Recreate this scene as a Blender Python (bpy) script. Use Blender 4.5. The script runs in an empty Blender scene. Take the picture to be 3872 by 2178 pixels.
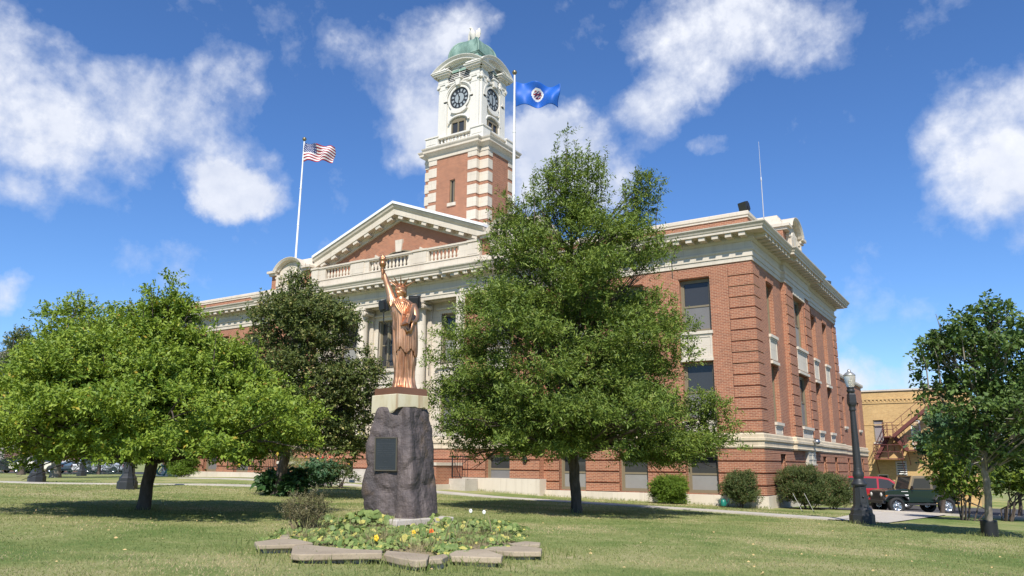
import bpy, bmesh, math, random
import numpy as np
from mathutils import Vector, Matrix

R = math.radians
PI = math.pi
SC = bpy.context.scene
COL = SC.collection

# ------------------------------------------------------------------ camera
YAW, PITCH, ROLL, FOC = 0.57191, 0.22534, 0.00853, 2902.0 / 3872.0
_cy, _sy, _cp, _sp = math.cos(YAW), math.sin(YAW), math.cos(PITCH), math.sin(PITCH)
_r = np.array([_cy, _sy, 0.0]); _f = np.array([-_sy, _cy, 0.0]); _u = np.array([0, 0, 1.0])
FWD = _f * _cp + _u * _sp
_u2 = -_f * _sp + _u * _cp
RGT = _r * math.cos(ROLL) + _u2 * math.sin(ROLL)
UPV = -_r * math.sin(ROLL) + _u2 * math.cos(ROLL)
cam = bpy.data.cameras.new('camera')
cam.sensor_fit = 'HORIZONTAL'; cam.sensor_width = 36.0; cam.lens = 36.0 * FOC
cam.clip_start = 0.1; cam.clip_end = 3000.0
co = bpy.data.objects.new('camera', cam); COL.objects.link(co)
co.matrix_world = Matrix(((RGT[0], UPV[0], -FWD[0], 0), (RGT[1], UPV[1], -FWD[1], 0), (RGT[2], UPV[2], -FWD[2], 0), (0, 0, 0, 1)))
SC.camera = co

# ------------------------------------------------------------------ light
SUN_AZ, SUN_EL = R(30.0), R(46.0)          # azimuth measured from the facade normal (-Y) towards +X
sdir = Vector((math.sin(SUN_AZ) * math.cos(SUN_EL), -math.cos(SUN_AZ) * math.cos(SUN_EL), math.sin(SUN_EL)))
sun = bpy.data.lights.new('sun', 'SUN'); sun.energy = 5.0; sun.angle = R(0.53); sun.color = (1.0, 0.945, 0.86)
so = bpy.data.objects.new('sun', sun); COL.objects.link(so)
so.rotation_euler = sdir.to_track_quat('Z', 'Y').to_euler(); so.location = (40, -60, 60)
SC.view_settings.view_transform = 'Standard'; SC.view_settings.look = 'None'
SC.view_settings.exposure = 0.36; SC.view_settings.gamma = 1.0
SC.cycles.max_bounces = 8; SC.cycles.transparent_max_bounces = 8
SC.cycles.use_denoising = True

def at(x, y, **k):
    """point seen at photo pixel (x, y) of 3872x2178, on a plane X=, Y=, Z=, or at depth D="""
    d = RGT * ((x - 1936.0) / 2902.0) - UPV * ((y - 1089.0) / 2902.0) + FWD
    if 'D' in k: return d * k['D']
    if 'X' in k: return d * (k['X'] / d[0])
    if 'Y' in k: return d * (k['Y'] / d[1])
    if 'Z' in k: return d * (k['Z'] / d[2])
    t = 4.0                                   # on the ground
    for i in range(4000):
        p = d * t
        if p[2] <= gz(p[0], p[1]): return p
        t += 0.02
    return d * t

def sstep(a, b, x):
    t = np.clip((x - a) / (b - a), 0, 1); return t * t * (3 - 2 * t)

def gz(x, y):
    """height of the lawn (camera height = 0)"""
    x = np.clip(x, -95, 16); y = np.clip(y, -6, 62)
    z = np.interp(x, GX, GZ) - np.interp(x, [-32, -14], [0.0, 0.02]) * (y - 31.0)
    z = z - 0.036 * np.clip(y - 34.5, 0, 10) * sstep(-8.4, -7.0, x)
    return z
GX = [-95, -80, -65, -50, -40, -34, -28, -23, -18, -8.5, 16]
GZ = [-1.47, -1.37, -1.22, -1.02, -0.92, -0.89, -0.98, -1.2, -1.42, -1.6, -2.05]

# ------------------------------------------------------------------ node helpers
def newmat(name):
    m = bpy.data.materials.new(name); m.use_nodes = True
    nt = m.node_tree; nt.nodes.clear()
    o = nt.nodes.new('ShaderNodeOutputMaterial'); b = nt.nodes.new('ShaderNodeBsdfPrincipled')
    nt.links.new(b.outputs[0], o.inputs[0])
    return m, nt, b, o
def N(nt, t, **k):
    n = nt.nodes.new(t)
    for a, v in k.items():
        if a == 'i':
            for q, w in v.items(): n.inputs[q].default_value = w
        else: setattr(n, a, v)
    return n
def L(nt, a, ao, b, bi): nt.links.new(a.outputs[ao], b.inputs[bi])
def rgba(c): return (c[0], c[1], c[2], 1.0)
def ramp(nt, stops, interp='LINEAR'):
    n = nt.nodes.new('ShaderNodeValToRGB'); cr = n.color_ramp; cr.interpolation = interp
    while len(cr.elements) > 1: cr.elements.remove(cr.elements[-1])
    for i, (p, c) in enumerate(stops):
        e = cr.elements[0] if i == 0 else cr.elements.new(p)
        e.position = p; e.color = rgba(c) if len(c) == 3 else c
    return n
def mixc(nt, a, b, fac, blend='MIX'):
    n = nt.nodes.new('ShaderNodeMix'); n.data_type = 'RGBA'; n.blend_type = blend
    for v, s in ((fac, 0), (a, 6), (b, 7)):
        if hasattr(v, 'is_linked') or isinstance(v, bpy.types.NodeSocket): nt.links.new(v, n.inputs[s])
        elif s == 0: n.inputs[0].default_value = v
        else: n.inputs[s].default_value = rgba(v)
    return n.outputs[2]
def mth(nt, op, a, b=None, c=None, clamp=False):
    n = nt.nodes.new('ShaderNodeMath'); n.operation = op; n.use_clamp = clamp
    for i, v in enumerate((a, b, c)):
        if v is None: continue
        if isinstance(v, bpy.types.NodeSocket): nt.links.new(v, n.inputs[i])
        else: n.inputs[i].default_value = v
    return n.outputs[0]
def noise(nt, scale, vec=None, detail=4, rough=0.55, dist=0.0):
    n = nt.nodes.new('ShaderNodeTexNoise'); n.inputs['Scale'].default_value = scale
    n.inputs['Detail'].default_value = detail; n.inputs['Roughness'].default_value = rough; n.inputs['Distortion'].default_value = dist
    if vec is not None: nt.links.new(vec, n.inputs['Vector'])
    return n
def pos(nt): return nt.nodes.new('ShaderNodeNewGeometry').outputs['Position']
def objc(nt): return nt.nodes.new('ShaderNodeTexCoord').outputs['Object']
def mapv(nt, v, s=(1, 1, 1), l=(0, 0, 0)):
    n = nt.nodes.new('ShaderNodeMapping'); n.inputs['Scale'].default_value = s; n.inputs['Location'].default_value = l
    nt.links.new(v, n.inputs['Vector']); return n.outputs[0]
def bump(nt, h, b, strength=0.3, dist=0.02):
    n = nt.nodes.new('ShaderNodeBump'); n.inputs['Strength'].default_value = strength; n.inputs['Distance'].default_value = dist
    nt.links.new(h, n.inputs['Height']); nt.links.new(n.outputs[0], b.inputs['Normal'])

MATS = {}
def simple(name, col, rough=0.6, metal=0.0, var=0.12, scale=3.0, bmp=0.0, spec=0.5, coat=0.0):
    if name in MATS: return MATS[name]
    m, nt, b, o = newmat(name)
    n = noise(nt, scale, objc(nt), 5)
    c = mixc(nt, [v * (1 - var) for v in col], [min(1, v * (1 + var)) for v in col], n.outputs['Fac'])
    nt.links.new(c, b.inputs['Base Color'])
    b.inputs['Roughness'].default_value = rough; b.inputs['Metallic'].default_value = metal
    b.inputs['Specular IOR Level'].default_value = spec; b.inputs['Coat Weight'].default_value = coat
    if bmp: bump(nt, noise(nt, scale * 6, objc(nt), 6).outputs['Fac'], b, bmp, 0.02)
    MATS[name] = m; return m

# ------------------------------------------------------------------ world: sky + clouds
W = bpy.data.worlds.new('World'); SC.world = W; W.use_nodes = True
wt = W.node_tree; wt.nodes.clear()
wo = wt.nodes.new('ShaderNodeOutputWorld'); bg = wt.nodes.new('ShaderNodeBackground')
sky = wt.nodes.new('ShaderNodeTexSky'); sky.sky_type = 'NISHITA'; sky.sun_disc = False
sky.sun_elevation = SUN_EL; sky.sun_rotation = PI - SUN_AZ
sky.air_density = 1.0; sky.dust_density = 0.0; sky.ozone_density = 3.0; sky.altitude = 400
SKYK = 0.088
bg.inputs['Strength'].default_value = SKYK
hs0 = N(wt, 'ShaderNodeHueSaturation', i={'Saturation': 1.10, 'Value': 1.0, 'Hue': 0.5})
L(wt, sky, 0, hs0, 'Color')
hs = wt.nodes.new('ShaderNodeMix'); hs.data_type = 'RGBA'; hs.blend_type = 'MULTIPLY'; hs.inputs[0].default_value = 1.0
L(wt, hs0, 0, hs, 6); hs.inputs[7].default_value = (0.92, 1.12, 1.42, 1)
# cloud cover lives in directions: azimuth a (rad, left positive from the camera heading is NOT used; compass from +Y) and elevation
geo = wt.nodes.new('ShaderNodeTexCoord')
vec = geo.outputs['Generated']
# warp the direction a little, so that the cloud edges are ragged
wn = noise(wt, 7.0, vec, 6, 0.6)
sub = N(wt, 'ShaderNodeVectorMath', operation='SUBTRACT'); L(wt, wn, 'Color', sub, 0); sub.inputs[1].default_value = (0.5, 0.5, 0.5)
scl = N(wt, 'ShaderNodeVectorMath', operation='SCALE'); L(wt, sub, 0, scl, 0); scl.inputs['Scale'].default_value = 0.10
wv = N(wt, 'ShaderNodeVectorMath', operation='ADD'); wt.links.new(vec, wv.inputs[0]); L(wt, scl, 0, wv, 1)
def dirpx(x, y):
    d = RGT * ((x * 1.503 - 1936.0) / 2902.0) - UPV * ((y * 1.503 - 1089.0) / 2902.0) + FWD
    return d / np.linalg.norm(d)
CLOUDS = [  # centre (2576-wide photo units), radii along / across, tilt deg, weight
    (60, 240, 260, 190, 20, 1.0), (240, 260, 220, 150, 25, 0.95), (380, 310, 260, 120, 25, 0.9), (540, 240, 110, 130, 40, 0.75),
    (550, 475, 150, 68, 8, 1.35), (590, 390, 130, 90, 35, 0.7), (20, 480, 110, 90, 0, 0.75), (0, 735, 55, 42, 0, 0.8), (150, 400, 260, 90, 15, 0.55),
    (1060, 110, 200, 100, -20, 0.85), (960, 170, 150, 100, 20, 0.75), (1020, 290, 170, 130, 30, 1.0), (880, 120, 60, 60, 0, 0.5),
    (1390, 400, 200, 145, 10, 1.45), (1480, 460, 140, 120, 30, 1.1), (1330, 335, 120, 90, 0, 1.3),
    (1850, 60, 250, 110, 5, 1.0), (1790, 150, 200, 100, -25, 0.95), (1660, 260, 150, 90, -45, 0.8), (1960, 100, 150, 80, 20, 0.75), (1580, 320, 70, 70, 0, 0.5),
    (1790, 355, 75, 40, 10, 0.75), (1825, 420, 50, 50, 60, 0.45),
    (2500, 400, 200, 170, -30, 1.05), (2570, 300, 150, 120, -30, 0.9), (2470, 180, 120, 40, -15, 0.35), (2560, 610, 60, 40, 0, 0.55), (2560, 40, 60, 60, 0, 0.3),
    (2230, 950, 260, 48, 2, 0.85), (2100, 930, 180, 30, 0, 0.6), (1000, 10, 60, 40, 0, 0.4), (700, 590, 40, 30, 0, 0.25), (990, 495, 60, 20, 0, 0.3),
]
def vdot(v, d):
    n = N(wt, 'ShaderNodeVectorMath', operation='DOT_PRODUCT'); L(wt, v, 0, n, 0); n.inputs[1].default_value = tuple(d); return n.outputs['Value']
den = None
for (x, y, ra, rb, tilt, w) in CLOUDS:
    c = dirpx(x, y); t = R(-tilt)
    e = np.cross(c, [0, 0, 1.0]); e /= np.linalg.norm(e); v_ = np.cross(e, c)
    a = e * math.cos(t) + v_ * math.sin(t); b_ = -e * math.sin(t) + v_ * math.cos(t)
    ra, rb = ra * 0.90 / 1930.0, rb * 0.88 / 1930.0
    pa = mth(wt, 'MULTIPLY', vdot(wv, a), 1 / ra); pb = mth(wt, 'MULTIPLY', vdot(wv, b_), 1 / rb)
    q = mth(wt, 'MULTIPLY_ADD', pa, pa, mth(wt, 'MULTIPLY', pb, pb))
    g = mth(wt, 'MULTIPLY', mth(wt, 'MULTIPLY_ADD', q, -0.55, 1.0, clamp=True), w)
    g = mth(wt, 'MULTIPLY', g, mth(wt, 'GREATER_THAN', vdot(wv, c), 0.0))
    den = g if den is None else mth(wt, 'SMOOTH_MAX', den, g, 0.25)
def off(v, d):
    n = N(wt, 'ShaderNodeVectorMath', operation='ADD'); wt.links.new(v, n.inputs[0]); n.inputs[1].default_value = tuple(d); return n.outputs[0]
LD = RGT * 0.010 + UPV * 0.016
def puff(v):
    a = noise(wt, 9.0, v, 9, 0.58, 0.15); b = noise(wt, 24.0, v, 7, 0.62, 0.0)
    return mth(wt, 'ADD', mth(wt, 'MULTIPLY_ADD', a.outputs['Fac'], 1.75, -0.875), mth(wt, 'MULTIPLY_ADD', b.outputs['Fac'], 0.80, -0.40))
fr, fr2 = puff(vec), puff(off(vec, LD))
cv = mth(wt, 'ADD', mth(wt, 'MULTIPLY', den, 0.98), mth(wt, 'MULTIPLY', fr, 0.95))
cr = ramp(wt, [(0.0, (0, 0, 0)), (0.34, (0, 0, 0)), (0.56, (0.20, 0.20, 0.20)), (0.82, (0.68, 0.68, 0.68)), (1.0, (0.97, 0.97, 0.97))]); wt.links.new(cv, cr.inputs[0])
# sunlit tops, grey-blue undersides and cores
emb = mth(wt, 'MULTIPLY', mth(wt, 'SUBTRACT', fr, fr2), 0.9)
ns = noise(wt, 4.0, vec, 4, 0.5)
shade = mth(wt, 'ADD', mth(wt, 'MULTIPLY_ADD', ns.outputs['Fac'], 1.3, -0.20), emb, clamp=True)
ccol = mixc(wt, (5.6, 6.2, 7.7), (8.9, 9.1, 9.7), shade)
fin = mixc(wt, hs.outputs[2], ccol, cr.outputs[0])
wt.links.new(fin, bg.inputs['Color']); L(wt, bg, 0, wo, 0)
W.cycles.sampling_method = 'MANUAL'; W.cycles.sample_map_resolution = 512
# ------------------------------------------------------------------ mesh helpers
class MB:
    """collects boxes, prisms, tubes, lathes; build() links them as ONE mesh object"""
    def __init__(s): s.v = []; s.f = []; s.sm = []
    def add(s, vs, fs, smooth=False):
        o = len(s.v); s.v.extend([tuple(float(q) for q in p) for p in vs])
        for f in fs: s.f.append([i + o for i in f]); s.sm.append(smooth)
        return s
    def box(s, x0, x1, y0, y1, z0, z1):
        return s.add([(x0, y0, z0), (x1, y0, z0), (x1, y1, z0), (x0, y1, z0), (x0, y0, z1), (x1, y0, z1), (x1, y1, z1), (x0, y1, z1)],
                     [(0, 3, 2, 1), (4, 5, 6, 7), (0, 1, 5, 4), (1, 2, 6, 5), (2, 3, 7, 6), (3, 0, 4, 7)])
    def obox(s, c, ax, ay, az):
        """oriented box: centre and three half-axis vectors"""
        c, ax, ay, az = [np.asarray(q, float) for q in (c, ax, ay, az)]
        p = [c + i * ax + j * ay + k * az for k in (-1, 1) for (i, j) in ((-1, -1), (1, -1), (1, 1), (-1, 1))]
        return s.add(p, [(0, 3, 2, 1), (4, 5, 6, 7), (0, 1, 5, 4), (1, 2, 6, 5), (2, 3, 7, 6), (3, 0, 4, 7)])
    def bar(s, p0, p1, w, h=None, up=(0, 0, 1)):
        p0, p1 = np.asarray(p0, float), np.asarray(p1, float); h = h or w
        d = p1 - p0; l = np.linalg.norm(d); d = d / l
        u = np.asarray(up, float)
        if abs(d @ u) > 0.98: u = np.array([1.0, 0, 0])
        a = np.cross(d, u); a /= np.linalg.norm(a); b = np.cross(a, d)
        return s.obox((p0 + p1) / 2, d * l / 2, a * w / 2, b * h / 2)
    def prism(s, poly, o, u, v, n, t, smooth=False):
        """2-D polygon (counter-clockwise) in the frame o,u,v extruded along n by t"""
        o, u, v, n = [np.asarray(q, float) for q in (o, u, v, n)]
        k = len(poly); a = [o + u * p[0] + v * p[1] for p in poly]; b = [p + n * t for p in a]
        fs = [tuple(range(k))[::-1], tuple(range(k, 2 * k))] + [(i, (i + 1) % k, k + (i + 1) % k, k + i) for i in range(k)]
        return s.add(a + b, fs, smooth)
    def tube(s, pts, rad, n=8, caps=True, smooth=True):
        pts = [np.asarray(p, float) for p in pts]
        if not hasattr(rad, '__len__'): rad = [rad] * len(pts)
        vs = []; prev = None
        for i, p in enumerate(pts):
            d = pts[min(i + 1, len(pts) - 1)] - pts[max(i - 1, 0)]; d = d / (np.linalg.norm(d) + 1e-9)
            if prev is None:
                u = np.array([0, 0, 1.0]) if abs(d[2]) < 0.9 else np.array([1.0, 0, 0])
                a = np.cross(d, u)
            else: a = prev - d * (prev @ d)
            a /= np.linalg.norm(a) + 1e-9; prev = a; b = np.cross(d, a)
            for k in range(n):
                t = 2 * PI * k / n; vs.append(p + (a * math.cos(t) + b * math.sin(t)) * rad[i])
        fs = []
        for i in range(len(pts) - 1):
            for k in range(n):
                fs.append((i * n + k, i * n + (k + 1) % n, (i + 1) * n + (k + 1) % n, (i + 1) * n + k))
        s.add(vs, fs, smooth)
        if caps:
            m = len(pts) - 1
            s.add(vs[:n], [tuple(range(n))[::-1]]); s.add(vs[m * n:], [tuple(range(n))])
        return s
    def lathe(s, prof, c=(0, 0, 0), n=20, smooth=True, rot=0.0, sx=1.0, sy=1.0, caps=True):
        """profile [(r, z)...] turned about Z"""
        vs = []; fs = []
        for (r, z) in prof:
            for k in range(n):
                t = 2 * PI * k / n + rot; vs.append((c[0] + r * math.cos(t) * sx, c[1] + r * math.sin(t) * sy, c[2] + z))
        m = len(prof)
        for i in range(m - 1):
            for k in range(n): fs.append((i * n + k, i * n + (k + 1) % n, (i + 1) * n + (k + 1) % n, (i + 1) * n + k))
        s.add(vs, fs, smooth)
        if caps and prof[0][0] > 1e-4: s.add(vs[:n], [tuple(range(n))[::-1]])
        if caps and prof[-1][0] > 1e-4: s.add(vs[(m - 1) * n:], [tuple(range(n))])
        return s
    def sphere(s, c, r, n=12, m=8, sx=1, sy=1, sz=1):
        prof = [(max(1e-5, r * math.sin(PI * i / m)), -r * math.cos(PI * i / m)) for i in range(m + 1)]
        vs = []; fs = []
        for (q, z) in prof:
            for k in range(n):
                t = 2 * PI * k / n; vs.append((c[0] + q * math.cos(t) * sx, c[1] + q * math.sin(t) * sy, c[2] + z * sz))
        for i in range(m):
            for k in range(n): fs.append((i * n + k, i * n + (k + 1) % n, (i + 1) * n + (k + 1) % n, (i + 1) * n + k))
        return s.add(vs, fs, True)
    def sweep(s, plan, prof, closed=False, caps=True):
        """profile [(out, z)...] swept along a plan polyline [(x, y)...] with mitres; outside lies to the right of travel"""
        P = [np.array(p, float) for p in plan]; n = len(P)
        def nrm(a, b): d = b - a; d = d / np.linalg.norm(d); return np.array([d[1], -d[0]])
        offs = []
        for i in range(n):
            if closed or 0 < i < n - 1:
                a = nrm(P[i - 1], P[i]); b = nrm(P[i], P[(i + 1) % n]); m = a + b; m = m / (1 + a @ b)
            elif i == 0: m = nrm(P[0], P[1])
            else: m = nrm(P[-2], P[-1])
            offs.append(m)
        k = len(prof); vs = []
        for i in range(n):
            for (o, z) in prof: q = P[i] + offs[i] * o; vs.append((q[0], q[1], z))
        fs = []
        for i in range(n if closed else n - 1):
            j = (i + 1) % n
            for q in range(k - 1): fs.append((i * k + q, j * k + q, j * k + q + 1, i * k + q + 1))
        s.add(vs, fs)
        if caps and not closed:
            s.add(vs[:k], [tuple(range(k))]); s.add(vs[(n - 1) * k:], [tuple(range(k))[::-1]])
        return s
    def wall(s, O, U, Nn, u0, u1, z0, z1, holes=(), depth=0.25):
        """a wall face with holes and their reveals; point = O + u*U + z*Z (+ outward normal Nn)"""
        O, U, Nn = [np.asarray(q, float) for q in (O, U, Nn)]; Z = np.array([0, 0, 1.0])
        us = sorted({u0, u1} | {min(max(h[i], u0), u1) for h in holes for i in (0, 1)})
        zs = sorted({z0, z1} | {min(max(h[i], z0), z1) for h in holes for i in (2, 3)})
        for a, b in zip(us, us[1:]):
            for c, d in zip(zs, zs[1:]):
                m, q = (a + b) / 2, (c + d) / 2
                if any(h[0] < m < h[1] and h[2] < q < h[3] for h in holes): continue
                s.add([O + U * a + Z * c, O + U * b + Z * c, O + U * b + Z * d, O + U * a + Z * d], [(0, 1, 2, 3)])
        for h in holes:
            a, b, c, d = h[:4]; p = [O + U * a + Z * c, O + U * b + Z * c, O + U * b + Z * d, O + U * a + Z * d]
            q = [w - Nn * depth for w in p]
            s.add(p + q, [(0, 4, 5, 1), (1, 5, 6, 2), (2, 6, 7, 3), (3, 7, 4, 0)])
        return s
    def build(s, name, mat, parent=None, loc=None, smooth=None):
        me = bpy.data.meshes.new(name); me.from_pydata(s.v, [], s.f); me.materials.append(mat)
        fl = [bool(x) for x in s.sm] if smooth is None else [smooth] * len(s.f)
        me.polygons.foreach_set('use_smooth', fl); me.update()
        o = bpy.data.objects.new(name, me); COL.objects.link(o)
        if parent is not None:
            o.parent = parent
        if loc is not None: o.location = loc
        return o
def tag(o, label=None, cat=None, group=None, kind=None):
    if label: o['label'] = label
    if cat: o['category'] = cat
    if group: o['group'] = group
    if kind: o['kind'] = kind
    return o
def thing(name, label, cat, loc=(0, 0, 0), rz=0.0, group=None):
    o = bpy.data.objects.new(name, None); COL.objects.link(o); o.location = [float(q) for q in loc]; o.rotation_euler = (0, 0, rz)
    o.empty_display_size = 0.3
    return tag(o, label, cat, group)
def copy_tree(o, parent=None):
    c = o.copy(); COL.objects.link(c)
    if parent is not None: c.parent = parent
    for ch in [q for q in bpy.data.objects if q.parent == o]: copy_tree(ch, c)
    return c
def bevel(o, w=0.02, seg=2):
    m = o.modifiers.new('bevel', 'BEVEL'); m.width = w; m.segments = seg; m.limit_method = 'ANGLE'; m.angle_limit = R(40); return o
def np_mesh(name, V, F, mat, parent=None, attr=None, smooth=False):
    """V (n,3), F (m,k) arrays; attr = per-face float stored as 'tint'"""
    me = bpy.data.meshes.new(name); n, (m, k) = len(V), F.shape
    me.vertices.add(n); me.vertices.foreach_set('co', V.astype(np.float32).ravel())
    me.loops.add(m * k); me.loops.foreach_set('vertex_index', F.astype(np.int32).ravel())
    me.polygons.add(m); me.polygons.foreach_set('loop_start', np.arange(0, m * k, k, dtype=np.int32))
    me.polygons.foreach_set('use_smooth', np.full(m, smooth)); me.update(calc_edges=True)
    if attr is not None:
        a = me.attributes.new('tint', 'FLOAT', 'FACE'); a.data.foreach_set('value', attr.astype(np.float32))
    me.materials.append(mat)
    o = bpy.data.objects.new(name, me); COL.objects.link(o)
    if parent is not None: o.parent = parent
    return o
def text(name, body, size, mat, loc, rot, parent=None, depth=0.004, align='CENTER'):
    cu = bpy.data.curves.new(name, 'FONT'); cu.body = body; cu.size = size; cu.extrude = depth; cu.align_x = align; cu.align_y = 'CENTER'
    cu.materials.append(mat); o = bpy.data.objects.new(name, cu); COL.objects.link(o)
    o.location = loc; o.rotation_euler = rot
    if parent is not None: o.parent = parent
    return o
# ------------------------------------------------------------------ building materials
def brick_mat(name, c1, c2, mortar, bw=0.215, bh=0.068, ms=0.010, var=0.25):
    m, nt, b, o = newmat(name)
    p = pos(nt); s = N(nt, 'ShaderNodeSeparateXYZ'); nt.links.new(p, s.inputs[0])
    u = mth(nt, 'ADD', s.outputs[0], s.outputs[1])
    c = N(nt, 'ShaderNodeCombineXYZ'); nt.links.new(u, c.inputs[0]); nt.links.new(s.outputs[2], c.inputs[1])
    t = N(nt, 'ShaderNodeTexBrick', offset=0.5)
    nt.links.new(c.outputs[0], t.inputs['Vector'])
    for k, v in (('Scale', 1.0), ('Brick Width', bw), ('Row Height', bh), ('Mortar Size', ms), ('Mortar Smooth', 0.2), ('Bias', -0.1)): t.inputs[k].default_value = v
    t.inputs['Color1'].default_value = rgba(c1); t.inputs['Color2'].default_value = rgba(c2); t.inputs['Mortar'].default_value = rgba(mortar)
    n = noise(nt, 0.6, p, 6, 0.6); n2 = noise(nt, 7.0, p, 3)
    f = mth(nt, 'MULTIPLY_ADD', n.outputs['Fac'], var * 2, 1 - var)
    f = mth(nt, 'MULTIPLY', f, mth(nt, 'MULTIPLY_ADD', n2.outputs['Fac'], 0.3, 0.85))
    hsv = N(nt, 'ShaderNodeHueSaturation'); L(nt, t, 'Color', hsv, 'Color'); nt.links.new(f, hsv.inputs['Value'])
    L(nt, hsv, 0, b, 'Base Color'); b.inputs['Roughness'].default_value = 0.85
    bump(nt, t.outputs['Fac'], b, -0.35, 0.008)
    return m
BRICK = brick_mat('red_brick', (0.335, 0.119, 0.061), (0.210, 0.072, 0.041), (0.42, 0.26, 0.165), ms=0.0105)
TANBRICK = brick_mat('tan_brick', (0.55, 0.36, 0.14), (0.44, 0.27, 0.10), (0.50, 0.36, 0.20), 0.24, 0.075)
BROWNBRICK = brick_mat('brown_brick', (0.17, 0.085, 0.065), (0.13, 0.066, 0.052), (0.2, 0.13, 0.1))
def stone_mat(name, base, dark, joint=True, stain=0.4, jw=0.9, jh=0.45):
    m, nt, b, o = newmat(name)
    p = pos(nt)
    n = noise(nt, 0.9, mapv(nt, p, (1, 1, 0.35)), 7, 0.62)
    r = ramp(nt, [(0.30, dark), (0.52, [d * (1 - stain) + q * stain for d, q in zip(base, dark)]), (0.72, base)]); L(nt, n, 'Fac', r, 0)
    col = mixc(nt, r.outputs[0], base, 1 - stain)
    n5 = noise(nt, 2.2, mapv(nt, p, (2.2, 2.2, 0.12)), 5, 0.65); s5 = ramp(nt, [(0.52, (0, 0, 0)), (0.72, (1, 1, 1))]); L(nt, n5, 'Fac', s5, 0)
    col = mixc(nt, col, [d * 0.8 for d in dark], mth(nt, 'MULTIPLY', s5.outputs[0], stain * 0.75))
    n3 = noise(nt, 9.0, p, 5, 0.6); col = mixc(nt, col, mixc(nt, col, (0.25, 0.2, 0.14), 0.5), mth(nt, 'MULTIPLY', mth(nt, 'GREATER_THAN', n3.outputs['Fac'], 0.66), 0.35))
    if joint:
        s = N(nt, 'ShaderNodeSeparateXYZ'); nt.links.new(p, s.inputs[0])
        u = mth(nt, 'ADD', s.outputs[0], s.outputs[1]); c = N(nt, 'ShaderNodeCombineXYZ'); nt.links.new(u, c.inputs[0]); nt.links.new(s.outputs[2], c.inputs[1])
        t = N(nt, 'ShaderNodeTexBrick'); nt.links.new(c.outputs[0], t.inputs['Vector'])
        for k, v in (('Scale', 1.0), ('Brick Width', jw), ('Row Height', jh), ('Mortar Size', 0.006), ('Mortar Smooth', 0.3)): t.inputs[k].default_value = v
        t.inputs['Color1'].default_value = (1, 1, 1, 1); t.inputs['Color2'].default_value = (0.93, 0.93, 0.93, 1); t.inputs['Mortar'].default_value = (0.6, 0.57, 0.52, 1)
        col = mixc(nt, col, t.outputs['Color'], 0.75, 'MULTIPLY')
    nt.links.new(col, b.inputs['Base Color']); b.inputs['Roughness'].default_value = 0.75
    bump(nt, noise(nt, 22.0, p, 4).outputs['Fac'], b, 0.12, 0.01)
    return m
STONE = stone_mat('cream_stone', (0.63, 0.565, 0.465), (0.42, 0.35, 0.27), True, 0.42)
OLDSTONE = stone_mat('weathered_belt_stone', (0.66, 0.57, 0.42), (0.33, 0.25, 0.16), False, 0.62)
PLINTH = stone_mat('pale_plinth_stone', (0.66, 0.59, 0.49), (0.46, 0.38, 0.29), True, 0.4, 1.5, 2.2)
WHITE = stone_mat('white_terracotta', (0.665, 0.64, 0.585), (0.48, 0.44, 0.37), False, 0.34)
ROOFW = simple('white_roof_edge', (0.76, 0.76, 0.76), 0.5, var=0.05)
FRAME = simple('taupe_window_frame', (0.20, 0.165, 0.105), 0.45, var=0.08)
def glass_mat(name, base, rough=0.03):
    m, nt, b, o = newmat(name)
    b.inputs['Base Color'].default_value = rgba(base); b.inputs['Roughness'].default_value = rough
    b.inputs['Specular IOR Level'].default_value = 0.42; b.inputs['Coat Weight'].default_value = 0.0; b.inputs['Coat Roughness'].default_value = 0.02
    bump(nt, noise(nt, 1.3, objc(nt), 2).outputs['Fac'], b, 0.03, 0.05)
    return m
PANE = glass_mat('dark_window_glass', (0.042, 0.043, 0.044))
BLIND = simple('pale_window_blind', (0.235, 0.23, 0.215), 0.6, var=0.1)
SCREEN = simple('grey_insect_screen', (0.16, 0.155, 0.15), 0.55, var=0.1, spec=0.6)
BLACKM = simple('black_metal', (0.018, 0.019, 0.022), 0.4, var=0.2)
def patina():
    m, nt, b, o = newmat('green_copper_patina')
    n = noise(nt, 2.5, mapv(nt, pos(nt), (1, 1, 0.4)), 6)
    r = ramp(nt, [(0.3, (0.09, 0.155, 0.125)), (0.5, (0.155, 0.25, 0.205)), (0.7, (0.25, 0.36, 0.30))]); L(nt, n, 'Fac', r, 0)
    L(nt, r, 0, b, 'Base Color'); b.inputs['Roughness'].default_value = 0.6; return m
PATINA = patina()
GOLDB = simple('dull_gold', (0.25, 0.20, 0.11), 0.35, 0.7)
POLEW = simple('white_pole_paint', (0.78, 0.78, 0.76), 0.35, var=0.05)
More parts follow.
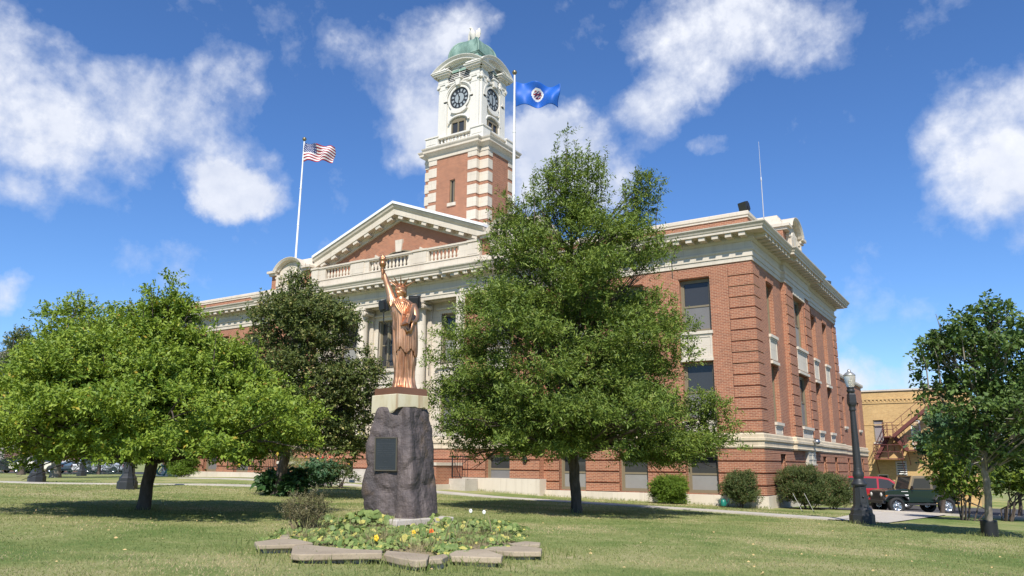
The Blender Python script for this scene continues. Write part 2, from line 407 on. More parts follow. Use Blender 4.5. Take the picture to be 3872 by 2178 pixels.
# ------------------------------------------------------------------ setting
def lawn_mat():
    m, nt, b, o = newmat('mown_lawn')
    p = pos(nt)
    n1 = noise(nt, 0.35, p, 6, 0.6, 0.5); n2 = noise(nt, 2.6, p, 6, 0.65); n3 = noise(nt, 40.0, mapv(nt, p, (1, 1, 0.3)), 5, 0.75); n4 = noise(nt, 9.0, p, 5, 0.7)
    f = mth(nt, 'ADD', mth(nt, 'MULTIPLY_ADD', n1.outputs['Fac'], 0.80, -0.15), mth(nt, 'ADD', mth(nt, 'MULTIPLY', n2.outputs['Fac'], 0.28), mth(nt, 'MULTIPLY', n4.outputs['Fac'], 0.22)))
    r = ramp(nt, [(0.37, (0.120, 0.175, 0.046)), (0.46, (0.185, 0.222, 0.072)), (0.55, (0.275, 0.275, 0.115)), (0.68, (0.37, 0.325, 0.175))]); nt.links.new(f, r.inputs[0])
    v = mth(nt, 'MULTIPLY_ADD', n3.outputs['Fac'], 1.0, 0.55)
    hsv = N(nt, 'ShaderNodeHueSaturation'); L(nt, r, 0, hsv, 'Color'); nt.links.new(v, hsv.inputs['Value'])
    L(nt, hsv, 0, b, 'Base Color'); b.inputs['Roughness'].default_value = 0.9; b.inputs['Specular IOR Level'].default_value = 0.15
    bump(nt, n3.outputs['Fac'], b, 0.7, 0.03)
    return m
LAWN = lawn_mat()
def concrete_mat(name, a, c, jx=0):
    m, nt, b, o = newmat(name); p = pos(nt)
    n = noise(nt, 1.2, p, 7, 0.65); r = ramp(nt, [(0.3, c), (0.7, a)]); L(nt, n, 'Fac', r, 0)
    n2 = noise(nt, 45, p, 4); col = mixc(nt, r.outputs[0], (0.1, 0.09, 0.08), mth(nt, 'MULTIPLY', mth(nt, 'GREATER_THAN', n2.outputs['Fac'], 0.62), 0.35))
    nt.links.new(col, b.inputs['Base Color']); b.inputs['Roughness'].default_value = 0.85
    bump(nt, n2.outputs['Fac'], b, 0.25, 0.01); return m
CONC = concrete_mat('concrete', (0.52, 0.48, 0.42), (0.40, 0.36, 0.30))
ASPH = concrete_mat('asphalt', (0.060, 0.060, 0.064), (0.042, 0.042, 0.046))

xs = np.unique(np.concatenate([np.array([-1500, -700, -350, -200, -140, -110]), np.linspace(-95, 16, 149), np.array([20, 30, 60, 120, 300, 700, 1500])]))
ys = np.unique(np.concatenate([np.array([-1500, -500, -150, -50, -20]), np.linspace(-6, 62, 103), np.array([70, 90, 130, 200, 350, 700, 1500])]))
XX, YY = np.meshgrid(xs, ys); ZZ = gz(XX, YY)
ZZ = ZZ + 0.008 * (np.sin(XX * 0.9 + YY * 0.4) + np.sin(YY * 1.3 - XX * 0.35)) * (np.hypot(XX, YY) < 60)
V = np.stack([XX, YY, ZZ], -1).reshape(-1, 3); nx, ny = len(xs), len(ys)
ii = (np.arange(ny - 1)[:, None] * nx + np.arange(nx - 1)[None, :]).ravel()
F = np.stack([ii, ii + 1, ii + nx + 1, ii + nx], -1)
tag(np_mesh('ground', V, F, LAWN, smooth=True), kind='structure')
def strip(name, pts, w, mat, dz=0.02, th=0.12, kind='structure'):
    """a paved strip following the ground along a polyline of (x, y); w = width (or list)"""
    P = [np.array(p, float) for p in pts]; Q = []; 
    for a, c in zip(P, P[1:]):
        n = max(1, int(np.linalg.norm(c - a) / 0.8))
        for i in range(n): Q.append(a + (c - a) * i / n)
    Q.append(P[-1]); mb = MB(); vs = []
    for i, q in enumerate(Q):
        d = Q[min(i + 1, len(Q) - 1)] - Q[max(i - 1, 0)]; d /= np.linalg.norm(d); n = np.array([-d[1], d[0]])
        for s in (1, -1):
            c = q + n * w / 2 * s; z = gz(c[0], c[1]) + 0.018 + dz; vs += [(c[0], c[1], z), (c[0], c[1], z - th)]
    fs = []
    for i in range(len(Q) - 1):
        a, b_ = 4 * i, 4 * i + 4
        fs += [(a, a + 2, b_ + 2, b_), (a, b_, b_ + 1, a + 1), (a + 2, a + 3, b_ + 3, b_ + 2)]
    mb.add(vs, fs); return tag(mb.build(name, mat), kind=kind)
def sheet(name, poly, mat, dz=0.03, n=24):
    """a sheet over the ground inside a convex quad"""
    a, b_, c, d = [np.array(p, float) for p in poly]; vs = []; fs = []
    for i in range(n + 1):
        for j in range(n + 1):
            s, t = i / n, j / n; q = (a * (1 - s) + b_ * s) * (1 - t) + (d * (1 - s) + c * s) * t
            vs.append((q[0], q[1], gz(q[0], q[1]) + 0.018 + dz))
    for i in range(n):
        for j in range(n): k = i * (n + 1) + j; fs.append((k, k + n + 1, k + n + 2, k + 1))
    mb = MB(); mb.add(vs, fs); return tag(mb.build(name, mat), kind='structure')
strip('footpath', [(-38.0, 26.6), (-28.0, 26.9), (-21.2, 27.3), (-14.4, 26.7), (-8.8, 26.3), (-4.6, 25.6)], 1.15, CONC)
strip('front_path', [(-40.0, 14.5), (-33.0, 16.0), (-29.0, 18.6), (-26.5, 22.0), (-26.6, 26.2)], 0.75, CONC, 0.024)
sheet('corner_pavement', [(-4.9, 25.0), (-3.3, 25.0), (-2.5, 34.6), (-5.1, 34.9)], CONC, 0.012)
strip('kerb', [(-5.2, 35.0), (-2.3, 34.75), (0.5, 34.0), (8.0, 32.0)], 0.32, CONC, 0.07, 0.3)
sheet('parking_lot', [(-7.6, 35.2), (14.0, 33.0), (30.0, 75.0), (-7.6, 61.0)], ASPH, 0.012)
strip('kerb', [(-1.0, 49.5), (9, 47.5), (18.0, 45.5)], 0.9, CONC, 0.05, 0.2)
sheet('street', [(-130.0, 40.0), (-62.0, 47.0), (-62.0, 62.0), (-130.0, 60.0)], ASPH, 0.012)
# ------------------------------------------------------------------ the city hall
AX = -28.1                                   # axis of the front
YW, YC = 31.63, 31.12                        # wall planes: wings, centre block
XR, XL = -8.42, -47.78
hall = thing('city_hall', 'red brick and cream stone city hall with white clock tower and pediment', 'building', (AX, 40.0, -1.0))
INV = Matrix.Translation((-AX, -40.0, 1.0))
def hp(mb, name, mat, parent=None, **k):
    """part of the hall; vertices are given in world coordinates"""
    o = mb.build(name, mat, parent or hall, **k)
    if parent is None: o.matrix_parent_inverse = INV
    return o
U, NF = (1, 0, 0), (0, -1, 0)
def mir(x): return 2 * AX - x
# --- window openings of the front (x0, x1, z0, z1)
cols_r = [(-11.62, -10.25), (-14.67, -13.32), (-17.68, -16.30)]
cols_l = [(-40.62, -39.25), (-43.60, -42.25), (-46.60, -45.25)]
ROWS = [(-1.12, 0.46), (1.83, 4.30), (5.60, 7.93)]
wins = []
def facade_windows(cols): return [(a, b, c, d) for (a, b) in cols for (c, d) in ROWS]
op_r, op_l = facade_windows(cols_r), [(a, b, max(c, -0.62), d) for (a, b, c, d) in facade_windows(cols_l)]
op_r0 = [h for h in op_r if h[3] > 1]; op_l0 = [h for h in op_l if h[3] > 1]
# wall above the belt
wb = MB()
wb.wall((0, YW, 0), U, NF, -18.5, XR, 1.2, 8.55, op_r0)
wb.wall((0, YW, 0), U, NF, XL, -37.7, 1.2, 8.55, op_l0)
# side wall: tall block
YB = 49.5
XS, XP = XR, XR + 0.17
side_cols = [(33.75, 34.90), (42.62, 43.72), (45.60, 46.70)]
op_s = [(a, b, c, d) for (a, b) in side_cols for (c, d) in ROWS[1:]]
op_sp = [(38.05, 40.10, 1.83, 4.30), (38.05, 40.10, 5.60, 8.10)]
wb.wall((XS, 0, 0), (0, 1, 0), (1, 0, 0), YW, 36.43, 1.2, 8.55, [h for h in op_s if h[0] < 36])
wb.wall((XS, 0, 0), (0, 1, 0), (1, 0, 0), 41.56, YB, 1.2, 8.55, [h for h in op_s if h[0] > 40])
wb.wall((XP, 0, 0), (0, 1, 0), (1, 0, 0), 36.43, 41.56, 1.2, 8.55, op_sp)
for y in (36.43, 41.56): wb.add([(XS, y, 1.2), (XP, y, 1.2), (XP, y, 8.55), (XS, y, 8.55)], [(0, 1, 2, 3)])
# backs and far side, parapets
wb.wall((0, YB, 0), U, (0, 1, 0), XL, XR, -2, 9.9); wb.wall((XL, 0, 0), (0, 1, 0), (-1, 0, 0), YW, YB, -2, 9.9)
# rear extension
XE, YE = -8.75, 59.6
op_e = [(50.2, 50.9, 2.45, 4.30), (51.9, 52.7, 2.45, 4.30), (57.3, 58.1, 2.45, 4.30)]
wb.wall((XE, 0, 0), (0, 1, 0), (1, 0, 0), YB, YE, 1.2, 5.45, op_e)
wb.wall((0, YE, 0), U, (0, 1, 0), XL, XE, -2, 5.45)
# centre block: pavilions (brick) and recessed stone wall between
PV = [(-37.7, -33.35), (-22.85, -18.5)]
op_c = [(a, b, c, d) for (a, b) in ((-21.44, -20.04), (-36.16, -34.76)) for (c, d) in ((1.83, 4.30), (5.60, 7.93))]
for (a, b) in PV:
    wb.wall((0, YC, 0), U, NF, a, b, 1.2, 8.46, [h for h in op_c if a < h[0] < b])
for x, n in ((-37.7, -1), (-18.5, 1)): wb.add([(x, YC, 1.2), (x, YW, 1.2), (x, YW, 8.5), (x, YC, 8.5)], [(0, 1, 2, 3) if n < 0 else (3, 2, 1, 0)])
hp(wb, 'brick_wall', BRICK)
# quoins: banded brick pilasters with recessed joints
PQ = 0.4655
def quoin(box, z1=8.5):
    """one banded pilaster: box(mb, z0, z1) adds a block"""
    q = MB(); z = 1.30
    while z + 0.40 < z1: box(q, z + 0.055, z + PQ); z += PQ
    hp(q, 'quoin', BRICK)
quoin(lambda q, a, b: q.box(XR - 1.0, XR + 0.055, YW - 0.055, YW + 0.95, a, b))
quoin(lambda q, a, b: q.box(XL - 0.055, XL + 1.0, YW - 0.055, YW + 0.95, a, b))
quoin(lambda q, a, b: q.box(XR - 0.95, XR + 0.055, YB - 0.95, YB + 0.055, a, b))
for (y0, y1) in ((36.47, 37.85), (40.30, 41.52)): quoin(lambda q, a, b: q.box(XP - 0.05, XP + 0.055, y0, y1, a, b))
for (p0, p1) in PV:
    for (x0, x1) in ((p0 + 0.02, p0 + 0.80), (p1 - 0.80, p1 - 0.02)): quoin(lambda q, a, b: q.box(x0, x1, YC - 0.055, YC + 0.05, a, b))
for (y0, y1) in ((YB + 0.08, YB + 0.5), (51.1, 51.6)): quoin(lambda q, a, b: q.box(XE - 0.05, XE + 0.055, y0, y1, a, b), 5.4)
# rusticated basement: bands 0.40 high with open joints
bb = MB()
bb.wall((0, YW, 0), U, NF, -18.5, XR, -1.14, 0.72, [h for h in op_r if h[3] < 1])
bb.wall((0, YW, 0), U, NF, XL, -37.7, -0.64, 0.72, [h for h in op_l if h[3] < 1])
op_cb = [(-21.44, -20.04, -0.88, 0.43), (-36.16, -34.76, -0.88, 0.43)]
bb.wall((0, YC, 0), U, NF, -37.7, -18.5, -0.66, 0.72, op_cb)
for x in (-37.7, -18.5): bb.add([(x, YC, -0.66), (x, YW, -0.66), (x, YW, 0.72), (x, YC, 0.72)], [(0, 1, 2, 3) if x < -30 else (3, 2, 1, 0)])
op_b = [(34.1, 35.05, -1.0, 0.50), (38.7, 40.5, -1.75, 0.10), (42.75, 43.65, -1.0, 0.50), (45.85, 46.7, -1.0, 0.5), (51.8, 52.5, -1.0, 0.5), (57.0, 57.7, -1.0, 0.5)]
bb.wall((XS, 0, 0), (0, 1, 0), (1, 0, 0), YW, YB, -1.14, 0.72, [h for h in op_b if h[0] < YB])
bb.wall((XE, 0, 0), (0, 1, 0), (1, 0, 0), YB, YE, -1.14, 0.72, [h for h in op_b if h[0] > YB])
BANDS = [(-1.12, -0.80), (-0.735, -0.32), (-0.255, 0.155), (0.22, 0.50), (0.515, 0.70)]
def spans(u0, u1, holes, z0, z1):
    cuts = sorted([(h[0], h[1]) for h in holes if h[2] < (z0 + z1) / 2 < h[3]]); r = []; a = u0
    for c, d in cuts: r.append((a, c)); a = d
    r.append((a, u1)); return [q for q in r if q[1] - q[0] > 0.05]
for (z0, z1) in BANDS:
    for (a, b) in spans(-18.49, XR + 0.06, [h for h in op_r if h[3] < 1], z0, z1): bb.box(a, b, YW - 0.06, YW + 0.03, z0, z1)
    for (a, b) in spans(XL, -37.71, [h for h in op_l if h[3] < 1], z0, z1):
        if z0 > -0.66 or z1 > -0.4: bb.box(a, b, YW - 0.06, YW + 0.03, max(z0, -0.62), z1)
    for (a, b) in spans(-37.7, -18.44, op_cb, z0, z1):
        if z1 > -0.4: bb.box(a, b, YC - 0.06, YC + 0.03, max(z0, -0.64), z1)
    for (a, b) in spans(YW + 0.04, YB - 0.02, [h for h in op_b if h[0] < YB], z0, z1): bb.box(XS - 0.03, XS + 0.062, a, b, z0, z1)
    for (a, b) in spans(YB + 0.3, YE, [h for h in op_b if h[0] > YB], z0, z1): bb.box(XE - 0.03, XE + 0.06, a, b, z0, z1)
hp(bb, 'basement_wall', BRICK)
# plinth
pb = MB()
pb.box(-18.5, XR + 0.14, YW - 0.14, YW + 0.3, -2.3, -1.15); pb.box(XR - 0.3, XR + 0.14, YW + 0.30, YB, -2.9, -1.153)
pb.box(-37.7, -18.36, YC - 0.14, YC + 0.3, -2.2, -0.66); pb.box(XL, -37.7, YW - 0.14, YW + 0.3, -1.6, -0.63)
pb.box(-18.8, -18.36, YC + 0.3, YW, -2.2, -0.662)
pb.box(XE - 0.3, XE + 0.14, YB, YE, -2.8, -1.153)
for h in op_r:
    if h[3] < 1: pb.box(h[0] - 0.04, h[1] + 0.04, YW - 0.17, YW - 0.12, -2.2, -1.16)
hp(pb, 'plinth', PLINTH)
# plan of the wall line for belt and entablature (outside to the right of travel)
PLAN = [(XL, YW), (-37.7, YW), (-37.7, YC - 0.08), (-33.2, YC - 0.08), (-33.2, YC), (-23.1, YC), (-23.1, YC - 0.08), (-18.5, YC - 0.08), (-18.5, YW), (XR, YW),
        (XR, 36.43), (XP, 36.43), (XP, 41.56), (XR, 41.56), (XR, YB), (XL, YB)]
belt = [(-0.05, 0.70), (0.10, 0.70), (0.13, 0.76), (0.10, 0.80), (0.10, 0.96), (0.16, 1.00), (0.16, 1.10), (0.10, 1.13), (0.10, 1.24), (0.06, 1.30), (-0.05, 1.31)]
eb = MB(); eb.sweep(PLAN, belt, closed=True); eb.sweep([(XE, YB + 0.1), (XE, YE), (XL, YE)], belt)
hp(eb, 'belt_course', OLDSTONE)
ent = [(-0.10, 8.44), (0.05, 8.44), (0.05, 8.63), (0.085, 8.63), (0.085, 8.84), (0.13, 8.87), (0.15, 8.94), (0.05, 8.96), (0.05, 9.27), (0.10, 9.29), (0.16, 9.36), (0.18, 9.37), (0.18, 9.55),
       (0.72, 9.55), (0.72, 9.66), (0.75, 9.67), (0.78, 9.74), (0.85, 9.82), (0.86, 9.87), (-0.35, 9.93)]
cb = MB(); cb.sweep(PLAN, ent, closed=True)
def modillions(p, q, zt=9.55, zb=9.39, o0=0.17, o1=0.66, sp=0.565, w=0.27, mb=None, inset=0.30):
    p, q = np.array(p, float), np.array(q, float); d = q - p; l = np.linalg.norm(d); d /= l; n = np.array([d[1], -d[0]])
    k = max(1, round((l - 2 * inset) / sp))
    for i in range(k + 1):
        c = p + d * (inset + (l - 2 * inset) * i / k)
        m = c + n * (o0 + o1) / 2
        (mb or cb).obox((m[0], m[1], (zt + zb) / 2), (d[0] * w / 2, d[1] * w / 2, 0), (n[0] * (o1 - o0) / 2, n[1] * (o1 - o0) / 2, 0), (0, 0, (zt - zb) / 2 + 0.004))
for a, b in zip(PLAN, PLAN[1:-1]):
    if abs(a[0] - b[0]) + abs(a[1] - b[1]) > 2: modillions(a, b, inset=-0.10 if False else 0.15)
for c in ((XR + 0.42, YW - 0.42),): pass
hp(cb, 'cornice', STONE)
# parapet of the wings
RW = [(-18.9, 31.85), (-8.53, 31.85), (-8.53, 36.9)]
LW = [(XL + 0.1, 49.4), (XL + 0.1, 31.85), (-37.4, 31.85)]
prof_w = [(0, 9.85), (0, 10.42), (-0.4, 10.42), (-0.4, 9.85)]
prof_c = [(-0.44, 10.42), (0.05, 10.42), (0.05, 10.50), (0.09, 10.53), (0.09, 10.66), (0.05, 10.70), (-0.44, 10.72), (-0.44, 10.42)]
for pl in (RW, LW, [(-8.53, 41.2), (-8.53, 49.4), (-20, 49.4)]): hp(MB().sweep(pl, prof_w), 'parapet', BRICK); hp(MB().sweep(pl, prof_c), 'coping', STONE)
# roof slab
rb = MB(); rb.box(XL + 0.5, XR - 0.5, YC + 1.2, YB - 0.5, 9.7, 9.9); rb.box(XL + 0.5, XE - 0.3, YB + 0.05, YE - 0.3, 5.1, 5.3); hp(rb, 'roof', simple('flat_roof_gravel', (0.2, 0.19, 0.18), 0.9))
rc = MB(); rc.sweep([(XE, YB + 0.1), (XE, YE), (XL, YE)], [(-0.4, 5.45), (0.10, 5.45), (0.14, 5.55), (0.14, 5.66), (-0.4, 5.68)]); hp(rc, 'rear_coping', STONE)

# --- windows
RW0 = np.random.default_rng(11)
def window(face, u0, u1, z0, z1, base, n, kind='sash', rec=0.20, sill=True, parent=None, screen=True):
    """double-hung window in an opening; face 'F' (facing -Y at y=base) or 'S' (facing +X at x=base)"""
    def P(u, d, z): return (u, base + d, z) if face == 'F' else (base - d, u, z)
    def bx(mb, a, b, d0, d1, c, e):
        p, q = P(a, d0, c), P(b, d1, e); mb.box(min(p[0], q[0]), max(p[0], q[0]), min(p[1], q[1]), max(p[1], q[1]), c, e)
    f = MB(); t = 0.085; d0, d1 = rec, rec + 0.10
    bx(f, u0, u0 + t, d0, d1, z0, z1); bx(f, u1 - t, u1, d0, d1, z0, z1); bx(f, u0 + t, u1 - t, d0, d1, z1 - t, z1); bx(f, u0 + t, u1 - t, d0, d1, z0, z0 + t)
    ins = []
    zm = z0 + (z1 - z0) * 0.49
    if kind == 'sash': ins = [(u0 + t, u1 - t)]
    elif kind == 'double': m = (u0 + u1) / 2; ins = [(u0 + t, m - 0.05), (m + 0.05, u1 - t)]; bx(f, m - 0.05, m + 0.05, d0 - 0.004, d1, z0 + t, z1 - t)
    elif kind == 'triple':
        a, b = u0 + 0.62, u1 - 0.62; ins = [(u0 + t, a - 0.06), (a + 0.06, b - 0.06), (b + 0.06, u1 - t)]
        for m in (a, b): bx(f, m - 0.06, m + 0.06, d0 - 0.02, d1, z0 + t, z1 - t)
    pn = MB(); sc = MB()
    for (a, b) in ins:
        s = 0.055
        bx(f, a, a + s, d0 + 0.03, d1 + 0.02, z0 + t, z1 - t); bx(f, b - s, b, d0 + 0.03, d1 + 0.02, z0 + t, z1 - t)
        bx(f, a + s, b - s, d0 + 0.03, d1 + 0.02, zm - 0.04, zm + 0.04)
        bx(f, a + s, b - s, d0 + 0.03, d1 + 0.02, z1 - t - s, z1 - t); bx(f, a + s, b - s, d0 + 0.03, d1 + 0.02, z0 + t, z0 + t + s)
        bx(pn, a + s, b - s, d0 + 0.075, d0 + 0.095, zm + 0.04, z1 - t - s)
        bx(sc if screen else pn, a + s, b - s, d0 + 0.055, d0 + 0.075, z0 + t + s, zm - 0.04)
    w = hp(f, 'window', FRAME, parent)
    pn.build('pane', PANE, w)
    if sc.v: sc.build('screen', BLIND if RW0.uniform() < 0.28 else SCREEN, w)
    if sill:
        s = MB(); bx(s, u0 - 0.06, u1 + 0.06, -0.11, rec + 0.12, z0 - 0.13, z0 - 0.002); bx(s, u0 - 0.02, u1 + 0.02, -0.06, rec + 0.12, z0 - 0.20, z0 - 0.131); s.build('sill', STONE, w)
    return w
def spandrel(face, u0, u1, z0, z1, base):
    def P(u, d, z): return (u, base + d, z) if face == 'F' else (base - d, u, z)
    m = MB()
    def bx(a, b, d0, d1, c, e):
        p, q = P(a, d0, c), P(b, d1, e); m.box(min(p[0], q[0]), max(p[0], q[0]), min(p[1], q[1]), max(p[1], q[1]), c, e)
    p0 = -0.03 if face == 'F' else -0.008; p1 = p0 - 0.022
    bx(u0, u1, p0, 0.1, z0, z1)
    fr = 0.07; bx(u0, u1, p1, p0, z1 - fr, z1); bx(u0, u1, p1, p0, z0, z0 + fr)
    bx(u0, u0 + fr, p1, p0, z0 + fr, z1 - fr); bx(u1 - fr, u1, p1, p0, z0 + fr, z1 - fr)
    return hp(m, 'spandrel_panel', STONE)
def lintel(face, u0, u1, z, base):
    m = MB()
    if face == 'F': m.box(u0, u1, base - 0.05, base + 0.05, z, z + 0.22)
    else: m.box(base - 0.05, base + 0.05, u0, u1, z, z + 0.22)
    return hp(m, 'lintel', BRICK)
for (a, b, c, d) in op_r + op_l: window('F', a, b, c, d, YW, 0, sill=c > 0)
for (a, b) in cols_r + cols_l:
    spandrel('F', a, b, 4.52, 5.40, YW); spandrel('F', a, b, 1.31, 1.64, YW); lintel('F', a, b, 7.97, YW)
    m = MB(); m.box(a - 0.03, b + 0.03, YW - 0.10, YW + 0.2, 4.32, 4.45); m.box(a, b, YW - 0.06, YW + 0.2, 4.451, 4.52); hp(m, 'sill', STONE)
for (a, b, c, d) in op_c: window('F', a, b, c, d, YC, 0)
for (a, b, c, d) in op_cb: window('F', a, b, c, d, YC, 0, sill=False)
for (a, b) in ((-21.44, -20.04), (-36.16, -34.76)): spandrel('F', a, b, 4.52, 5.40, YC)
for (a, b, c, d) in op_s: window('S', a, b, c, d, XS, 0)
for (a, b, c, d) in op_sp: window('S', a, b, c, d, XP, 0, 'double')
for (a, b) in side_cols:
    spandrel('S', a, b, 4.52, 5.40, XS); spandrel('S', a, b, 1.31, 1.64, XS); lintel('S', a, b, 7.97, XS)
    m = MB(); m.box(XS - 0.2, XS + 0.1, a - 0.03, b + 0.03, 4.32, 4.45); hp(m, 'sill', STONE)
spandrel('S', 38.05, 40.10, 4.52, 5.40, XP); spandrel('S', 38.05, 40.10, 1.31, 1.64, XP)
m = MB(); m.box(XP - 0.1, XP + 0.08, 37.85, 40.3, 8.12, 8.44); hp(m, 'lintel', STONE)
m = MB(); m.box(XP - 0.2, XP + 0.1, 38.0, 40.15, 4.32, 4.45); hp(m, 'sill', STONE)
for (a, b, c, d) in op_e: window('S', a, b, c, d, XE, 0)
for (a, b, c, d) in op_b:
    if c > -1.5: window('S', a, b, c, d, XS if a < YB else XE, 0, sill=False)
# side door with its cross-shaped lamp board above
m = MB(); m.box(XS - 0.4, XS - 0.32, 38.7, 40.5, -2.2, 0.1); hp(m, 'door', FRAME)
sg = MB(); sg.box(XS + 0.02, XS + 0.20, 38.75, 40.35, 0.10, 0.95); sg.box(XS + 0.02, XS + 0.25, 38.70, 40.40, 0.05, 0.11); sg.box(XS + 0.02, XS + 0.25, 38.70, 40.40, 0.94, 1.0)
[sg.box(XS + 0.20, XS + 0.225, 38.80, 40.30, z_, z_ + 0.05) for z_ in (0.30, 0.55, 0.80)]; sg.box(XS + 0.20, XS + 0.23, 39.5, 39.58, 0.12, 0.93)
sgo = hp(sg, 'door_hood', simple('cream_hood_paint', (0.50, 0.46, 0.38), 0.5))
lm = MB(); lm.tube([(XS + 0.14, 39.55, 1.1), (XS + 0.42, 39.55, 1.22)], 0.025, 6); lm.sphere((XS + 0.45, 39.55, 1.16), 0.17, 10, 6, sz=0.8); hp(lm, 'wall_lamp', simple('grey_lamp_metal', (0.35, 0.36, 0.38), 0.25, 0.8))
# ------------------------------------------------------------------ colonnade, balustrade, pediment
YR = 32.02                                     # recessed wall behind the columns
cw = MB()
op_k = [(-29.55, -26.65, 5.12, 7.82), (-25.06, -23.68, 5.12, 7.82), (-32.52, -31.14, 5.12, 7.82),
        (-29.3, -26.9, 1.35, 4.0), (-25.06, -23.68, 1.6, 4.0), (-32.52, -31.14, 1.6, 4.0)]
cw.wall((0, YR, 0), U, NF, -33.35, -22.85, 1.2, 8.6, op_k)
for x, n in ((-33.35, 1), (-22.85, -1)): cw.add([(x, YC - 0.08, 1.2), (x, YR, 1.2), (x, YR, 8.5), (x, YC - 0.08, 8.5)], [(3, 2, 1, 0) if n > 0 else (0, 1, 2, 3)])
cw.box(-33.3, -22.9, YC + 0.35, YR + 0.1, 8.45, 8.6)            # ceiling of the colonnade
for x in (-30.2, -26.0):                                          # pilasters behind the columns
    cw.box(x - 0.32, x + 0.32, YR - 0.12, YR + 0.05, 1.3, 8.44)
for x in (-33.1, -23.1): cw.box(x - 0.27, x + 0.27, YC - 0.12, YC + 0.5, 1.32, 8.43)
for (a, b, c, d) in op_k:                                         # moulded surrounds
    if c > 4:
        for (p, q) in ((a - 0.22, a), (b, b + 0.22)): cw.box(p, q, YR - 0.05, YR + 0.05, c - 0.1, d + 0.2)
        cw.box(a - 0.001, b + 0.001, YR - 0.05, YR + 0.05, d + 0.002, d + 0.2); cw.box(a - 0.3, b + 0.3, YR - 0.16, YR + 0.05, d + 0.2, d + 0.3)
        cw.box(a - 0.25, b + 0.25, YR - 0.20, YR + 0.05, c - 0.24, c - 0.10); cw.box(a - 0.1, b + 0.1, YR - 0.08, YR + 0.05, 4.25, c - 0.25)
hp(cw, 'stone_wall', STONE)
for i, (a, b, c, d) in enumerate(op_k):
    w = window('F', a, b, c, d, YR, 0, 'triple' if b - a > 2 else 'sash', rec=0.16, sill=False, screen=(b - a < 2))
    if c > 4:
        rl = MB(); y = YR - 0.14
        rl.bar((a - 0.1, y, c + 0.42), (b + 0.1, y, c + 0.42), 0.03); rl.bar((a - 0.1, y, c + 0.02), (b + 0.1, y, c + 0.02), 0.025)
        k = int((b - a + 0.2) / 0.16)
        for j in range(k + 1):
            x = a - 0.1 + (b - a + 0.2) * j / k; rl.bar((x, y, c - 0.05), (x, y, c + 0.42), 0.014)
            if j < k: rl.tube([(x + 0.08 + 0.055 * math.cos(t), y, c + 0.22 + 0.09 * math.sin(t)) for t in np.linspace(0, 2 * PI, 9)], 0.008, 4, caps=False)
        rl.build('balconette_rail', BLACKM, w)
def column(x, y, z0, z1, r):
    h = z1 - z0; c = MB(); prof = [(r * (1 - 0.16 * max(0, (t - 0.3) / 0.7) ** 1.6), z0 + 0.34 + (h - 0.75) * t) for t in np.linspace(0, 1, 9)]
    c.lathe(prof, (x, y, 0), 28)
    o = hp(c, 'column', STONE)
    b = MB(); b.box(x - r * 1.4, x + r * 1.4, y - r * 1.4, y + r * 1.4, z0, z0 + 0.12)
    b.lathe([(r * 1.36, z0 + 0.12), (r * 1.42, z0 + 0.17), (r * 1.34, z0 + 0.22), (r * 1.12, z0 + 0.25), (r * 1.22, z0 + 0.30), (r * 1.02, z0 + 0.345)], (x, y, 0), 28)
    b.build('base', STONE, o)
    k = MB(); zc = z1 - 0.42; rt = r * 0.84
    k.lathe([(rt, zc), (rt * 1.12, zc + 0.03), (rt * 1.05, zc + 0.07), (rt * 1.3, zc + 0.2), (rt * 1.3, zc + 0.26)], (x, y, 0), 24)
    k.box(x - rt * 1.55, x + rt * 1.55, y - rt * 1.45, y + rt * 1.45, zc + 0.31, z1 - 0.002)
    k.box(x - rt * 1.2, x + rt * 1.2, y - rt * 1.3, y + rt * 1.3, zc + 0.19, zc + 0.31)
    for sx in (-1, 1):                              # volutes
        cx = x + sx * rt * 1.28; cz = zc + 0.11
        pts = [(cx + 0.13 * (1 - t / 13) * math.cos(t) * sx, cz + 0.15 * (1 - t / 13) * math.sin(t) + 0.03) for t in np.linspace(PI / 2, PI / 2 + 11, 30)]
        for yy in (y - rt * 1.30, y + rt * 1.30): k.tube([(p[0], yy, p[1]) for p in pts], 0.028, 5)
        k.tube([(cx, y - rt * 1.27, cz + 0.03), (cx, y - rt * 0.5, cz + 0.03), (cx, y + rt * 0.5, cz + 0.03), (cx, y + rt * 1.27, cz + 0.03)], [0.14, 0.10, 0.10, 0.14], 14)
    k.build('capital', STONE, o)
for x in (-30.2, -26.0): column(x, YC + 0.28, 1.31, 8.44, 0.32)
# balustrade over the entablature
bl = MB(); y0, y1 = YC - 0.12, YC + 0.22
bl.box(-34.25, -21.95, y0, y1, 9.88, 10.45); bl.box(-34.25, -21.95, y0 - 0.04, y1 + 0.04, 10.45, 10.52)
bays = [(-33.05, -31.05, 8), (-29.60, -26.70, 11), (-25.30, -23.30, 8)]
e = -34.25
for (a, b, k) in bays + [(-21.95, 0, 0)]:
    bl.box(e, a, y0 + 0.002, y1 - 0.002, 10.52, 11.12); e = b
bl.box(-34.25, -21.95, y0 - 0.02, y1 + 0.02, 11.12, 11.18); bl.box(-34.25, -21.95, y0 - 0.06, y1 + 0.06, 11.18, 11.27)
for (a, b) in ((-34.2, -33.55), (-31.0, -29.9), (-26.4, -25.35), (-22.75, -22.0)): bl.box(a + 0.06, b - 0.06, y0 - 0.05, y1 + 0.03, 10.53, 11.115); bl.box(a + 0.02, b - 0.02, y0 - 0.09, y1 + 0.09, 11.182, 11.285)
bs = hp(bl, 'balustrade', STONE)
bp = MB(); bp.lathe([(0.085, 0), (0.085, 0.05), (0.05, 0.07), (0.07, 0.12), (0.088, 0.19), (0.078, 0.27), (0.048, 0.38), (0.042, 0.46), (0.065, 0.49), (0.05, 0.52), (0.085, 0.545), (0.085, 0.598)], n=14)
first = None
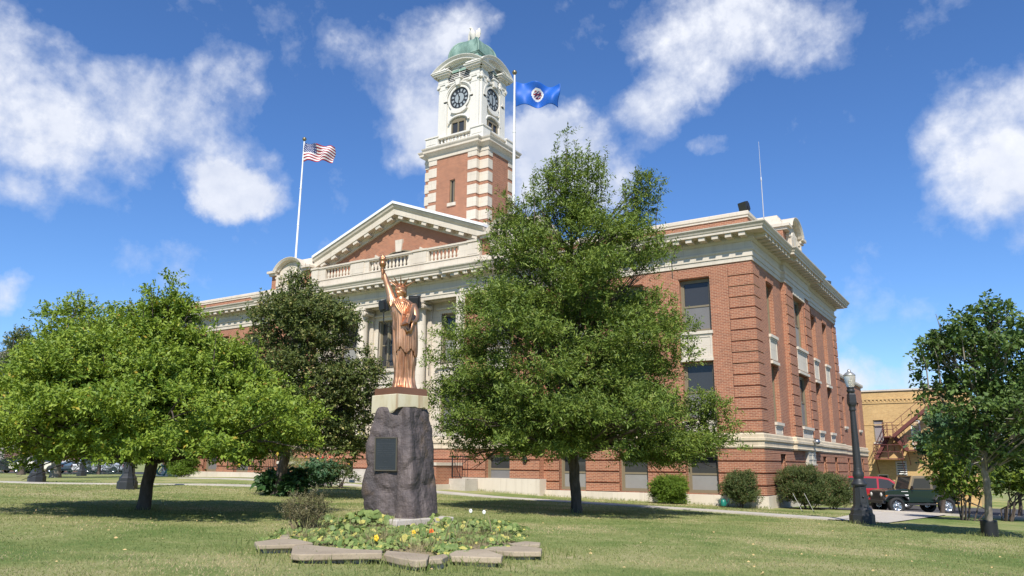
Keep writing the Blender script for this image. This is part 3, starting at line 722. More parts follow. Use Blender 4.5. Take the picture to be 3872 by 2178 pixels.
for (a, b, k) in bays:
    for i in range(k):
        x = a + (b - a) * (i + 0.5) / k
        if first is None: o = first = bp.build('baluster', STONE, bs)
        else: o = first.copy(); COL.objects.link(o)
        o.location = (x, (y0 + y1) / 2, 10.521)
# pediment
HP, ZB, ZA, YP = 6.15, 9.9, 14.32, 31.85
SL = (ZA - 12.0) / HP
pm = MB(); pm.prism([(-HP, 9.9), (HP, 9.9), (HP, ZA - 0.42 - SL * HP), (0, ZA - 0.42), (-HP, ZA - 0.42 - SL * HP)], (AX, YP + 5.6, 0), U, (0, 0, 1), (0, -1, 0), 5.6)
pmo = hp(pm, 'pediment', BRICK)
rk = MB(); tops = MB()
rprof = [(-0.84, 0.0), (-0.84, -0.12), (-0.66, -0.12), (-0.60, -0.20), (-0.56, -0.20), (-0.56, -0.58), (-0.24, -0.58), (-0.14, -0.68), (0.0, -0.74)]   # (height under the top line, out from the wall)
for s in (-1, 1):
    vs = []
    for (x, zz) in ((0, 0), (HP + 0.1, 1)):
        for (h, o) in rprof: vs.append((AX + s * x, YP + o, ZA - SL * x + h))
        for (h, o) in ((0.0, 0.3),): vs.append((AX + s * x, YP + o, ZA - SL * x + h))
    k = len(rprof) + 1
    rk.add(vs, [((i, k + i, k + i + 1, i + 1) if s > 0 else (i, i + 1, k + i + 1, k + i)) for i in range(k - 1)] + [tuple(range(k, 2 * k))])
    cs = np.array([s * 1.0, 0, -SL]); cs /= np.linalg.norm(cs); nn = np.cross((0, 1, 0), cs); nn = nn if nn[2] > 0 else -nn
    for i in range(7):                               # raking modillions
        x = 0.42 + i * 0.86
        c = np.array([AX + s * x, YP - 0.37, ZA - SL * x - 0.655]); rk.obox(c, cs * 0.17, (0, 0.17, 0), nn * 0.085)
    # white roofing edge
    a = np.array([AX - s * 0.0, YP - 0.80, ZA + 0.02]); 
    q = [(AX, YP - 0.80, ZA + 0.03), (AX + s * (HP + 0.12), YP - 0.80, ZA + 0.03 - SL * (HP + 0.12)), (AX + s * (HP + 0.12), 37.4, ZA + 0.03 - SL * (HP + 0.12)), (AX, 37.4, ZA + 0.03)]
    q2 = [(p[0], p[1], p[2] + 0.15) for p in q]
    fs = [(3, 2, 1, 0), (4, 5, 6, 7), (0, 1, 5, 4), (1, 2, 6, 5), (2, 3, 7, 6), (3, 0, 4, 7)]
    tops.add(q + q2, fs)
rko = rk.build('raking_cornice', STONE, pmo); tops.build('roof', ROOFW, pmo)
# lunette with brick arch, keystone and springers
aw = MB(); r1, r0, cz, zc = 2.95, 2.60, 9.15, 0
arc = [(r1 * math.cos(t), cz + r1 * math.sin(t)) for t in np.linspace(R(52), R(128), 25)] + [(r0 * math.cos(t), cz + r0 * math.sin(t)) for t in np.linspace(R(128), R(52), 25)]
vs = []; fs = []
for i in range(25):
    for y in (YP - 0.05, YP + 0.02):
        vs += [(AX + arc[i][0], y, arc[i][1]), (AX + arc[49 - i][0], y, arc[49 - i][1])]
for i in range(24):
    a = 4 * i; fs += [(a, a + 4, a + 5, a + 1), (a, a + 2, a + 6, a + 4), (a + 1, a + 5, a + 7, a + 3)]
aw.add(vs, fs); aw.build('arch', BRICK, pmo)
ln = MB(); ln.prism([(2.59 * math.cos(t), cz + 2.59 * math.sin(t)) for t in np.linspace(R(40), R(140), 30)], (AX, YP - 0.012, 0), U, (0, 0, 1), (0, 1, 0), 0.05); ln.build('lunette_window', PANE, pmo)
lf = MB(); 
for x in (-0.5, 0.5): lf.box(AX + x - 0.04, AX + x + 0.04, YP - 0.04, YP - 0.013, 10.9, cz + 2.5)
lf.tube([(AX + 2.56 * math.cos(t), YP - 0.03, cz + 2.56 * math.sin(t)) for t in np.linspace(R(45), R(135), 30)], 0.045, 6); lf.build('window_frame', FRAME, pmo)
ks = MB(); ks.prism([(-0.20, 11.66), (0.20, 11.66), (0.27, 12.36), (-0.27, 12.36)], (AX, YP - 0.12, 0), U, (0, 0, 1), (0, 1, 0), 0.16)
for s in (-1, 1): ks.prism([(s * 1.62 - 0.24, 11.0), (s * 1.62 + 0.24, 11.0), (s * 1.66 + 0.20, 11.55), (s * 1.66 - 0.10, 11.72)], (AX, YP - 0.12, 0), U, (0, 0, 1), (0, 1, 0), 0.16)
ks.build('keystone', STONE, pmo)

# --- aedicules: arched parapet blocks over the pavilions
def aedicule(o, u, n, w=3.5, d=1.7, z0=9.9):
    """o = middle of the front face at z0; u along the face, n outward"""
    o, u, n = np.array([o[0], o[1], z0]), np.array([u[0], u[1], 0.0]), np.array([n[0], n[1], 0.0]); z = np.array([0, 0, 1.0])
    def ob(mb, a, b, c, e, h0, h1): mb.obox(o + u * (a + b) / 2 + n * (c + e) / 2 + z * (h0 + h1) / 2, u * (b - a) / 2, n * (e - c) / 2, z * (h1 - h0) / 2)
    h = w / 2; bk = MB(); ob(bk, -h, h, -d, 0, 0, 1.35); root = hp(bk, 'parapet_block', BRICK)
    st = MB()
    ob(st, -h - 0.05, h + 0.05, -d - 0.05, 0.06, 0.0, 0.50)
    for s in (-1, 1):                                 # pilasters of the niche, consoles
        a = s * 0.98; ob(st, a - 0.17, a + 0.17, -0.02, 0.16, 0.50, 1.36); ob(st, a - 0.22, a + 0.22, -0.02, 0.22, 1.12, 1.22); ob(st, a - 0.11, a + 0.11, 0.1, 0.24, 0.62, 1.1)
        ob(st, s * 1.48 - 0.30, s * 1.48 + 0.30, -d - 0.12, 0.22, 1.352, 1.50); ob(st, s * 1.52 - 0.36, s * 1.52 + 0.36, -d - 0.2, 0.34, 1.50, 1.64)
    ob(st, -1.2, 1.2, -d - 0.12, -0.2, 1.352, 1.64)
    # arched hood
    ri, ro = 1.02, 1.24; c0 = 1.16; k = 17; vs = []; fs = []
    ts = np.linspace(R(24), R(156), k)
    for t in ts:
        for (r, q) in ((ri, -0.3), (ri, 0.14), (ri + 0.05, 0.16), (ri + 0.09, 0.30), (ro, 0.38), (ro + 0.03, 0.38), (ro + 0.03, -d)):
            vs.append(o + u * r * 1.12 * math.cos(t) + z * (c0 + r * 0.92 * math.sin(t)) + n * q)
    for i in range(k - 1):
        for j in range(6): fs.append((i * 7 + j, (i + 1) * 7 + j, (i + 1) * 7 + j + 1, i * 7 + j + 1))
    fs += [tuple(range(7)), tuple(range((k - 1) * 7, k * 7))[::-1]]
    st.add(vs, fs)
    # niche back, shield with swags
    st.prism([(1.10 * math.cos(t), c0 + 0.93 * math.sin(t)) for t in np.linspace(R(20), R(160), 15)] + [(-0.8, 0.5), (0.8, 0.5)], o - n * 0.02, u, z, n, 0.05)
    st.build('niche', STONE, root)
    sh = MB(); sh.prism([(-0.26, 1.55), (-0.30, 1.2), (-0.18, 0.85), (0, 0.68), (0.18, 0.85), (0.30, 1.2), (0.26, 1.55), (0, 1.64)][::-1], o + n * 0.03, u, z, n, 0.12)
    for s in (-1, 1):
        sh.tube([o + u * s * (0.3 + 0.4 * t) + z * (1.5 - 0.9 * t + 0.25 * math.sin(3 * t)) + n * 0.08 for t in np.linspace(0, 1, 8)], [0.07, 0.09, 0.11, 0.1, 0.12, 0.1, 0.08, 0.05], 7)
    sh.build('shield_ornament', STONE, root)
    # stepped top slab
    tp = MB(); 
    for (a, e, h0, h1) in ((h + 0.08, 0.0, 1.64, 1.78), (h - 0.1, -0.1, 1.78, 2.02), (h - 0.3, -0.25, 2.02, 2.24)):
        p = [o + u * i * a + n * (e if j > 0 else -d - 0.1 + 0.1) + z * h0 for (i, j) in ((-1, 1), (1, 1), (1, -1), (-1, -1))]
        q = [o + u * i * (a - 0.06) + n * ((e if j > 0 else -d) - 0.05 * j) + z * h1 for (i, j) in ((-1, 1), (1, 1), (1, -1), (-1, -1))]
        tp.add(p + q, [(3, 2, 1, 0), (4, 5, 6, 7), (0, 1, 5, 4), (1, 2, 6, 5), (2, 3, 7, 6), (3, 0, 4, 7)])
    tp.build('top_slab', STONE, root)
aedicule((-36.1, YC - 0.02), (1, 0), (0, -1)); aedicule((-20.1, YC - 0.02), (1, 0), (0, -1)); aedicule((XP - 0.06, 39.0), (0, 1), (1, 0))
# ------------------------------------------------------------------ clock tower
TX0, TX1, TY0, TY1 = -30.55, -25.58, 36.87, 39.75
FX0, FX1, FY = -29.97, -26.22, 36.52
tw = MB()
slit = [(-28.28, -27.86, 16.0, 17.55)]
tw.wall((0, FY, 0), U, NF, FX0, FX1, 9.0, 19.5, slit, 0.25)
tw.box(TX0, TX1, TY0, TY1, 9.0, 19.5)
for x, n in ((FX0, -1), (FX1, 1)): tw.add([(x, FY, 9), (x, TY0, 9), (x, TY0, 19.5), (x, FY, 19.5)], [(0, 1, 2, 3) if n > 0 else (3, 2, 1, 0)])
tower = hp(tw, 'clock_tower', BRICK)
for corner in range(4):                            # white quoin blocks between brick bands, one stack per corner
    qs = MB(); z = 12.15
    while z < 19.2:
        z1 = z + 0.60
        if corner < 2:
            (a, b) = ((FX0 - 0.035, FX0 + 0.62), (FX1 - 0.66, FX1 + 0.035))[corner]; qs.box(a, b, FY - 0.035, TY0 + 0.02, z, z1)
            (a, b) = ((TX0 - 0.035, FX0 - 0.03), (FX1 + 0.03, TX1 + 0.035))[corner]; qs.box(a, b, TY0 - 0.035, TY0 + 0.45, z, z1)
        else:
            (a, b) = ((TX1 - 0.5, TX1 + 0.035), (TX0 - 0.035, TX0 + 0.5))[corner - 2]; qs.box(a, b, TY1 - 0.62, TY1 + 0.035, z, z1)
        z += 0.832
    qs.build('quoin', STONE, tower)
sl = MB(); sl.box(-28.28, -27.86, FY + 0.16, FY + 0.2, 16.0, 17.55); sl.build('slit_window', PANE, tower)
ss = MB(); ss.box(-28.05, -27.98, FY + 0.1, FY + 0.16, 16.0, 17.55); ss.box(-28.28, -28.2, FY + 0.08, FY + 0.18, 16.0, 17.55); ss.build('window_frame', FRAME, tower)
sk = MB(); sk.box(-28.40, -27.74, FY - 0.08, FY + 0.2, 15.78, 15.99); sk.build('sill', STONE, tower)
TP = [(FX0, FY), (FX1, FY), (FX1, TY0), (TX1, TY0), (TX1, TY1), (TX0, TY1), (TX0, TY0), (FX0, TY0)]
tc = MB(); tc.sweep(TP, [(-0.05, 19.15), (0.07, 19.15), (0.07, 19.32), (0.04, 19.34), (0.04, 19.46), (0.16, 19.56), (0.20, 19.62), (0.33, 19.64), (0.33, 19.76), (0.40, 19.86), (0.42, 19.93), (-0.3, 19.97)], closed=True)
tc.box(TX0, TX1, TY0, TY1, 19.6, 19.9); tc.build('tower_cornice', STONE, tower)
# balustrade round the belfry
tb = MB(); TB = [(-30.3, 36.62), (-25.85, 36.62), (-25.85, 39.95), (-30.3, 39.95)]
tb.sweep(TB, [(0, 19.94), (0.06, 19.94), (0.06, 20.22), (0, 20.25), (-0.3, 20.25), (-0.3, 19.94)], closed=True)
tb.sweep(TB, [(0.0, 20.60), (0.05, 20.62), (0.05, 20.72), (-0.32, 20.74), (-0.32, 20.60), (0, 20.60)], closed=True)
def ped(x0, x1, y0, y1): tb.box(x0, x1, y0, y1, 19.95, 20.74); tb.box(x0 - 0.05, x1 + 0.05, y0 - 0.05, y1 + 0.05, 20.74, 20.83); tb.box(x0 + 0.12, x1 - 0.12, y0 - 0.02, y1 + 0.02, 20.3, 20.6)
NX, NY = 0.98, 0.80
for (sx, sy) in ((0, 0), (1, 0), (1, 1), (0, 1)):
    xa, xb = (-30.38, -30.38 + NX) if sx == 0 else (-25.77 - NX, -25.77); ya, yb = (36.54, 36.54 + NY) if sy == 0 else (40.03 - NY, 40.03)
    ped(xa, xb, ya, yb)
tbo = tb.build('tower_balustrade', WHITE, tower)
b0 = MB(); b0.lathe([(0.075, 0), (0.075, 0.04), (0.04, 0.06), (0.08, 0.13), (0.07, 0.2), (0.038, 0.27), (0.055, 0.3), (0.075, 0.32), (0.075, 0.352)], n=10)
first = None
spots = [(-29.2 + i * 0.285, 36.77) for i in range(9)] + [(-26.0, 37.5 + i * 0.275) for i in range(7)]
for (x, y) in spots:
    if first is None: o = first = b0.build('baluster', WHITE, tbo)
    else: o = first.copy(); COL.objects.link(o)
    o.location = (x, y, 20.248)
# belfry
BX0, BX1, BY0, BY1 = -29.72, -26.48, 37.12, 39.85
bf = MB(); bf.box(BX0, BX1, BY0, BY1, 19.9, 25.6)
CXb, CYb = (BX0 + BX1) / 2, (BY0 + BY1) / 2
for sx in (0, 1):
    for sy in (0, 1):
        # corner piers with a re-entrant corner: two pilasters each
        for (wx, wy, dx, dy) in ((0.66, 0.5, 0.0, 0.14), (0.5, 0.62, 0.14, 0.0)):
            xa, xb = (BX0 - dx, BX0 + wx) if sx == 0 else (BX1 - wx, BX1 + dx); ya, yb = (BY0 - dy, BY0 + wy) if sy == 0 else (BY1 - wy, BY1 + dy)
            bf.box(xa, xb, ya, yb, 20.5, 24.62)
            bf.box(xa - 0.05, xb + 0.05, ya - 0.05, yb + 0.05, 20.76, 20.90); bf.box(xa - 0.025, xb + 0.025, ya - 0.025, yb + 0.025, 20.90, 20.99)
belfry = bf.build('belfry', WHITE, tower)
# ionic capitals and broken entablature blocks
for sx in (0, 1):
    for sy in (0, 1):
        cpb = MB()
        for (wx, wy, dx, dy, ax) in ((0.66, 0.5, 0.0, 0.14, 0), (0.5, 0.62, 0.14, 0.0, 1)):
            xa, xb = (BX0 - dx, BX0 + wx) if sx == 0 else (BX1 - wx, BX1 + dx); ya, yb = (BY0 - dy, BY0 + wy) if sy == 0 else (BY1 - wy, BY1 + dy)
            cpb.box(xa - 0.05, xb + 0.05, ya - 0.05, yb + 0.05, 24.62, 24.72)
            cpb.box(xa - 0.02, xb + 0.02, ya - 0.02, yb + 0.02, 24.25, 24.31)
            yo = ya - 0.03 if sy == 0 else yb + 0.03; xo = xa - 0.03 if sx == 0 else xb + 0.03
            for q in (0, 1):
                if ax == 0: c0 = ((xa if q == 0 else xb), yo, 24.52); d = (0, 0.07, 0)
                else: c0 = (xo, (ya if q == 0 else yb), 24.52); d = (0.07, 0, 0)
                cpb.tube([np.array(c0) - np.array(d), np.array(c0) + np.array(d)], 0.115, 12)
            cpb.box(xa - 0.06, xb + 0.06, ya - 0.06, yb + 0.06, 24.72, 24.90); cpb.box(xa - 0.02, xb + 0.02, ya - 0.02, yb + 0.02, 24.90, 25.15)
            cpb.box(xa - 0.14, xb + 0.14, ya - 0.14, yb + 0.14, 25.15, 25.25); cpb.box(xa - 0.28, xb + 0.28, ya - 0.28, yb + 0.28, 25.25, 25.36)
            cpb.box(xa - 0.36, xb + 0.36, ya - 0.36, yb + 0.36, 25.36, 25.46)
        cpb.build('capital', WHITE, belfry)
ar = MB(); ar.box(BX0 + 0.6, BX1 - 0.6, BY0 - 0.08, BY1 + 0.08, 24.50, 24.58); ar.box(BX0 + 0.6, BX1 - 0.6, BY0 - 0.12, BY1 + 0.12, 24.58, 24.66)
ar.box(BX0 - 0.08, BX1 + 0.08, BY0 + 0.5, BY1 - 0.5, 24.503, 24.583); ar.box(BX0 - 0.12, BX1 + 0.12, BY0 + 0.5, BY1 - 0.5, 24.583, 24.663); ar.build('architrave', WHITE, belfry)
SIDES = [((CXb, BY0, 0), (1, 0, 0), (0, -1, 0), (BX1 - BX0) / 2), ((BX1, CYb, 0), (0, 1, 0), (1, 0, 0), (BY1 - BY0) / 2),
         ((CXb, BY1, 0), (-1, 0, 0), (0, 1, 0), (BX1 - BX0) / 2), ((BX0, CYb, 0), (0, -1, 0), (-1, 0, 0), (BY1 - BY0) / 2)]
FACE = simple('clock_face_grey', (0.30, 0.335, 0.35), 0.5, var=0.06); CLK = simple('clock_dark', (0.025, 0.027, 0.03), 0.5)
def disc(mb, o, u, n, r, z, t, k=40): mb.prism([(r * math.cos(a), z + r * math.sin(a)) for a in np.linspace(0, 2 * PI, k, endpoint=False)], o, u, (0, 0, 1), n, t)
def ring(mb, o, u, n, ra, rb, z, d0, d1, a0=0, a1=2 * PI, k=40):
    o, u, n = [np.array(q, float) for q in (o, u, n)]; Z = np.array([0, 0, 1.0]); vs = []; fs = []
    for a in np.linspace(a0, a1, k):
        for (r, d) in ((ra, d0), (ra, d1), (rb, d1), (rb, d0)): vs.append(o + u * r * math.cos(a) + Z * (z + r * math.sin(a)) + n * d)
    for i in range(k - 1):
        for j in range(4): fs.append((i * 4 + j, i * 4 + (j + 1) % 4, (i + 1) * 4 + (j + 1) % 4, (i + 1) * 4 + j))
    mb.add(vs, fs)
ZC = 23.42
for si, (o, u, n, hw) in enumerate(SIDES):
    o, u, n = [np.array(q, float) for q in (o, u, n)]; Z = np.array([0, 0, 1.0])
    # clock
    ck = MB(); disc(ck, o - n * 0.05, u, n, 0.76, ZC, 0.08); c = ck.build('clock', CLK, belfry)
    dl = MB(); disc(dl, o + n * 0.032, u, n, 0.36, ZC, 0.012)
    for h in range(12):                              # pale fields between the numerals
        a0 = 2 * PI * (h + 0.26) / 12; a1 = 2 * PI * (h + 0.74) / 12
        p = [o + n * 0.036 + u * r * math.sin(a) + Z * (ZC + r * math.cos(a)) for (r, a) in ((0.45, a0), (0.64, a0), (0.64, a1), (0.45, a1))]; dl.add(p, [(3, 2, 1, 0)])
    dl.build('dial', FACE, c)
    hd = MB()
    for (a, l, w) in ((R(343), 0.62, 0.05), (R(188), 0.42, 0.07)):
        p = o + n * 0.07; d = u * math.sin(a) + Z * math.cos(a); hd.bar(p + Z * ZC - d * 0.12, p + Z * ZC + d * l, w, 0.02, up=n)
    hd.build('hand', CLK, c)
    # round moulding, arch, keystone, imposts
    rg = MB(); ring(rg, o, u, n, 0.76, 0.90, ZC, -0.02, 0.10); ring(rg, o, u, n, 0.98, 1.14, ZC, -0.02, 0.12, R(2), R(178)); ring(rg, o, u, n, 1.06, 1.16, ZC, 0.11, 0.17, R(2), R(178))
    ring(rg, o, u, n, 0.90, 1.10, ZC, -0.02, 0.16, R(232), R(308), 14)
    rg.prism([(-0.13, ZC + 0.86), (0.13, ZC + 0.86), (0.22, ZC + 1.32), (-0.22, ZC + 1.32)], o, u, Z, n, 0.30); rg.prism([(-0.29, ZC + 1.32), (0.29, ZC + 1.32), (0.29, ZC + 1.40), (-0.29, ZC + 1.40)], o, u, Z, n, 0.34)
    for s in (-1, 1):
        rg.obox(o + u * s * 1.04 + Z * (ZC - 0.04) + n * 0.1, u * 0.15, n * 0.11, Z * 0.05); rg.obox(o + u * s * 1.04 + Z * (ZC - 0.14) + n * 0.06, u * 0.12, n * 0.08, Z * 0.05)
        rg.obox(o + u * s * 1.06 + Z * (20.9 + ZC - 0.19) / 2 + n * 0.02, u * 0.11, n * 0.05, Z * (ZC - 0.19 - 20.9) / 2)
    rg.build('clock_surround', WHITE, c)
    # small window under the clock with a curved hood
    wn = MB()
    for (a, b, c0, c1) in ((-0.56, -0.47, 20.75, 21.78), (0.47, 0.56, 20.75, 21.78), (-0.47, 0.47, 21.70, 21.78), (-0.04, 0.04, 20.75, 21.70)):
        wn.obox(o + u * (a + b) / 2 + Z * (c0 + c1) / 2 + n * 0.05, u * (b - a) / 2, n * 0.06, Z * (c1 - c0) / 2)
    wn.prism([(-0.56, 21.785), (0.56, 21.785)] + [(0.56 * math.cos(t), 21.785 + 0.2 * math.sin(t)) for t in np.linspace(0.1, PI - 0.1, 9)], o, u, Z, n, 0.06)
    w = wn.build('belfry_window', FRAME, belfry)
    pg = MB(); pg.obox(o + Z * 21.22 + n * 0.02, u * 0.47, n * 0.025, Z * 0.48); pg.build('pane', PANE, w)
    hdm = MB(); pts = [o + u * 0.80 * math.cos(t) + Z * (21.74 + 0.40 * math.sin(t)) + n * 0.10 for t in np.linspace(0, PI, 15)]; hdm.tube(pts, 0.085, 6); hdm.build('hood', WHITE, w)
    # louvred opening under the arched cornice
    lv = MB()
    for k in range(6):
        zz = 24.74 + k * 0.125; ww = 0.95 if k < 4 else (0.86 if k == 4 else 0.62); lv.obox(o + Z * zz + n * 0.03, u * ww, n * 0.05 + Z * -0.03, Z * 0.02)
    lv.obox(o + Z * 25.05 + n * 0.05, u * 0.03, n * 0.06, Z * 0.38)
    lb = MB(); lb.prism([(-0.97, 24.68), (0.97, 24.68), (0.97, 25.2), (0.6, 25.5), (0, 25.6), (-0.6, 25.5), (-0.97, 25.2)], o, u, Z, n, 0.012)
    l = lv.build('louvre', simple('white_louvre', (0.62, 0.60, 0.56), 0.6), belfry); lb.build('louvre_back', CLK, l)
    # segmental arched cornice
    hs_ = hw + 0.34 + 0.16; rise = 0.84; rr = (hs_ ** 2 + rise ** 2) / (2 * rise); zc = 25.42 + rise - rr; am = math.asin(hs_ / rr)
    ac = MB(); k = 25; vs = []; fs = []
    pf = [(-0.36, -0.1), (-0.36, 0.08), (-0.26, 0.10), (-0.22, 0.20), (-0.20, 0.36), (-0.11, 0.37), (-0.05, 0.43), (0.02, 0.50), (0.05, 0.50), (0.06, -0.9)]
    for t in np.linspace(-am, am, k):
        for (h, d) in pf: vs.append(o + u * (rr + h) * math.sin(t) + Z * (zc + (rr + h) * math.cos(t)) + n * d)
    m = len(pf)
    for i in range(k - 1):
        for j in range(m - 1): fs.append((i * m + j, (i + 1) * m + j, (i + 1) * m + j + 1, i * m + j + 1))
    fs += [tuple(range(m)), tuple(range((k - 1) * m, k * m))[::-1]]; ac.add(vs, fs)
    for s in (-1, 1): ac.prism([(s * (hw + 0.30), 25.46), (s * (hw - 0.52), 25.46), (s * (hw - 0.52), 25.46 + 0.44)][::1 if s > 0 else -1], o + n * 0.0, u, Z, n, 0.30)
    ac.prism([((rr - 0.3) * math.sin(t), zc + (rr - 0.3) * math.cos(t)) for t in np.linspace(am * 0.75, -am * 0.75, 15)] + [(-0.98, 24.66), (-0.98, 24.66)][:1] + [(0.98, 24.66)], o - n * 0.3, u, Z, n, 0.24)
    ac.build('arched_cornice', WHITE, belfry)
# copper roof: square dome with ribbed corners over a flared base
dm = MB()
def sq(hx, hy, z): return [(CXb - hx, CYb - hy, z), (CXb + hx, CYb - hy, z), (CXb + hx, CYb + hy, z), (CXb - hx, CYb + hy, z)]
def loft(mb, rings, cap=True):
    vs = [p for r in rings for p in r]; fs = []
    for i in range(len(rings) - 1):
        for j in range(4): fs.append((4 * i + j, 4 * i + (j + 1) % 4, 4 * i + 4 + (j + 1) % 4, 4 * i + 4 + j))
    if cap: fs.append(tuple(range(len(vs) - 4, len(vs))))
    mb.add(vs, fs)
loft(dm, [sq(1.75, 1.5, 25.3), sq(1.5, 1.28, 25.75), sq(1.2, 1.05, 26.25), sq(1.12, 0.98, 26.62), sq(1.2, 1.05, 26.64), sq(1.2, 1.05, 26.70)])
loft(dm, [sq(1.13 * math.cos(t) ** 0.75 + 0.10, 0.98 * math.cos(t) ** 0.75 + 0.10, 26.70 + 1.42 * math.sin(t)) for t in np.linspace(0, PI / 2 - 0.12, 12)])
for (a, b) in ((-1, -1), (1, -1), (1, 1), (-1, 1)):
    dm.tube([(CXb + a * (1.13 * math.cos(t) ** 0.75 + 0.10), CYb + b * (0.98 * math.cos(t) ** 0.75 + 0.10), 26.70 + 1.42 * math.sin(t)) for t in np.linspace(0, PI / 2 - 0.12, 12)], 0.075, 6)
for zz in (26.0,):
    pass
dm.box(CXb - 0.3, CXb + 0.3, CYb - 0.3, CYb + 0.3, 28.0, 28.2)
dm.build('copper_dome', PATINA, tower)
# eagle
eg = thing('eagle_statue', 'white eagle with raised wings on top of the green dome', 'statue', (CXb, CYb, 28.2))
e = MB(); 
E0 = np.array([0.0, 0.0, 0.0])
e.tube([(0.03, 0.0, 0.02), (0.02, -0.02, 0.22), (0.0, -0.08, 0.46), (-0.01, -0.12, 0.66), (-0.02, -0.15, 0.80), (-0.03, -0.20, 0.90), (-0.05, -0.27, 0.93), (-0.08, -0.38, 0.87)], [0.10, 0.17, 0.22, 0.19, 0.125, 0.115, 0.09, 0.02], 14)
e.tube([(0.0, 0.05, 0.25), (0.02, 0.2, 0.08), (0.03, 0.3, -0.02)], [0.12, 0.12, 0.06], 8)
for s in (-1, 1): e.tube([(s * 0.09, -0.04, 0.25), (s * 0.1, -0.08, 0.10), (s * 0.1, -0.14, 0.0)], [0.085, 0.05, 0.06], 8)
e.lathe([(0.24, -0.02), (0.22, 0.03), (0.1, 0.05)], n=14)
body = e.build('body', WHITE, eg, smooth=True)
for s in (-1, 1):
    wv = []; k = 9
    outl = [(0.10, 0.52), (0.22, 0.74), (0.34, 0.96), (0.46, 1.00), (0.52, 0.86), (0.53, 0.60), (0.47, 0.34), (0.36, 0.12), (0.27, -0.02), (0.18, 0.16), (0.10, 0.34)]
    w = MB(); o = np.array([0, 0.02, 0.0]); uu = np.array([s * 0.95, 0.15, 0.0]); 
    w.prism(outl if s > 0 else outl[::-1], o, uu, (0, 0, 1), (s * -0.15, 0.95, 0), 0.09)
    for q in range(5): a = 0.20 + q * 0.07; w.tube([o + uu * a + np.array([0, -0.02, 0.85 - 0.04 * q]), o + uu * (a + 0.04) + np.array([0, -0.02, 0.20 + 0.02 * q])], [0.045, 0.025], 5)
    w.build('wing', WHITE, eg)
# ------------------------------------------------------------------ foliage
from mathutils import noise as mnoise
RG = np.random.default_rng(7); GAP = -0.10; SEP = 0.78
def leaf_mat(name, dark, light, odd, odd_share=0.06, trans=0.24, rough=0.52):
    m = bpy.data.materials.new(name); m.use_nodes = True; nt = m.node_tree; nt.nodes.clear()
    o = nt.nodes.new('ShaderNodeOutputMaterial'); b = nt.nodes.new('ShaderNodeBsdfPrincipled'); t = nt.nodes.new('ShaderNodeBsdfTranslucent'); mx = nt.nodes.new('ShaderNodeMixShader')
    a = N(nt, 'ShaderNodeAttribute', attribute_name='tint')
    r = ramp(nt, [(0.0, dark), (0.55, [(p + q) / 2 for p, q in zip(dark, light)]), (1.0 - odd_share - 0.01, light), (1.0 - odd_share, odd), (1.0, odd)]); L(nt, a, 'Fac', r, 0)
    L(nt, r, 0, b, 'Base Color'); b.inputs['Roughness'].default_value = rough; b.inputs['Specular IOR Level'].default_value = 0.32
    h = N(nt, 'ShaderNodeHueSaturation', i={'Value': 1.25, 'Saturation': 1.1, 'Hue': 0.485}); L(nt, r, 0, h, 'Color'); L(nt, h, 0, t, 'Color')
    mx.inputs[0].default_value = trans; L(nt, b, 0, mx, 1); L(nt, t, 0, mx, 2); L(nt, mx, 0, o, 0)
    return m
def bark_mat(name, a, c):
    m, nt, b, o = newmat(name); p = objc(nt)
    n = noise(nt, 9, mapv(nt, p, (1, 1, 0.25)), 7, 0.7); r = ramp(nt, [(0.35, a), (0.65, c)]); L(nt, n, 'Fac', r, 0); L(nt, r, 0, b, 'Base Color')
    b.inputs['Roughness'].default_value = 0.9; bump(nt, n.outputs['Fac'], b, 0.6, 0.03); return m
BARK = bark_mat('dark_bark', (0.045, 0.034, 0.026), (0.13, 0.10, 0.08)); BARKG = bark_mat('grey_bark', (0.13, 0.11, 0.09), (0.30, 0.26, 0.21))

def unit(v): return v / (np.linalg.norm(v, axis=-1, keepdims=True) + 1e-9)
def leaves(P, A, l, w, droop=0.25, fold=0.25):
    """one kite per leaf: P bases (n,3), A axis directions (n,3), l, w arrays"""
    n = len(P); A = unit(A + np.array([0, 0, -droop]) * RG.uniform(0.3, 1.3, (n, 1)))
    B = unit(np.cross(A, unit(RG.normal(size=(n, 3)) * 0.62 + np.array([0.22, -0.42, 1.0])))); Nn = np.cross(B, A)
    l = l[:, None]; w = w[:, None]; m = P + A * l * 0.45
    V = np.stack([P, m + B * w * 0.5 + Nn * w * fold, P + A * l, m - B * w * 0.5 + Nn * w * fold], 1).reshape(-1, 3)
    F = np.arange(4 * n).reshape(n, 4)
    return V, F
def sprays(C, D, n_leaf, length, l, w, spread=0.9, droop=0.25, jit=0.25):
    """pinnate sprays: stems from C along D (n,3) with leaves on both sides"""
    n = len(C); k = n_leaf; D = unit(D); S = unit(np.cross(D, RG.normal(size=(n, 3))))
    t = (np.arange(k) + 0.5) / k; side = np.where(np.arange(k) % 2 == 0, 1.0, -1.0)
    Ln = length * RG.uniform(0.6, 1.3, (n, 1, 1))
    P = C[:, None, :] + D[:, None, :] * t[None, :, None] * Ln - np.array([0, 0, 1.0]) * (t[None, :, None] ** 2) * Ln * 0.18
    A = D[:, None, :] * 0.7 + S[:, None, :] * side[None, :, None] * spread + RG.normal(size=(n, k, 3)) * jit
    P = P.reshape(-1, 3); A = A.reshape(-1, 3); m = len(P); sc = RG.uniform(0.65, 1.25, m)
    V, F = leaves(P, A, l * sc, w * sc, droop)
    tint = np.repeat(RG.uniform(0, 1, n), k) * 0.45 + RG.uniform(0, 1, m) * 0.55
    return V, F, tint
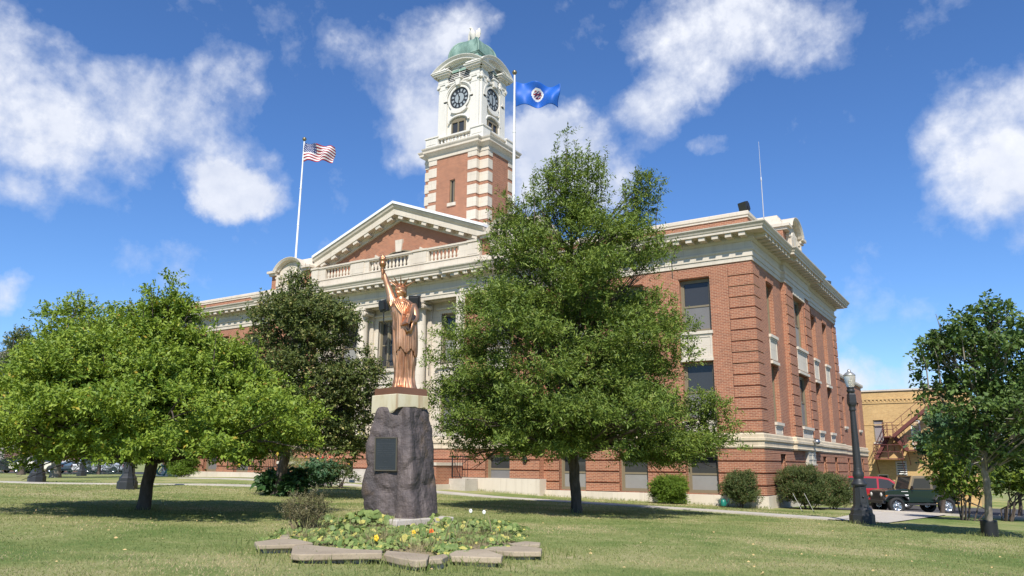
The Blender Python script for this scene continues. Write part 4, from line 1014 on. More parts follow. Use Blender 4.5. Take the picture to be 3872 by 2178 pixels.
def lobe_clumps(rows, D, rc, nc, ky=1.0, inner=0.12):
    """clump centres in a lobe given by rows (y, xl, xr) in photo pixels, turned to a body of depth at distance D"""
    rows = np.array(rows, float); sc = D / 2902.0
    ys = np.linspace(rows[0, 0], rows[-1, 0], 60); xl = np.interp(ys, rows[:, 0], rows[:, 1]); xr = np.interp(ys, rows[:, 0], rows[:, 2])
    w = (xr - xl) / 2 * sc; p = w + 0.25 * rc; p = p / p.sum(); out = []; rad = []
    tries = 0
    while len(out) < nc and tries < nc * 60:
        tries += 1
        i = RG.choice(60, p=p); wi = w[i]; r = rc * RG.uniform(0.65, 1.2); r = min(r, max(0.18, wi * 0.9))
        rho = math.sqrt(RG.uniform(inner, 1.0)); ph = RG.uniform(0, 2 * PI); e = max(0.0, wi - 0.55 * r)
        c = at((xl[i] + xr[i]) / 2, ys[i], D=D) + _r * e * rho * math.cos(ph) + _f * e * ky * rho * math.sin(ph)
        if mnoise.noise(Vector(c * (0.75 / max(rc, 0.4)) + np.array([D, 3.0, 1.0]))) < (GAP if rc > 0.50 else -9): continue
        if all(np.linalg.norm(c - q) > SEP * max(r, s) for q, s in zip(out, rad)): out.append(c); rad.append(r)
    return np.array(out), np.array(rad)
def crown(C, Rd, per_m2, n_leaf, length, l, w, up=0.35, droop=0.25, flat=0.8, jit=0.3, spread=0.9):
    cs = []; ds = []
    for c, r in zip(C, Rd):
        k = max(6, int(per_m2 * r * r * 4)); d = unit(RG.normal(size=(k, 3))); d[:, 2] = np.where(d[:, 2] < -0.35, -d[:, 2], d[:, 2])
        q = c + d * np.array([1, 1, flat]) * (r * RG.uniform(0.1, 0.92, (k, 1)) ** 0.75)
        cs.append(q); ds.append(unit(d + np.array([0, 0, up]) + RG.normal(size=(k, 3)) * 0.35))
    return sprays(np.concatenate(cs), np.concatenate(ds), n_leaf, length, l, w, spread, droop, jit)
def limbs(mb, trunk, C, r_at, seed=3, sides=5, share=1.0, rb=0.045):
    """curved branches from the trunk polyline to the clumps"""
    rg = np.random.default_rng(seed); T = np.array(trunk); zs = T[:, 2]
    for c in C:
        if rg.uniform() > share or (c[2] < zs[0] + r_at * (zs[-1] - zs[0]) + 0.35 and rg.uniform() < 0.8): continue
        h = math.hypot(*(c[:2] - T[-1, :2])); za = np.clip(c[2] - 1.0 * h - 0.2, zs[0] + r_at * (zs[-1] - zs[0]), zs[-1])
        a = np.array([np.interp(za, zs, T[:, i]) for i in (0, 1)] + [za]); m = (a + c) / 2 + np.array([0, 0, 0.06 * h if a[2] < c[2] - 0.3 * h else (0.16 * h if c[2] < a[2] + 0.2 else 0.02)]) + rg.normal(size=3) * 0.12
        l = np.linalg.norm(c - a); r0 = min(0.09, rb * (0.5 + 0.22 * l))
        pts = [a * (1 - t) ** 2 + 2 * m * t * (1 - t) + c * t * t for t in np.linspace(0, 1, 7)]
        mb.tube(pts, np.linspace(r0, 0.010, 7), sides, caps=False)
        for q in range(3):
            s = pts[rg.integers(3, 6)]; e = c + rg.normal(size=3) * 0.22 - np.array([0, 0, 0.1]); mb.tube([s, (s + e) / 2 + rg.normal(size=3) * 0.05, e], [0.016, 0.011, 0.006], 4, caps=False)
def make_tree(name, label, cat, lobes, trunk, radii, lmat, bmat, leafp, group=None, shoots=(), sd=20.0, r_at=0.35, share=1.0, rb=0.045, sides=12):
    base = np.array(trunk[0]); t = thing(name, label, cat, base, group=group)
    C = []; Rd = []
    for (rows, D, rc, nc, *k) in lobes:
        c, r = lobe_clumps(rows, D, rc, nc, *(k or [])); C.append(c); Rd.append(r)
    C = np.concatenate(C); Rd = np.concatenate(Rd)
    V, F, ti = crown(C, Rd, **leafp)
    sh_ = []
    if shoots:
        cs, ds = [], []
        for (x, y0, x1, y1) in shoots:                    # upright leafy shoots from (x, y0) up to (x1, y1)
            off = RG.normal() * 0.5; a, b_ = ap(x, y0, sd + off), ap(x1, y1, sd + off); k = max(4, int(np.linalg.norm(b_ - a) / 0.07)); sh_.append((a, b_))
            for q in np.linspace(0.0, 1.0, k): 
                for _ in range(2 if q < 0.75 else 1): cs.append(a + (b_ - a) * q + RG.normal(size=3) * 0.03); ds.append(np.array([0, 0, 0.9]) + RG.normal(size=3) * 0.75 * (1.15 - q))
        V2, F2, t2 = sprays(np.array(cs), np.array(ds), 5, leafp['length'] * 0.62, leafp['l'], leafp['w'], 0.9, leafp['droop'] * 0.6, 0.3)
        F = np.concatenate([F, F2 + len(V)]); V = np.concatenate([V, V2]); ti = np.concatenate([ti, t2])
    o = np_mesh('crown', V - base, F, lmat, t, ti)
    mb = MB(); T = [np.array(p) - base for p in trunk]
    fine = []; rr = []
    for i in range(len(T) - 1):
        for k in range(4): fine.append(T[i] + (T[i + 1] - T[i]) * k / 4 + RG.normal(size=3) * 0.012 * (i + k > 0)); rr.append(radii[i] + (radii[i + 1] - radii[i]) * k / 4)
    fine.append(T[-1]); rr.append(radii[-1]); rr[0] *= 1.25
    mb.tube(fine, rr, sides); limbs(mb, [np.array(p) for p in T], C - base, r_at, share=share, rb=rb)
    for a, b_ in sh_: mb.tube([a - base - (0, 0, 0.5), a - base, b_ - base], [0.018, 0.012, 0.004], 4, caps=False)
    mb.build('trunk', bmat, t); return t, C, Rd
LF_ASH = leaf_mat('ash_leaf', (0.060, 0.112, 0.017), (0.235, 0.300, 0.052), (0.27, 0.28, 0.07), 0.08)
LF_APPLE = leaf_mat('apple_leaf', (0.080, 0.155, 0.016), (0.305, 0.385, 0.050), (0.42, 0.32, 0.05), 0.07)
LF_LIND = leaf_mat('linden_leaf', (0.048, 0.078, 0.018), (0.175, 0.205, 0.052), (0.40, 0.36, 0.14), 0.17)
LF_MAPLE = leaf_mat('maple_leaf', (0.038, 0.082, 0.018), (0.15, 0.22, 0.055), (0.20, 0.26, 0.06), 0.08)
d2 = lambda rows: [(y * 1.503, a * 1.503, b * 1.503) for (y, a, b) in rows]
# tall ash in front of the hall
DA = 22.2; pa = at(2180, 1937)
def ap(x, y, D): return at(x * 1.503, y * 1.503, D=D)
ash_tr = [pa, ap(1447, 1210, DA), ap(1440, 1140, DA), ap(1436, 1060, DA), ap(1440, 900, DA), ap(1440, 700, DA), ap(1434, 520, DA)]
make_tree('ash_tree', 'tall green ash with dense pointed crown before the right half of the hall', 'tree',
    [(d2([(338, 1420, 1432), (370, 1395, 1445), (400, 1385, 1480), (430, 1372, 1525), (470, 1345, 1525), (500, 1325, 1530), (530, 1318, 1530), (570, 1325, 1545)]), DA, 0.56, 28),
     (d2([(448, 1590, 1640), (475, 1565, 1660), (520, 1565, 1658), (560, 1560, 1650), (600, 1545, 1640)]), DA, 0.47, 14),
     (d2([(500, 1262, 1288), (530, 1248, 1310), (560, 1240, 1345), (600, 1235, 1400)]), DA, 0.47, 11),
     (d2([(560, 1300, 1560), (600, 1238, 1650), (640, 1235, 1690), (680, 1215, 1698), (720, 1165, 1695), (760, 1150, 1690), (800, 1140, 1710)]), DA, 0.81, 64),
     (d2([(780, 1140, 1710), (830, 1095, 1735), (880, 1070, 1740), (930, 1062, 1742), (980, 1068, 1745), (1020, 1080, 1740), (1060, 1095, 1735), (1090, 1110, 1720), (1115, 1150, 1700)]), DA, 0.95, 111),
     (d2([(985, 1140, 1700), (1040, 1130, 1760), (1090, 1140, 1750), (1125, 1190, 1720), (1150, 1240, 1690)]), 19.4, 0.49, 34, 0.6),
     (d2([(1040, 1150, 1700), (1090, 1150, 1720), (1130, 1200, 1720), (1160, 1260, 1690)]), DA, 0.49, 26),
     (d2([(985, 1740, 1790), (1020, 1730, 1835), (1060, 1700, 1850), (1090, 1690, 1855), (1120, 1640, 1850), (1150, 1560, 1800), (1170, 1600, 1740)]), DA, 0.54, 40),
     (d2([(1080, 1100, 1240), (1110, 1105, 1290), (1140, 1125, 1260), (1160, 1140, 1200)]), DA, 0.40, 13)],
    ash_tr, [0.155, 0.15, 0.15, 0.13, 0.09, 0.06, 0.02], LF_ASH, BARK, dict(per_m2=44, n_leaf=9, length=0.34, l=0.115, w=0.038, up=0.5, droop=0.30, flat=0.62), share=0.55, r_at=0.20, sd=DA, shoots=[(1424, 420, 1427, 336), (1400, 430, 1402, 350), (1445, 440, 1450, 362), (1478, 460, 1482, 372), (1512, 470, 1524, 388), (1500, 450, 1506, 395), (1380, 480, 1374, 420), (1345, 520, 1340, 430), (1322, 530, 1312, 478), (1275, 570, 1272, 500), (1252, 590, 1246, 530), (1295, 580, 1292, 512), (1600, 530, 1598, 455), (1630, 540, 1634, 450), (1650, 560, 1658, 478), (1575, 540, 1568, 470), (1690, 660, 1700, 620), (1240, 650, 1230, 600), (1730, 850, 1742, 800), (1800, 1030, 1795, 985), (1770, 1030, 1762, 990), (1080, 900, 1066, 850), (1120, 860, 1118, 815)])
# spreading apple tree on the left
DP = 17.4; pp = at(541, 1931)
app_tr = [pp, ap(368, 1230, DP), ap(380, 1175, DP), ap(392, 1090, DP), ap(400, 980, DP), ap(405, 880, DP)]
make_tree('apple_tree', 'low spreading apple tree with bright green leaves and short dark forked trunk', 'tree',
    [(d2([(706, 425, 436), (730, 420, 450), (770, 395, 480), (800, 370, 500)]), DP, 0.34, 11),
     (d2([(735, 376, 386), (770, 355, 400), (800, 330, 420)]), DP, 0.31, 8),
     (d2([(785, 360, 470), (815, 325, 490), (845, 270, 520), (885, 190, 610), (920, 120, 650), (960, 80, 690), (990, 50, 720)]), DP, 0.81, 67),
     (d2([(780, 250, 320), (820, 235, 350)]), DP, 0.34, 7),
     (d2([(960, 40, 700), (1000, 15, 770), (1040, -25, 805), (1080, -40, 815), (1110, -40, 790), (1135, -10, 700), (1150, 60, 560)]), DP, 0.79, 88),
     (d2([(1000, 90, 700), (1050, 30, 760), (1100, 10, 750), (1140, 60, 690), (1160, 90, 640)]), 14.6, 0.49, 44, 0.6),
     (d2([(1090, 560, 760), (1130, 560, 720), (1160, 570, 660), (1185, 590, 640)]), DP, 0.38, 15),
     (d2([(1100, -40, 160), (1130, 10, 150), (1160, 25, 120), (1180, 40, 90)]), DP, 0.36, 11),
     (d2([(1110, 240, 480), (1140, 290, 450), (1165, 300, 400)]), DP, 0.38, 12)],
    app_tr, [0.155, 0.135, 0.13, 0.10, 0.07, 0.02], LF_APPLE, BARK, dict(per_m2=72, n_leaf=8, length=0.24, l=0.090, w=0.048, up=0.35, droop=0.30, flat=0.50), r_at=0.30, share=0.6, sd=DP, shoots=[(425, 800, 431, 704), (440, 810, 446, 722), (385, 810, 381, 722), (362, 820, 360, 745), (330, 830, 325, 762), (470, 830, 478, 756), (500, 850, 506, 780), (300, 840, 296, 782), (255, 850, 250, 790), (230, 870, 222, 800), (540, 880, 548, 800), (590, 900, 600, 826), (640, 930, 652, 860), (180, 880, 170, 820), (140, 920, 128, 850), (760, 1010, 775, 955), (400, 820, 404, 750)])
tb_ = None
DB = 44.0; pb_ = at(209, 1801, D=DB); pb_[2] = gz(pb_[0], pb_[1])
make_tree('street_tree', 'round green tree with straight grey trunk behind the apple tree by the parked pickup', 'tree',
    [(d2([(748, 180, 205), (775, 165, 240), (800, 105, 260), (840, 95, 320), (880, 70, 340), (930, 55, 340), (990, 50, 340), (1040, 50, 330), (1080, 70, 320), (1105, 100, 280)]), DB, 1.25, 70)],
    [pb_, ap(143, 1130, DB), ap(150, 1080, DB), ap(160, 950, DB), ap(175, 850, DB)], [0.27, 0.22, 0.20, 0.14, 0.03], LF_APPLE, BARKG, dict(per_m2=14, n_leaf=8, length=0.42, l=0.17, w=0.10, up=0.5, droop=0.3))
# dark linden in front of the colonnade
DL = 26.2; pl_ = at(1052, 1862, D=DL); pl_[2] = gz(pl_[0], pl_[1])
make_tree('linden_tree', 'dark green linden with pale seed bracts in front of the left pavilion', 'tree',
    [(d2([(690, 742, 762), (712, 728, 782), (735, 705, 800), (762, 672, 840), (790, 645, 885), (815, 630, 905)]), DL, 0.69, 30),
     (d2([(805, 632, 905), (840, 620, 912), (885, 612, 915), (930, 602, 945), (970, 604, 970), (1010, 606, 965), (1050, 610, 950), (1090, 625, 935), (1120, 640, 930), (1140, 660, 925)]), DL, 0.87, 83),
     (d2([(880, 905, 925), (920, 905, 955), (960, 930, 985), (985, 930, 980)]), DL, 0.43, 9),
     (d2([(1110, 830, 935), (1140, 840, 930), (1165, 870, 915)]), DL, 0.40, 8)],
    [pl_, ap(712, 1170, DL), ap(722, 1120, DL), ap(735, 1000, DL), ap(745, 830, DL), ap(748, 740, DL)], [0.21, 0.17, 0.16, 0.12, 0.07, 0.02], LF_LIND, BARK, dict(per_m2=34, n_leaf=8, length=0.32, l=0.10, w=0.064, up=0.3, droop=0.55, flat=0.65), r_at=0.25, share=0.5, sd=DL, shoots=[(748, 740, 750, 668), (768, 760, 776, 692), (715, 770, 708, 705), (665, 800, 658, 740), (850, 820, 862, 755), (895, 835, 906, 785), (640, 820, 622, 770), (735, 720, 730, 680)])
# young maple on the right
DM = 17.8; pm_ = at(3745, 2030)
mpl, MC, MR = make_tree('maple_tree', 'young dark maple with slim grey trunk in a black ribbed guard', 'tree',
    [(d2([(752, 2470, 2495), (780, 2440, 2540), (820, 2385, 2590), (860, 2345, 2620), (900, 2325, 2650)]), DM, 0.48, 25),
     (d2([(840, 2330, 2350), (880, 2318, 2390)]), DM, 0.26, 5),
     (d2([(890, 2335, 2650), (940, 2320, 2680), (990, 2325, 2700), (1040, 2310, 2720), (1080, 2325, 2725), (1120, 2350, 2710), (1150, 2390, 2680), (1170, 2420, 2630)]), DM, 0.57, 62)],
    [pm_, ap(2484, 1250, DM), ap(2478, 1170, DM), ap(2480, 1050, DM), ap(2485, 900, DM), ap(2488, 820, DM)], [0.085, 0.075, 0.07, 0.055, 0.035, 0.012], LF_MAPLE, BARKG, dict(per_m2=27, n_leaf=7, length=0.28, l=0.11, w=0.08, up=0.3, droop=0.45), r_at=0.3, rb=0.03, share=0.6, sd=DM, shoots=[(2478, 830, 2480, 750), (2505, 840, 2512, 772), (2450, 850, 2444, 780), (2540, 850, 2552, 790), (2400, 870, 2388, 808), (2360, 910, 2344, 852), (2330, 920, 2312, 866), (2420, 850, 2416, 800), (2565, 870, 2574, 815), (2320, 960, 2288, 925)])
gd = MB(); gd.lathe([(0.17, -0.05)] + [(0.172 + 0.014 * (i % 2), 0.0 + 0.021 * i) for i in range(18)] + [(0.17, 0.375), (0.15, 0.375), (0.15, 0.0)], n=24); g = gd.build('trunk_guard', simple('black_ribbed_plastic', (0.012, 0.012, 0.013), 0.45), mpl)
# --- shrubs
def shrub(name, label, cat, pos_, size, lmat, per, l, w, n_leaf=7, length=0.16, stems=7, group=None, flat=1.0, ncl=16, up=0.6, droop=0.1, bmat=None, lean=0.0):
    base = np.array(pos_, float); base[2] = gz(base[0], base[1]) + 0.03 if len(pos_) == 2 or pos_[2] is None else pos_[2]
    t = thing(name, label, cat, base, group=group); sx, sy, sz = size
    zz = RG.uniform(0.08, 0.78, ncl); wd = np.sqrt(np.clip(1 - ((zz - 0.42) / 0.62) ** 2, 0.1, 1)) * np.sqrt(RG.uniform(0.05, 1, ncl)) * 0.40; aa = RG.uniform(0, 2 * PI, ncl)
    C = np.stack([wd * np.cos(aa) * sx, wd * np.sin(aa) * sy, zz * sz * 0.94], 1)
    R_ = RG.uniform(0.75, 1.15, ncl) * min(sx, sy, sz) * 0.25
    V, F, ti = crown(C, R_, per, n_leaf, length, l, w, up=up, droop=droop, flat=flat)
    V = V[:]; o = np_mesh('foliage', V, F, lmat, t, ti)
    mb = MB()
    for k in range(stems):
        e = C[RG.integers(ncl)]; a = RG.normal(size=2) * min(sx, sy) * 0.07
        mb.tube([(a[0], a[1], -0.03), (a[0] + e[0] * 0.35, a[1] + e[1] * 0.35, e[2] * 0.5), tuple(e)], [0.022, 0.016, 0.008], 5)
    mb.build('stem', bmat or BARK, t); return t
LF_YEW = leaf_mat('yew_leaf', (0.065, 0.13, 0.014), (0.20, 0.29, 0.03), (0.20, 0.22, 0.04), 0.05)
LF_SHR = leaf_mat('shrub_leaf', (0.045, 0.075, 0.020), (0.135, 0.165, 0.048), (0.20, 0.115, 0.05), 0.16)
LF_CURR = leaf_mat('sunny_shrub_leaf', (0.05, 0.10, 0.018), (0.20, 0.26, 0.03), (0.34, 0.16, 0.03), 0.03)
LF_HOSTA = leaf_mat('hosta_leaf', (0.022, 0.060, 0.016), (0.060, 0.13, 0.035), (0.10, 0.15, 0.05), 0.04)
LF_DRY = leaf_mat('dry_leaf', (0.10, 0.085, 0.040), (0.20, 0.19, 0.085), (0.30, 0.25, 0.16), 0.14)
LF_NAST = leaf_mat('nasturtium_leaf', (0.13, 0.21, 0.06), (0.33, 0.40, 0.13), (0.58, 0.53, 0.15), 0.11, 0.35)
LF_BLUE = leaf_mat('blue_spruce_needle', (0.018, 0.042, 0.036), (0.065, 0.11, 0.095), (0.08, 0.12, 0.09), 0.05, 0.1)
LF_PINE = leaf_mat('pine_needle', (0.014, 0.034, 0.014), (0.045, 0.08, 0.03), (0.06, 0.09, 0.03), 0.05, 0.1)
LF_GARD = leaf_mat('garden_leaf', (0.035, 0.10, 0.045), (0.12, 0.20, 0.085), (0.20, 0.22, 0.07), 0.06)
shrub('round_yew', 'neat round bright green yew bush under the windows near the hall corner', 'bush', (-12.05, 30.55, None), (1.62, 1.5, 1.22), LF_YEW, 420, 0.060, 0.020, 7, 0.11, ncl=60, up=0.3)
shrub('barberry_shrub', 'upright brownish green shrub at the corner of the hall', 'bush', (-9.15, 30.8, None), (1.5, 1.35, 1.50), LF_SHR, 260, 0.062, 0.026, 7, 0.17, ncl=40, up=1.0)
b1_, b2_ = at(3045, 1926), at(3150, 1927)
shrub('barberry_shrub', 'wide loose dark shrub beside the side door left of the lamp post', 'bush', (b1_[0], b1_[1], None), (2.0, 1.7, 1.75), LF_SHR, 240, 0.062, 0.026, 7, 0.2, ncl=56, up=0.9)
shrub('barberry_shrub', 'lower dark shrub between the wide loose one and the lamp post', 'bush', (b2_[0], b2_[1], None), (1.7, 1.5, 1.40), LF_SHR, 240, 0.062, 0.026, 7, 0.2, ncl=48, up=0.9)
bl_ = at(690, 1795, D=46.5)
shrub('round_yew', 'clipped dome shaped dark bush at the far left end of the hall', 'bush', (bl_[0], bl_[1], None), (1.95, 1.7, 1.30), LF_YEW, 260, 0.080, 0.028, 7, 0.13, ncl=46, up=0.3)
hs_p = at(1049, 1875)
shrub('hosta', 'dark large leaved hosta clump growing round the linden trunk', 'plant', (hs_p[0] - 0.15, hs_p[1] + 0.35, None), (2.0, 1.6, 0.90), LF_HOSTA, 70, 0.26, 0.15, 4, 0.2, ncl=26, droop=0.9, up=0.2)
# ------------------------------------------------------------------ monument: boulder, cap stone, statue
from mathutils import noise as mnoise
DR = 14.8
PXM = 2902.0 / DR
m0 = at(1520, 1952, D=DR); MX, MY = m0[0], m0[1]; MZ = m0[2]
def mon(fx, fy):
    """photo point in monument axes on the upright plane through the monument: x to the viewer's right, z up from the foot"""
    d = RGT * ((fx - 1936.0) / 2902.0) - UPV * ((fy - 1089.0) / 2902.0) + FWD
    p = d * ((MX * _f[0] + MY * _f[1]) / (d[0] * _f[0] + d[1] * _f[1])); return (p[0] - MX) * _r[0] + (p[1] - MY) * _r[1], p[2] - MZ
def loc(fx, fy, dd=0.0):
    """photo point in monument axes: x to the viewer's right, y away, z up from the boulder's foot"""
    return ((fx - 1520) / PXM, dd, (1952 - fy) / PXM * 1.02)
def rock_mat():
    m, nt, b, o = newmat('dark_rough_boulder'); p = objc(nt)
    n = noise(nt, 1.6, mapv(nt, p, (1, 1, 0.6)), 9, 0.68, 0.6); r = ramp(nt, [(0.30, (0.038, 0.033, 0.034)), (0.48, (0.080, 0.064, 0.062)), (0.62, (0.130, 0.102, 0.094)), (0.78, (0.25, 0.215, 0.195))]); L(nt, n, 'Fac', r, 0)
    n2 = noise(nt, 5.0, mapv(nt, p, (1, 1, 0.15), (3, 1, 2)), 5, 0.6); st = ramp(nt, [(0.60, (0, 0, 0)), (0.74, (1, 1, 1))]); L(nt, n2, 'Fac', st, 0)
    c = mixc(nt, r.outputs[0], (0.30, 0.26, 0.24), mth(nt, 'MULTIPLY', st.outputs[0], 0.22))
    n3 = noise(nt, 2.2, mapv(nt, p, (1, 1, 1), (7, 3, 1)), 4); s3 = ramp(nt, [(0.56, (0, 0, 0)), (0.70, (1, 1, 1))]); L(nt, n3, 'Fac', s3, 0)
    c = mixc(nt, c, (0.17, 0.105, 0.05), mth(nt, 'MULTIPLY', s3.outputs[0], 0.45))
    nt.links.new(c, b.inputs['Base Color']); b.inputs['Roughness'].default_value = 0.62
    h = mth(nt, 'ADD', n.outputs['Fac'], mth(nt, 'MULTIPLY', noise(nt, 14, p, 6, 0.7).outputs['Fac'], 0.35)); bump(nt, h, b, 1.0, 0.07); return m
ROCK = rock_mat()
rock = thing('boulder', 'tall dark upright boulder carrying the copper statue with a plaque on its face', 'boulder', (MX, MY, MZ), YAW)
rows = [(1975, 1382, 1668), (1950, 1383, 1666), (1930, 1378, 1663), (1870, 1372, 1659), (1835, 1376, 1656), (1788, 1384, 1653), (1740, 1386, 1647), (1690, 1389, 1642), (1645, 1397, 1639), (1595, 1407, 1632), (1561, 1416, 1624), (1545, 1424, 1618)]
ys_ = np.array([q[0] for q in rows][::-1], float); xl_ = np.array([q[1] for q in rows][::-1], float); xr_ = np.array([q[2] for q in rows][::-1], float)
NT, NZ = 96, 60
vs = []
ROT = R(-24)
def rocksurf(th, v):
    """v: 0 foot .. 1 top"""
    fy = 1975 - v * (1975 - 1545); a, b_ = np.interp(fy, ys_, xl_), np.interp(fy, ys_, xr_)
    (xa_, z0_), (xb_, _) = mon(a, fy), mon(b_, fy); cx, hw = (xa_ + xb_) / 2, (xb_ - xa_) / 2
    q = th - ROT; sqr = 1.0 / (abs(math.cos(q)) ** 9 + abs(math.sin(q)) ** 9) ** (1 / 9.0); ext = 1.27
    rr = hw * sqr / ext
    x, y = rr * math.cos(th), rr * math.sin(th) * 0.95
    z = z0_
    # broken top: a shard stands up in front
    if v > 0.80:
        up = math.exp(-((th - R(-93)) / 0.26) ** 2) * 0.34 + math.exp(-((th - R(-50)) / 0.5) ** 2) * 0.13; z += up * ((v - 0.80) / 0.20) ** 1.3; x, y = x * (1 + 0.42 * up * (v - 0.80) / 0.20), y * (1 + 0.42 * up * (v - 0.80) / 0.20)
    p = Vector((x * 1.7 + cx, y * 1.7, z * 1.7)); pf = Vector((p.x + 0.25 * p.z, p.y, p.z * 0.85 - 0.2 * p.x)); cell = mnoise.cell_vector(Vector((p.x * 1.3, p.y * 1.3, p.z * 0.9 + 3.0))); vo = mnoise.voronoi(pf * 1.15)[0]; n = mnoise.noise(pf * 0.9) * 0.05 + (vo[1] - vo[0]) * 0.11 - 0.05 + mnoise.noise(pf * 3.3) * 0.022 + mnoise.noise(p * 9.0) * 0.010
    k = 1 + n / max(rr, 0.3)
    return (cx + x * k, y * k, z + 0.02 * mnoise.noise(p * 3))
for j in range(NZ + 1):
    for i in range(NT): vs.append(rocksurf(2 * PI * i / NT, j / NZ))
for s_, dz in ((0.8, 0.01), (0.0, 0.0)):
    top = vs[NZ * NT:(NZ + 1) * NT]
    cx = sum(p[0] for p in top) / NT
    for p in top: vs.append((cx + (p[0] - cx) * s_, p[1] * s_, p[2] - 0.03 if s_ > 0 else 2.42))
fs = []
for j in range(NZ + 2):
    for i in range(NT): fs.append((j * NT + i, j * NT + (i + 1) % NT, (j + 1) * NT + (i + 1) % NT, (j + 1) * NT + i))
mb = MB(); mb.add(vs, fs, False); rb_ = mb.build('rock', ROCK, rock, smooth=False)
rk_dir = np.array([math.sin(R(-8)), -math.cos(R(-8)), 0])
# white lime drips under the cap
dr = MB()
for (fx, f0, f1, w) in ((1476, 1548, 1588, 6), (1470, 1552, 1575, 4), (1466, 1556, 1582, 3), (1483, 1545, 1570, 4), (1443, 1572, 1600, 2)):
    pass
# plaque on the left-hand face
def facept(fx, fy):
    """point of the boulder's front seen at a photo pixel"""
    best = None; tx = mon(fx, fy)[0]; v = (1975 - fy) / 430.0
    for i in range(400):
        th = R(-178) + R(176) * i / 400; p = rocksurf(th, v)
        if best is None or abs(p[0] - tx) + (0.2 if p[1] > 0.1 else 0) < best[0]: best = (abs(p[0] - tx) + (0.2 if p[1] > 0.1 else 0), p)
    return np.array(best[1])
ca, cb_, cc = facept(1442, 1672), facept(1508, 1672), facept(1475, 1764); cd = facept(1475, 1672)
pu = unit(cb_ - ca); pu[2] = 0; pu = unit(pu); pn = np.array([pu[1], -pu[0], 0]); pv = unit(cd - cc); pn = unit(np.cross(pu, pv)); pn = pn if pn[1] < 0 else -pn
pc = (ca + cb_) / 2 * 0.5 + cc * 0.5
reach = max(float((np.array(rocksurf(R(-178) + R(176) * i / 60, v)) - pc) @ pn) for i in range(60) for v in (0.5, 0.56, 0.62, 0.68) if abs((np.array(rocksurf(R(-178) + R(176) * i / 60, v)) - pc) @ pu) < 0.24)
pc = pc + pn * (reach + 0.005)
PLQ = simple('dark_bronze_plaque', (0.035, 0.040, 0.040), 0.45, 0.4, var=0.2); PLR = simple('worn_bronze_rim', (0.11, 0.095, 0.065), 0.5, 0.5)
pw_, ph_ = 0.225, 0.305
pq = MB(); pq.obox(pc - pn * 0.02, pu * pw_, pv * ph_, pn * 0.035); plq = pq.build('plaque', PLQ, rock)
pr = MB()
for s in (-1, 1): pr.obox(pc + pv * s * ph_ + pn * 0.012, pu * (pw_ + 0.012), pv * 0.011, pn * 0.014); pr.obox(pc + pu * s * pw_ + pn * 0.013, pv * ph_, pu * 0.011, pn * 0.012)
pr.build('plaque_rim', PLR, plq)
PLT = simple('raised_plaque_lettering', (0.075, 0.080, 0.078), 0.4, 0.5)
tl = MB(); rg = np.random.default_rng(5)
for i, ln_ in enumerate([0.5, 0, 0.9, 0.92, 0.88, 0.93, 0.9, 0.91, 0.86, 0.6, 0, 0, 0.12, 0, 0, 0.7, 0.6]):      # rows of small raised letters, too small to read
    if not ln_: continue
    x = -pw_ * 0.9 * ln_; z = ph_ * 0.88 - i * 0.034
    while x < pw_ * 0.9 * ln_:
        l = rg.uniform(0.006, 0.013); tl.obox(pc + pu * (x + l / 2) + pv * z + pn * 0.0165, pu * l / 2, pv * 0.0075, pn * 0.0025); x += l + (0.005 if rg.uniform() > 0.2 else 0.016)
tl.build('plaque_lettering', PLT, plq)
# concrete footing and cap stone, turned the same way as the boulder
def rsq(s, rot, cx=0, cy=0): return [(cx + s * (a * math.cos(rot) - b * math.sin(rot)), cy + s * (a * math.sin(rot) + b * math.cos(rot))) for (a, b) in ((-1, -1), (1, -1), (1, 1), (-1, 1))]
ft = thing('footing_slab', 'square pale concrete slab under the dark boulder', 'slab', (MX, MY, MZ), YAW)
mb = MB(); mb.prism(rsq(0.80 * DR / 16.7, R(47), 0.0, 0.02), (0, 0, -0.40), (1, 0, 0), (0, 1, 0), (0, 0, 1), 0.395); o = bevel(mb.build('slab', CONC, ft), 0.02)
def cap_mat():
    m, nt, b, o = newmat('stained_cap_stone'); p = objc(nt)
    n = noise(nt, 2.5, mapv(nt, p, (1, 1, 0.3)), 7, 0.65); r = ramp(nt, [(0.32, (0.42, 0.34, 0.18)), (0.5, (0.56, 0.50, 0.34)), (0.68, (0.62, 0.58, 0.44))]); L(nt, n, 'Fac', r, 0)
    n2 = noise(nt, 3.1, mapv(nt, p, (1, 1, 0.06), (4, 0, 0)), 4); s = ramp(nt, [(0.58, (0, 0, 0)), (0.66, (1, 1, 1))]); L(nt, n2, 'Fac', s, 0)
    c = mixc(nt, r.outputs[0], (0.26, 0.12, 0.045), mth(nt, 'MULTIPLY', s.outputs[0], 0.7)); nt.links.new(c, b.inputs['Base Color']); b.inputs['Roughness'].default_value = 0.8
    bump(nt, n.outputs['Fac'], b, 0.4, 0.02); return m
CX0, ZT = mon(1513, 1497)                          # top of the cap stone
cps = thing('cap_stone', 'pale rust stained stone block between the boulder and the statue', 'stone block', (MX, MY, MZ), YAW)
mb = MB(); k = 24; pl4 = rsq(0.445 * DR / 16.7, R(47), CX0, 0.02); vs = []; fs = []
for i in range(4):
    a, b_ = np.array(pl4[i]), np.array(pl4[(i + 1) % 4])
    for j in range(k):
        q = a + (b_ - a) * j / k; jag = 0.03 * mnoise.noise(Vector((q[0] * 6, q[1] * 6, 1.0))) + 0.02 * mnoise.noise(Vector((q[0] * 19, q[1] * 19, 4.0)))
        left = 1 - sstep(-0.10, 0.12, q[0] - CX0)
        vs += [(q[0], q[1], ZT - 0.23 - 0.13 * float(left) + jag), (q[0], q[1], ZT - 0.012), (q[0] * 0.985, q[1] * 0.985, ZT)]
n4 = 4 * k
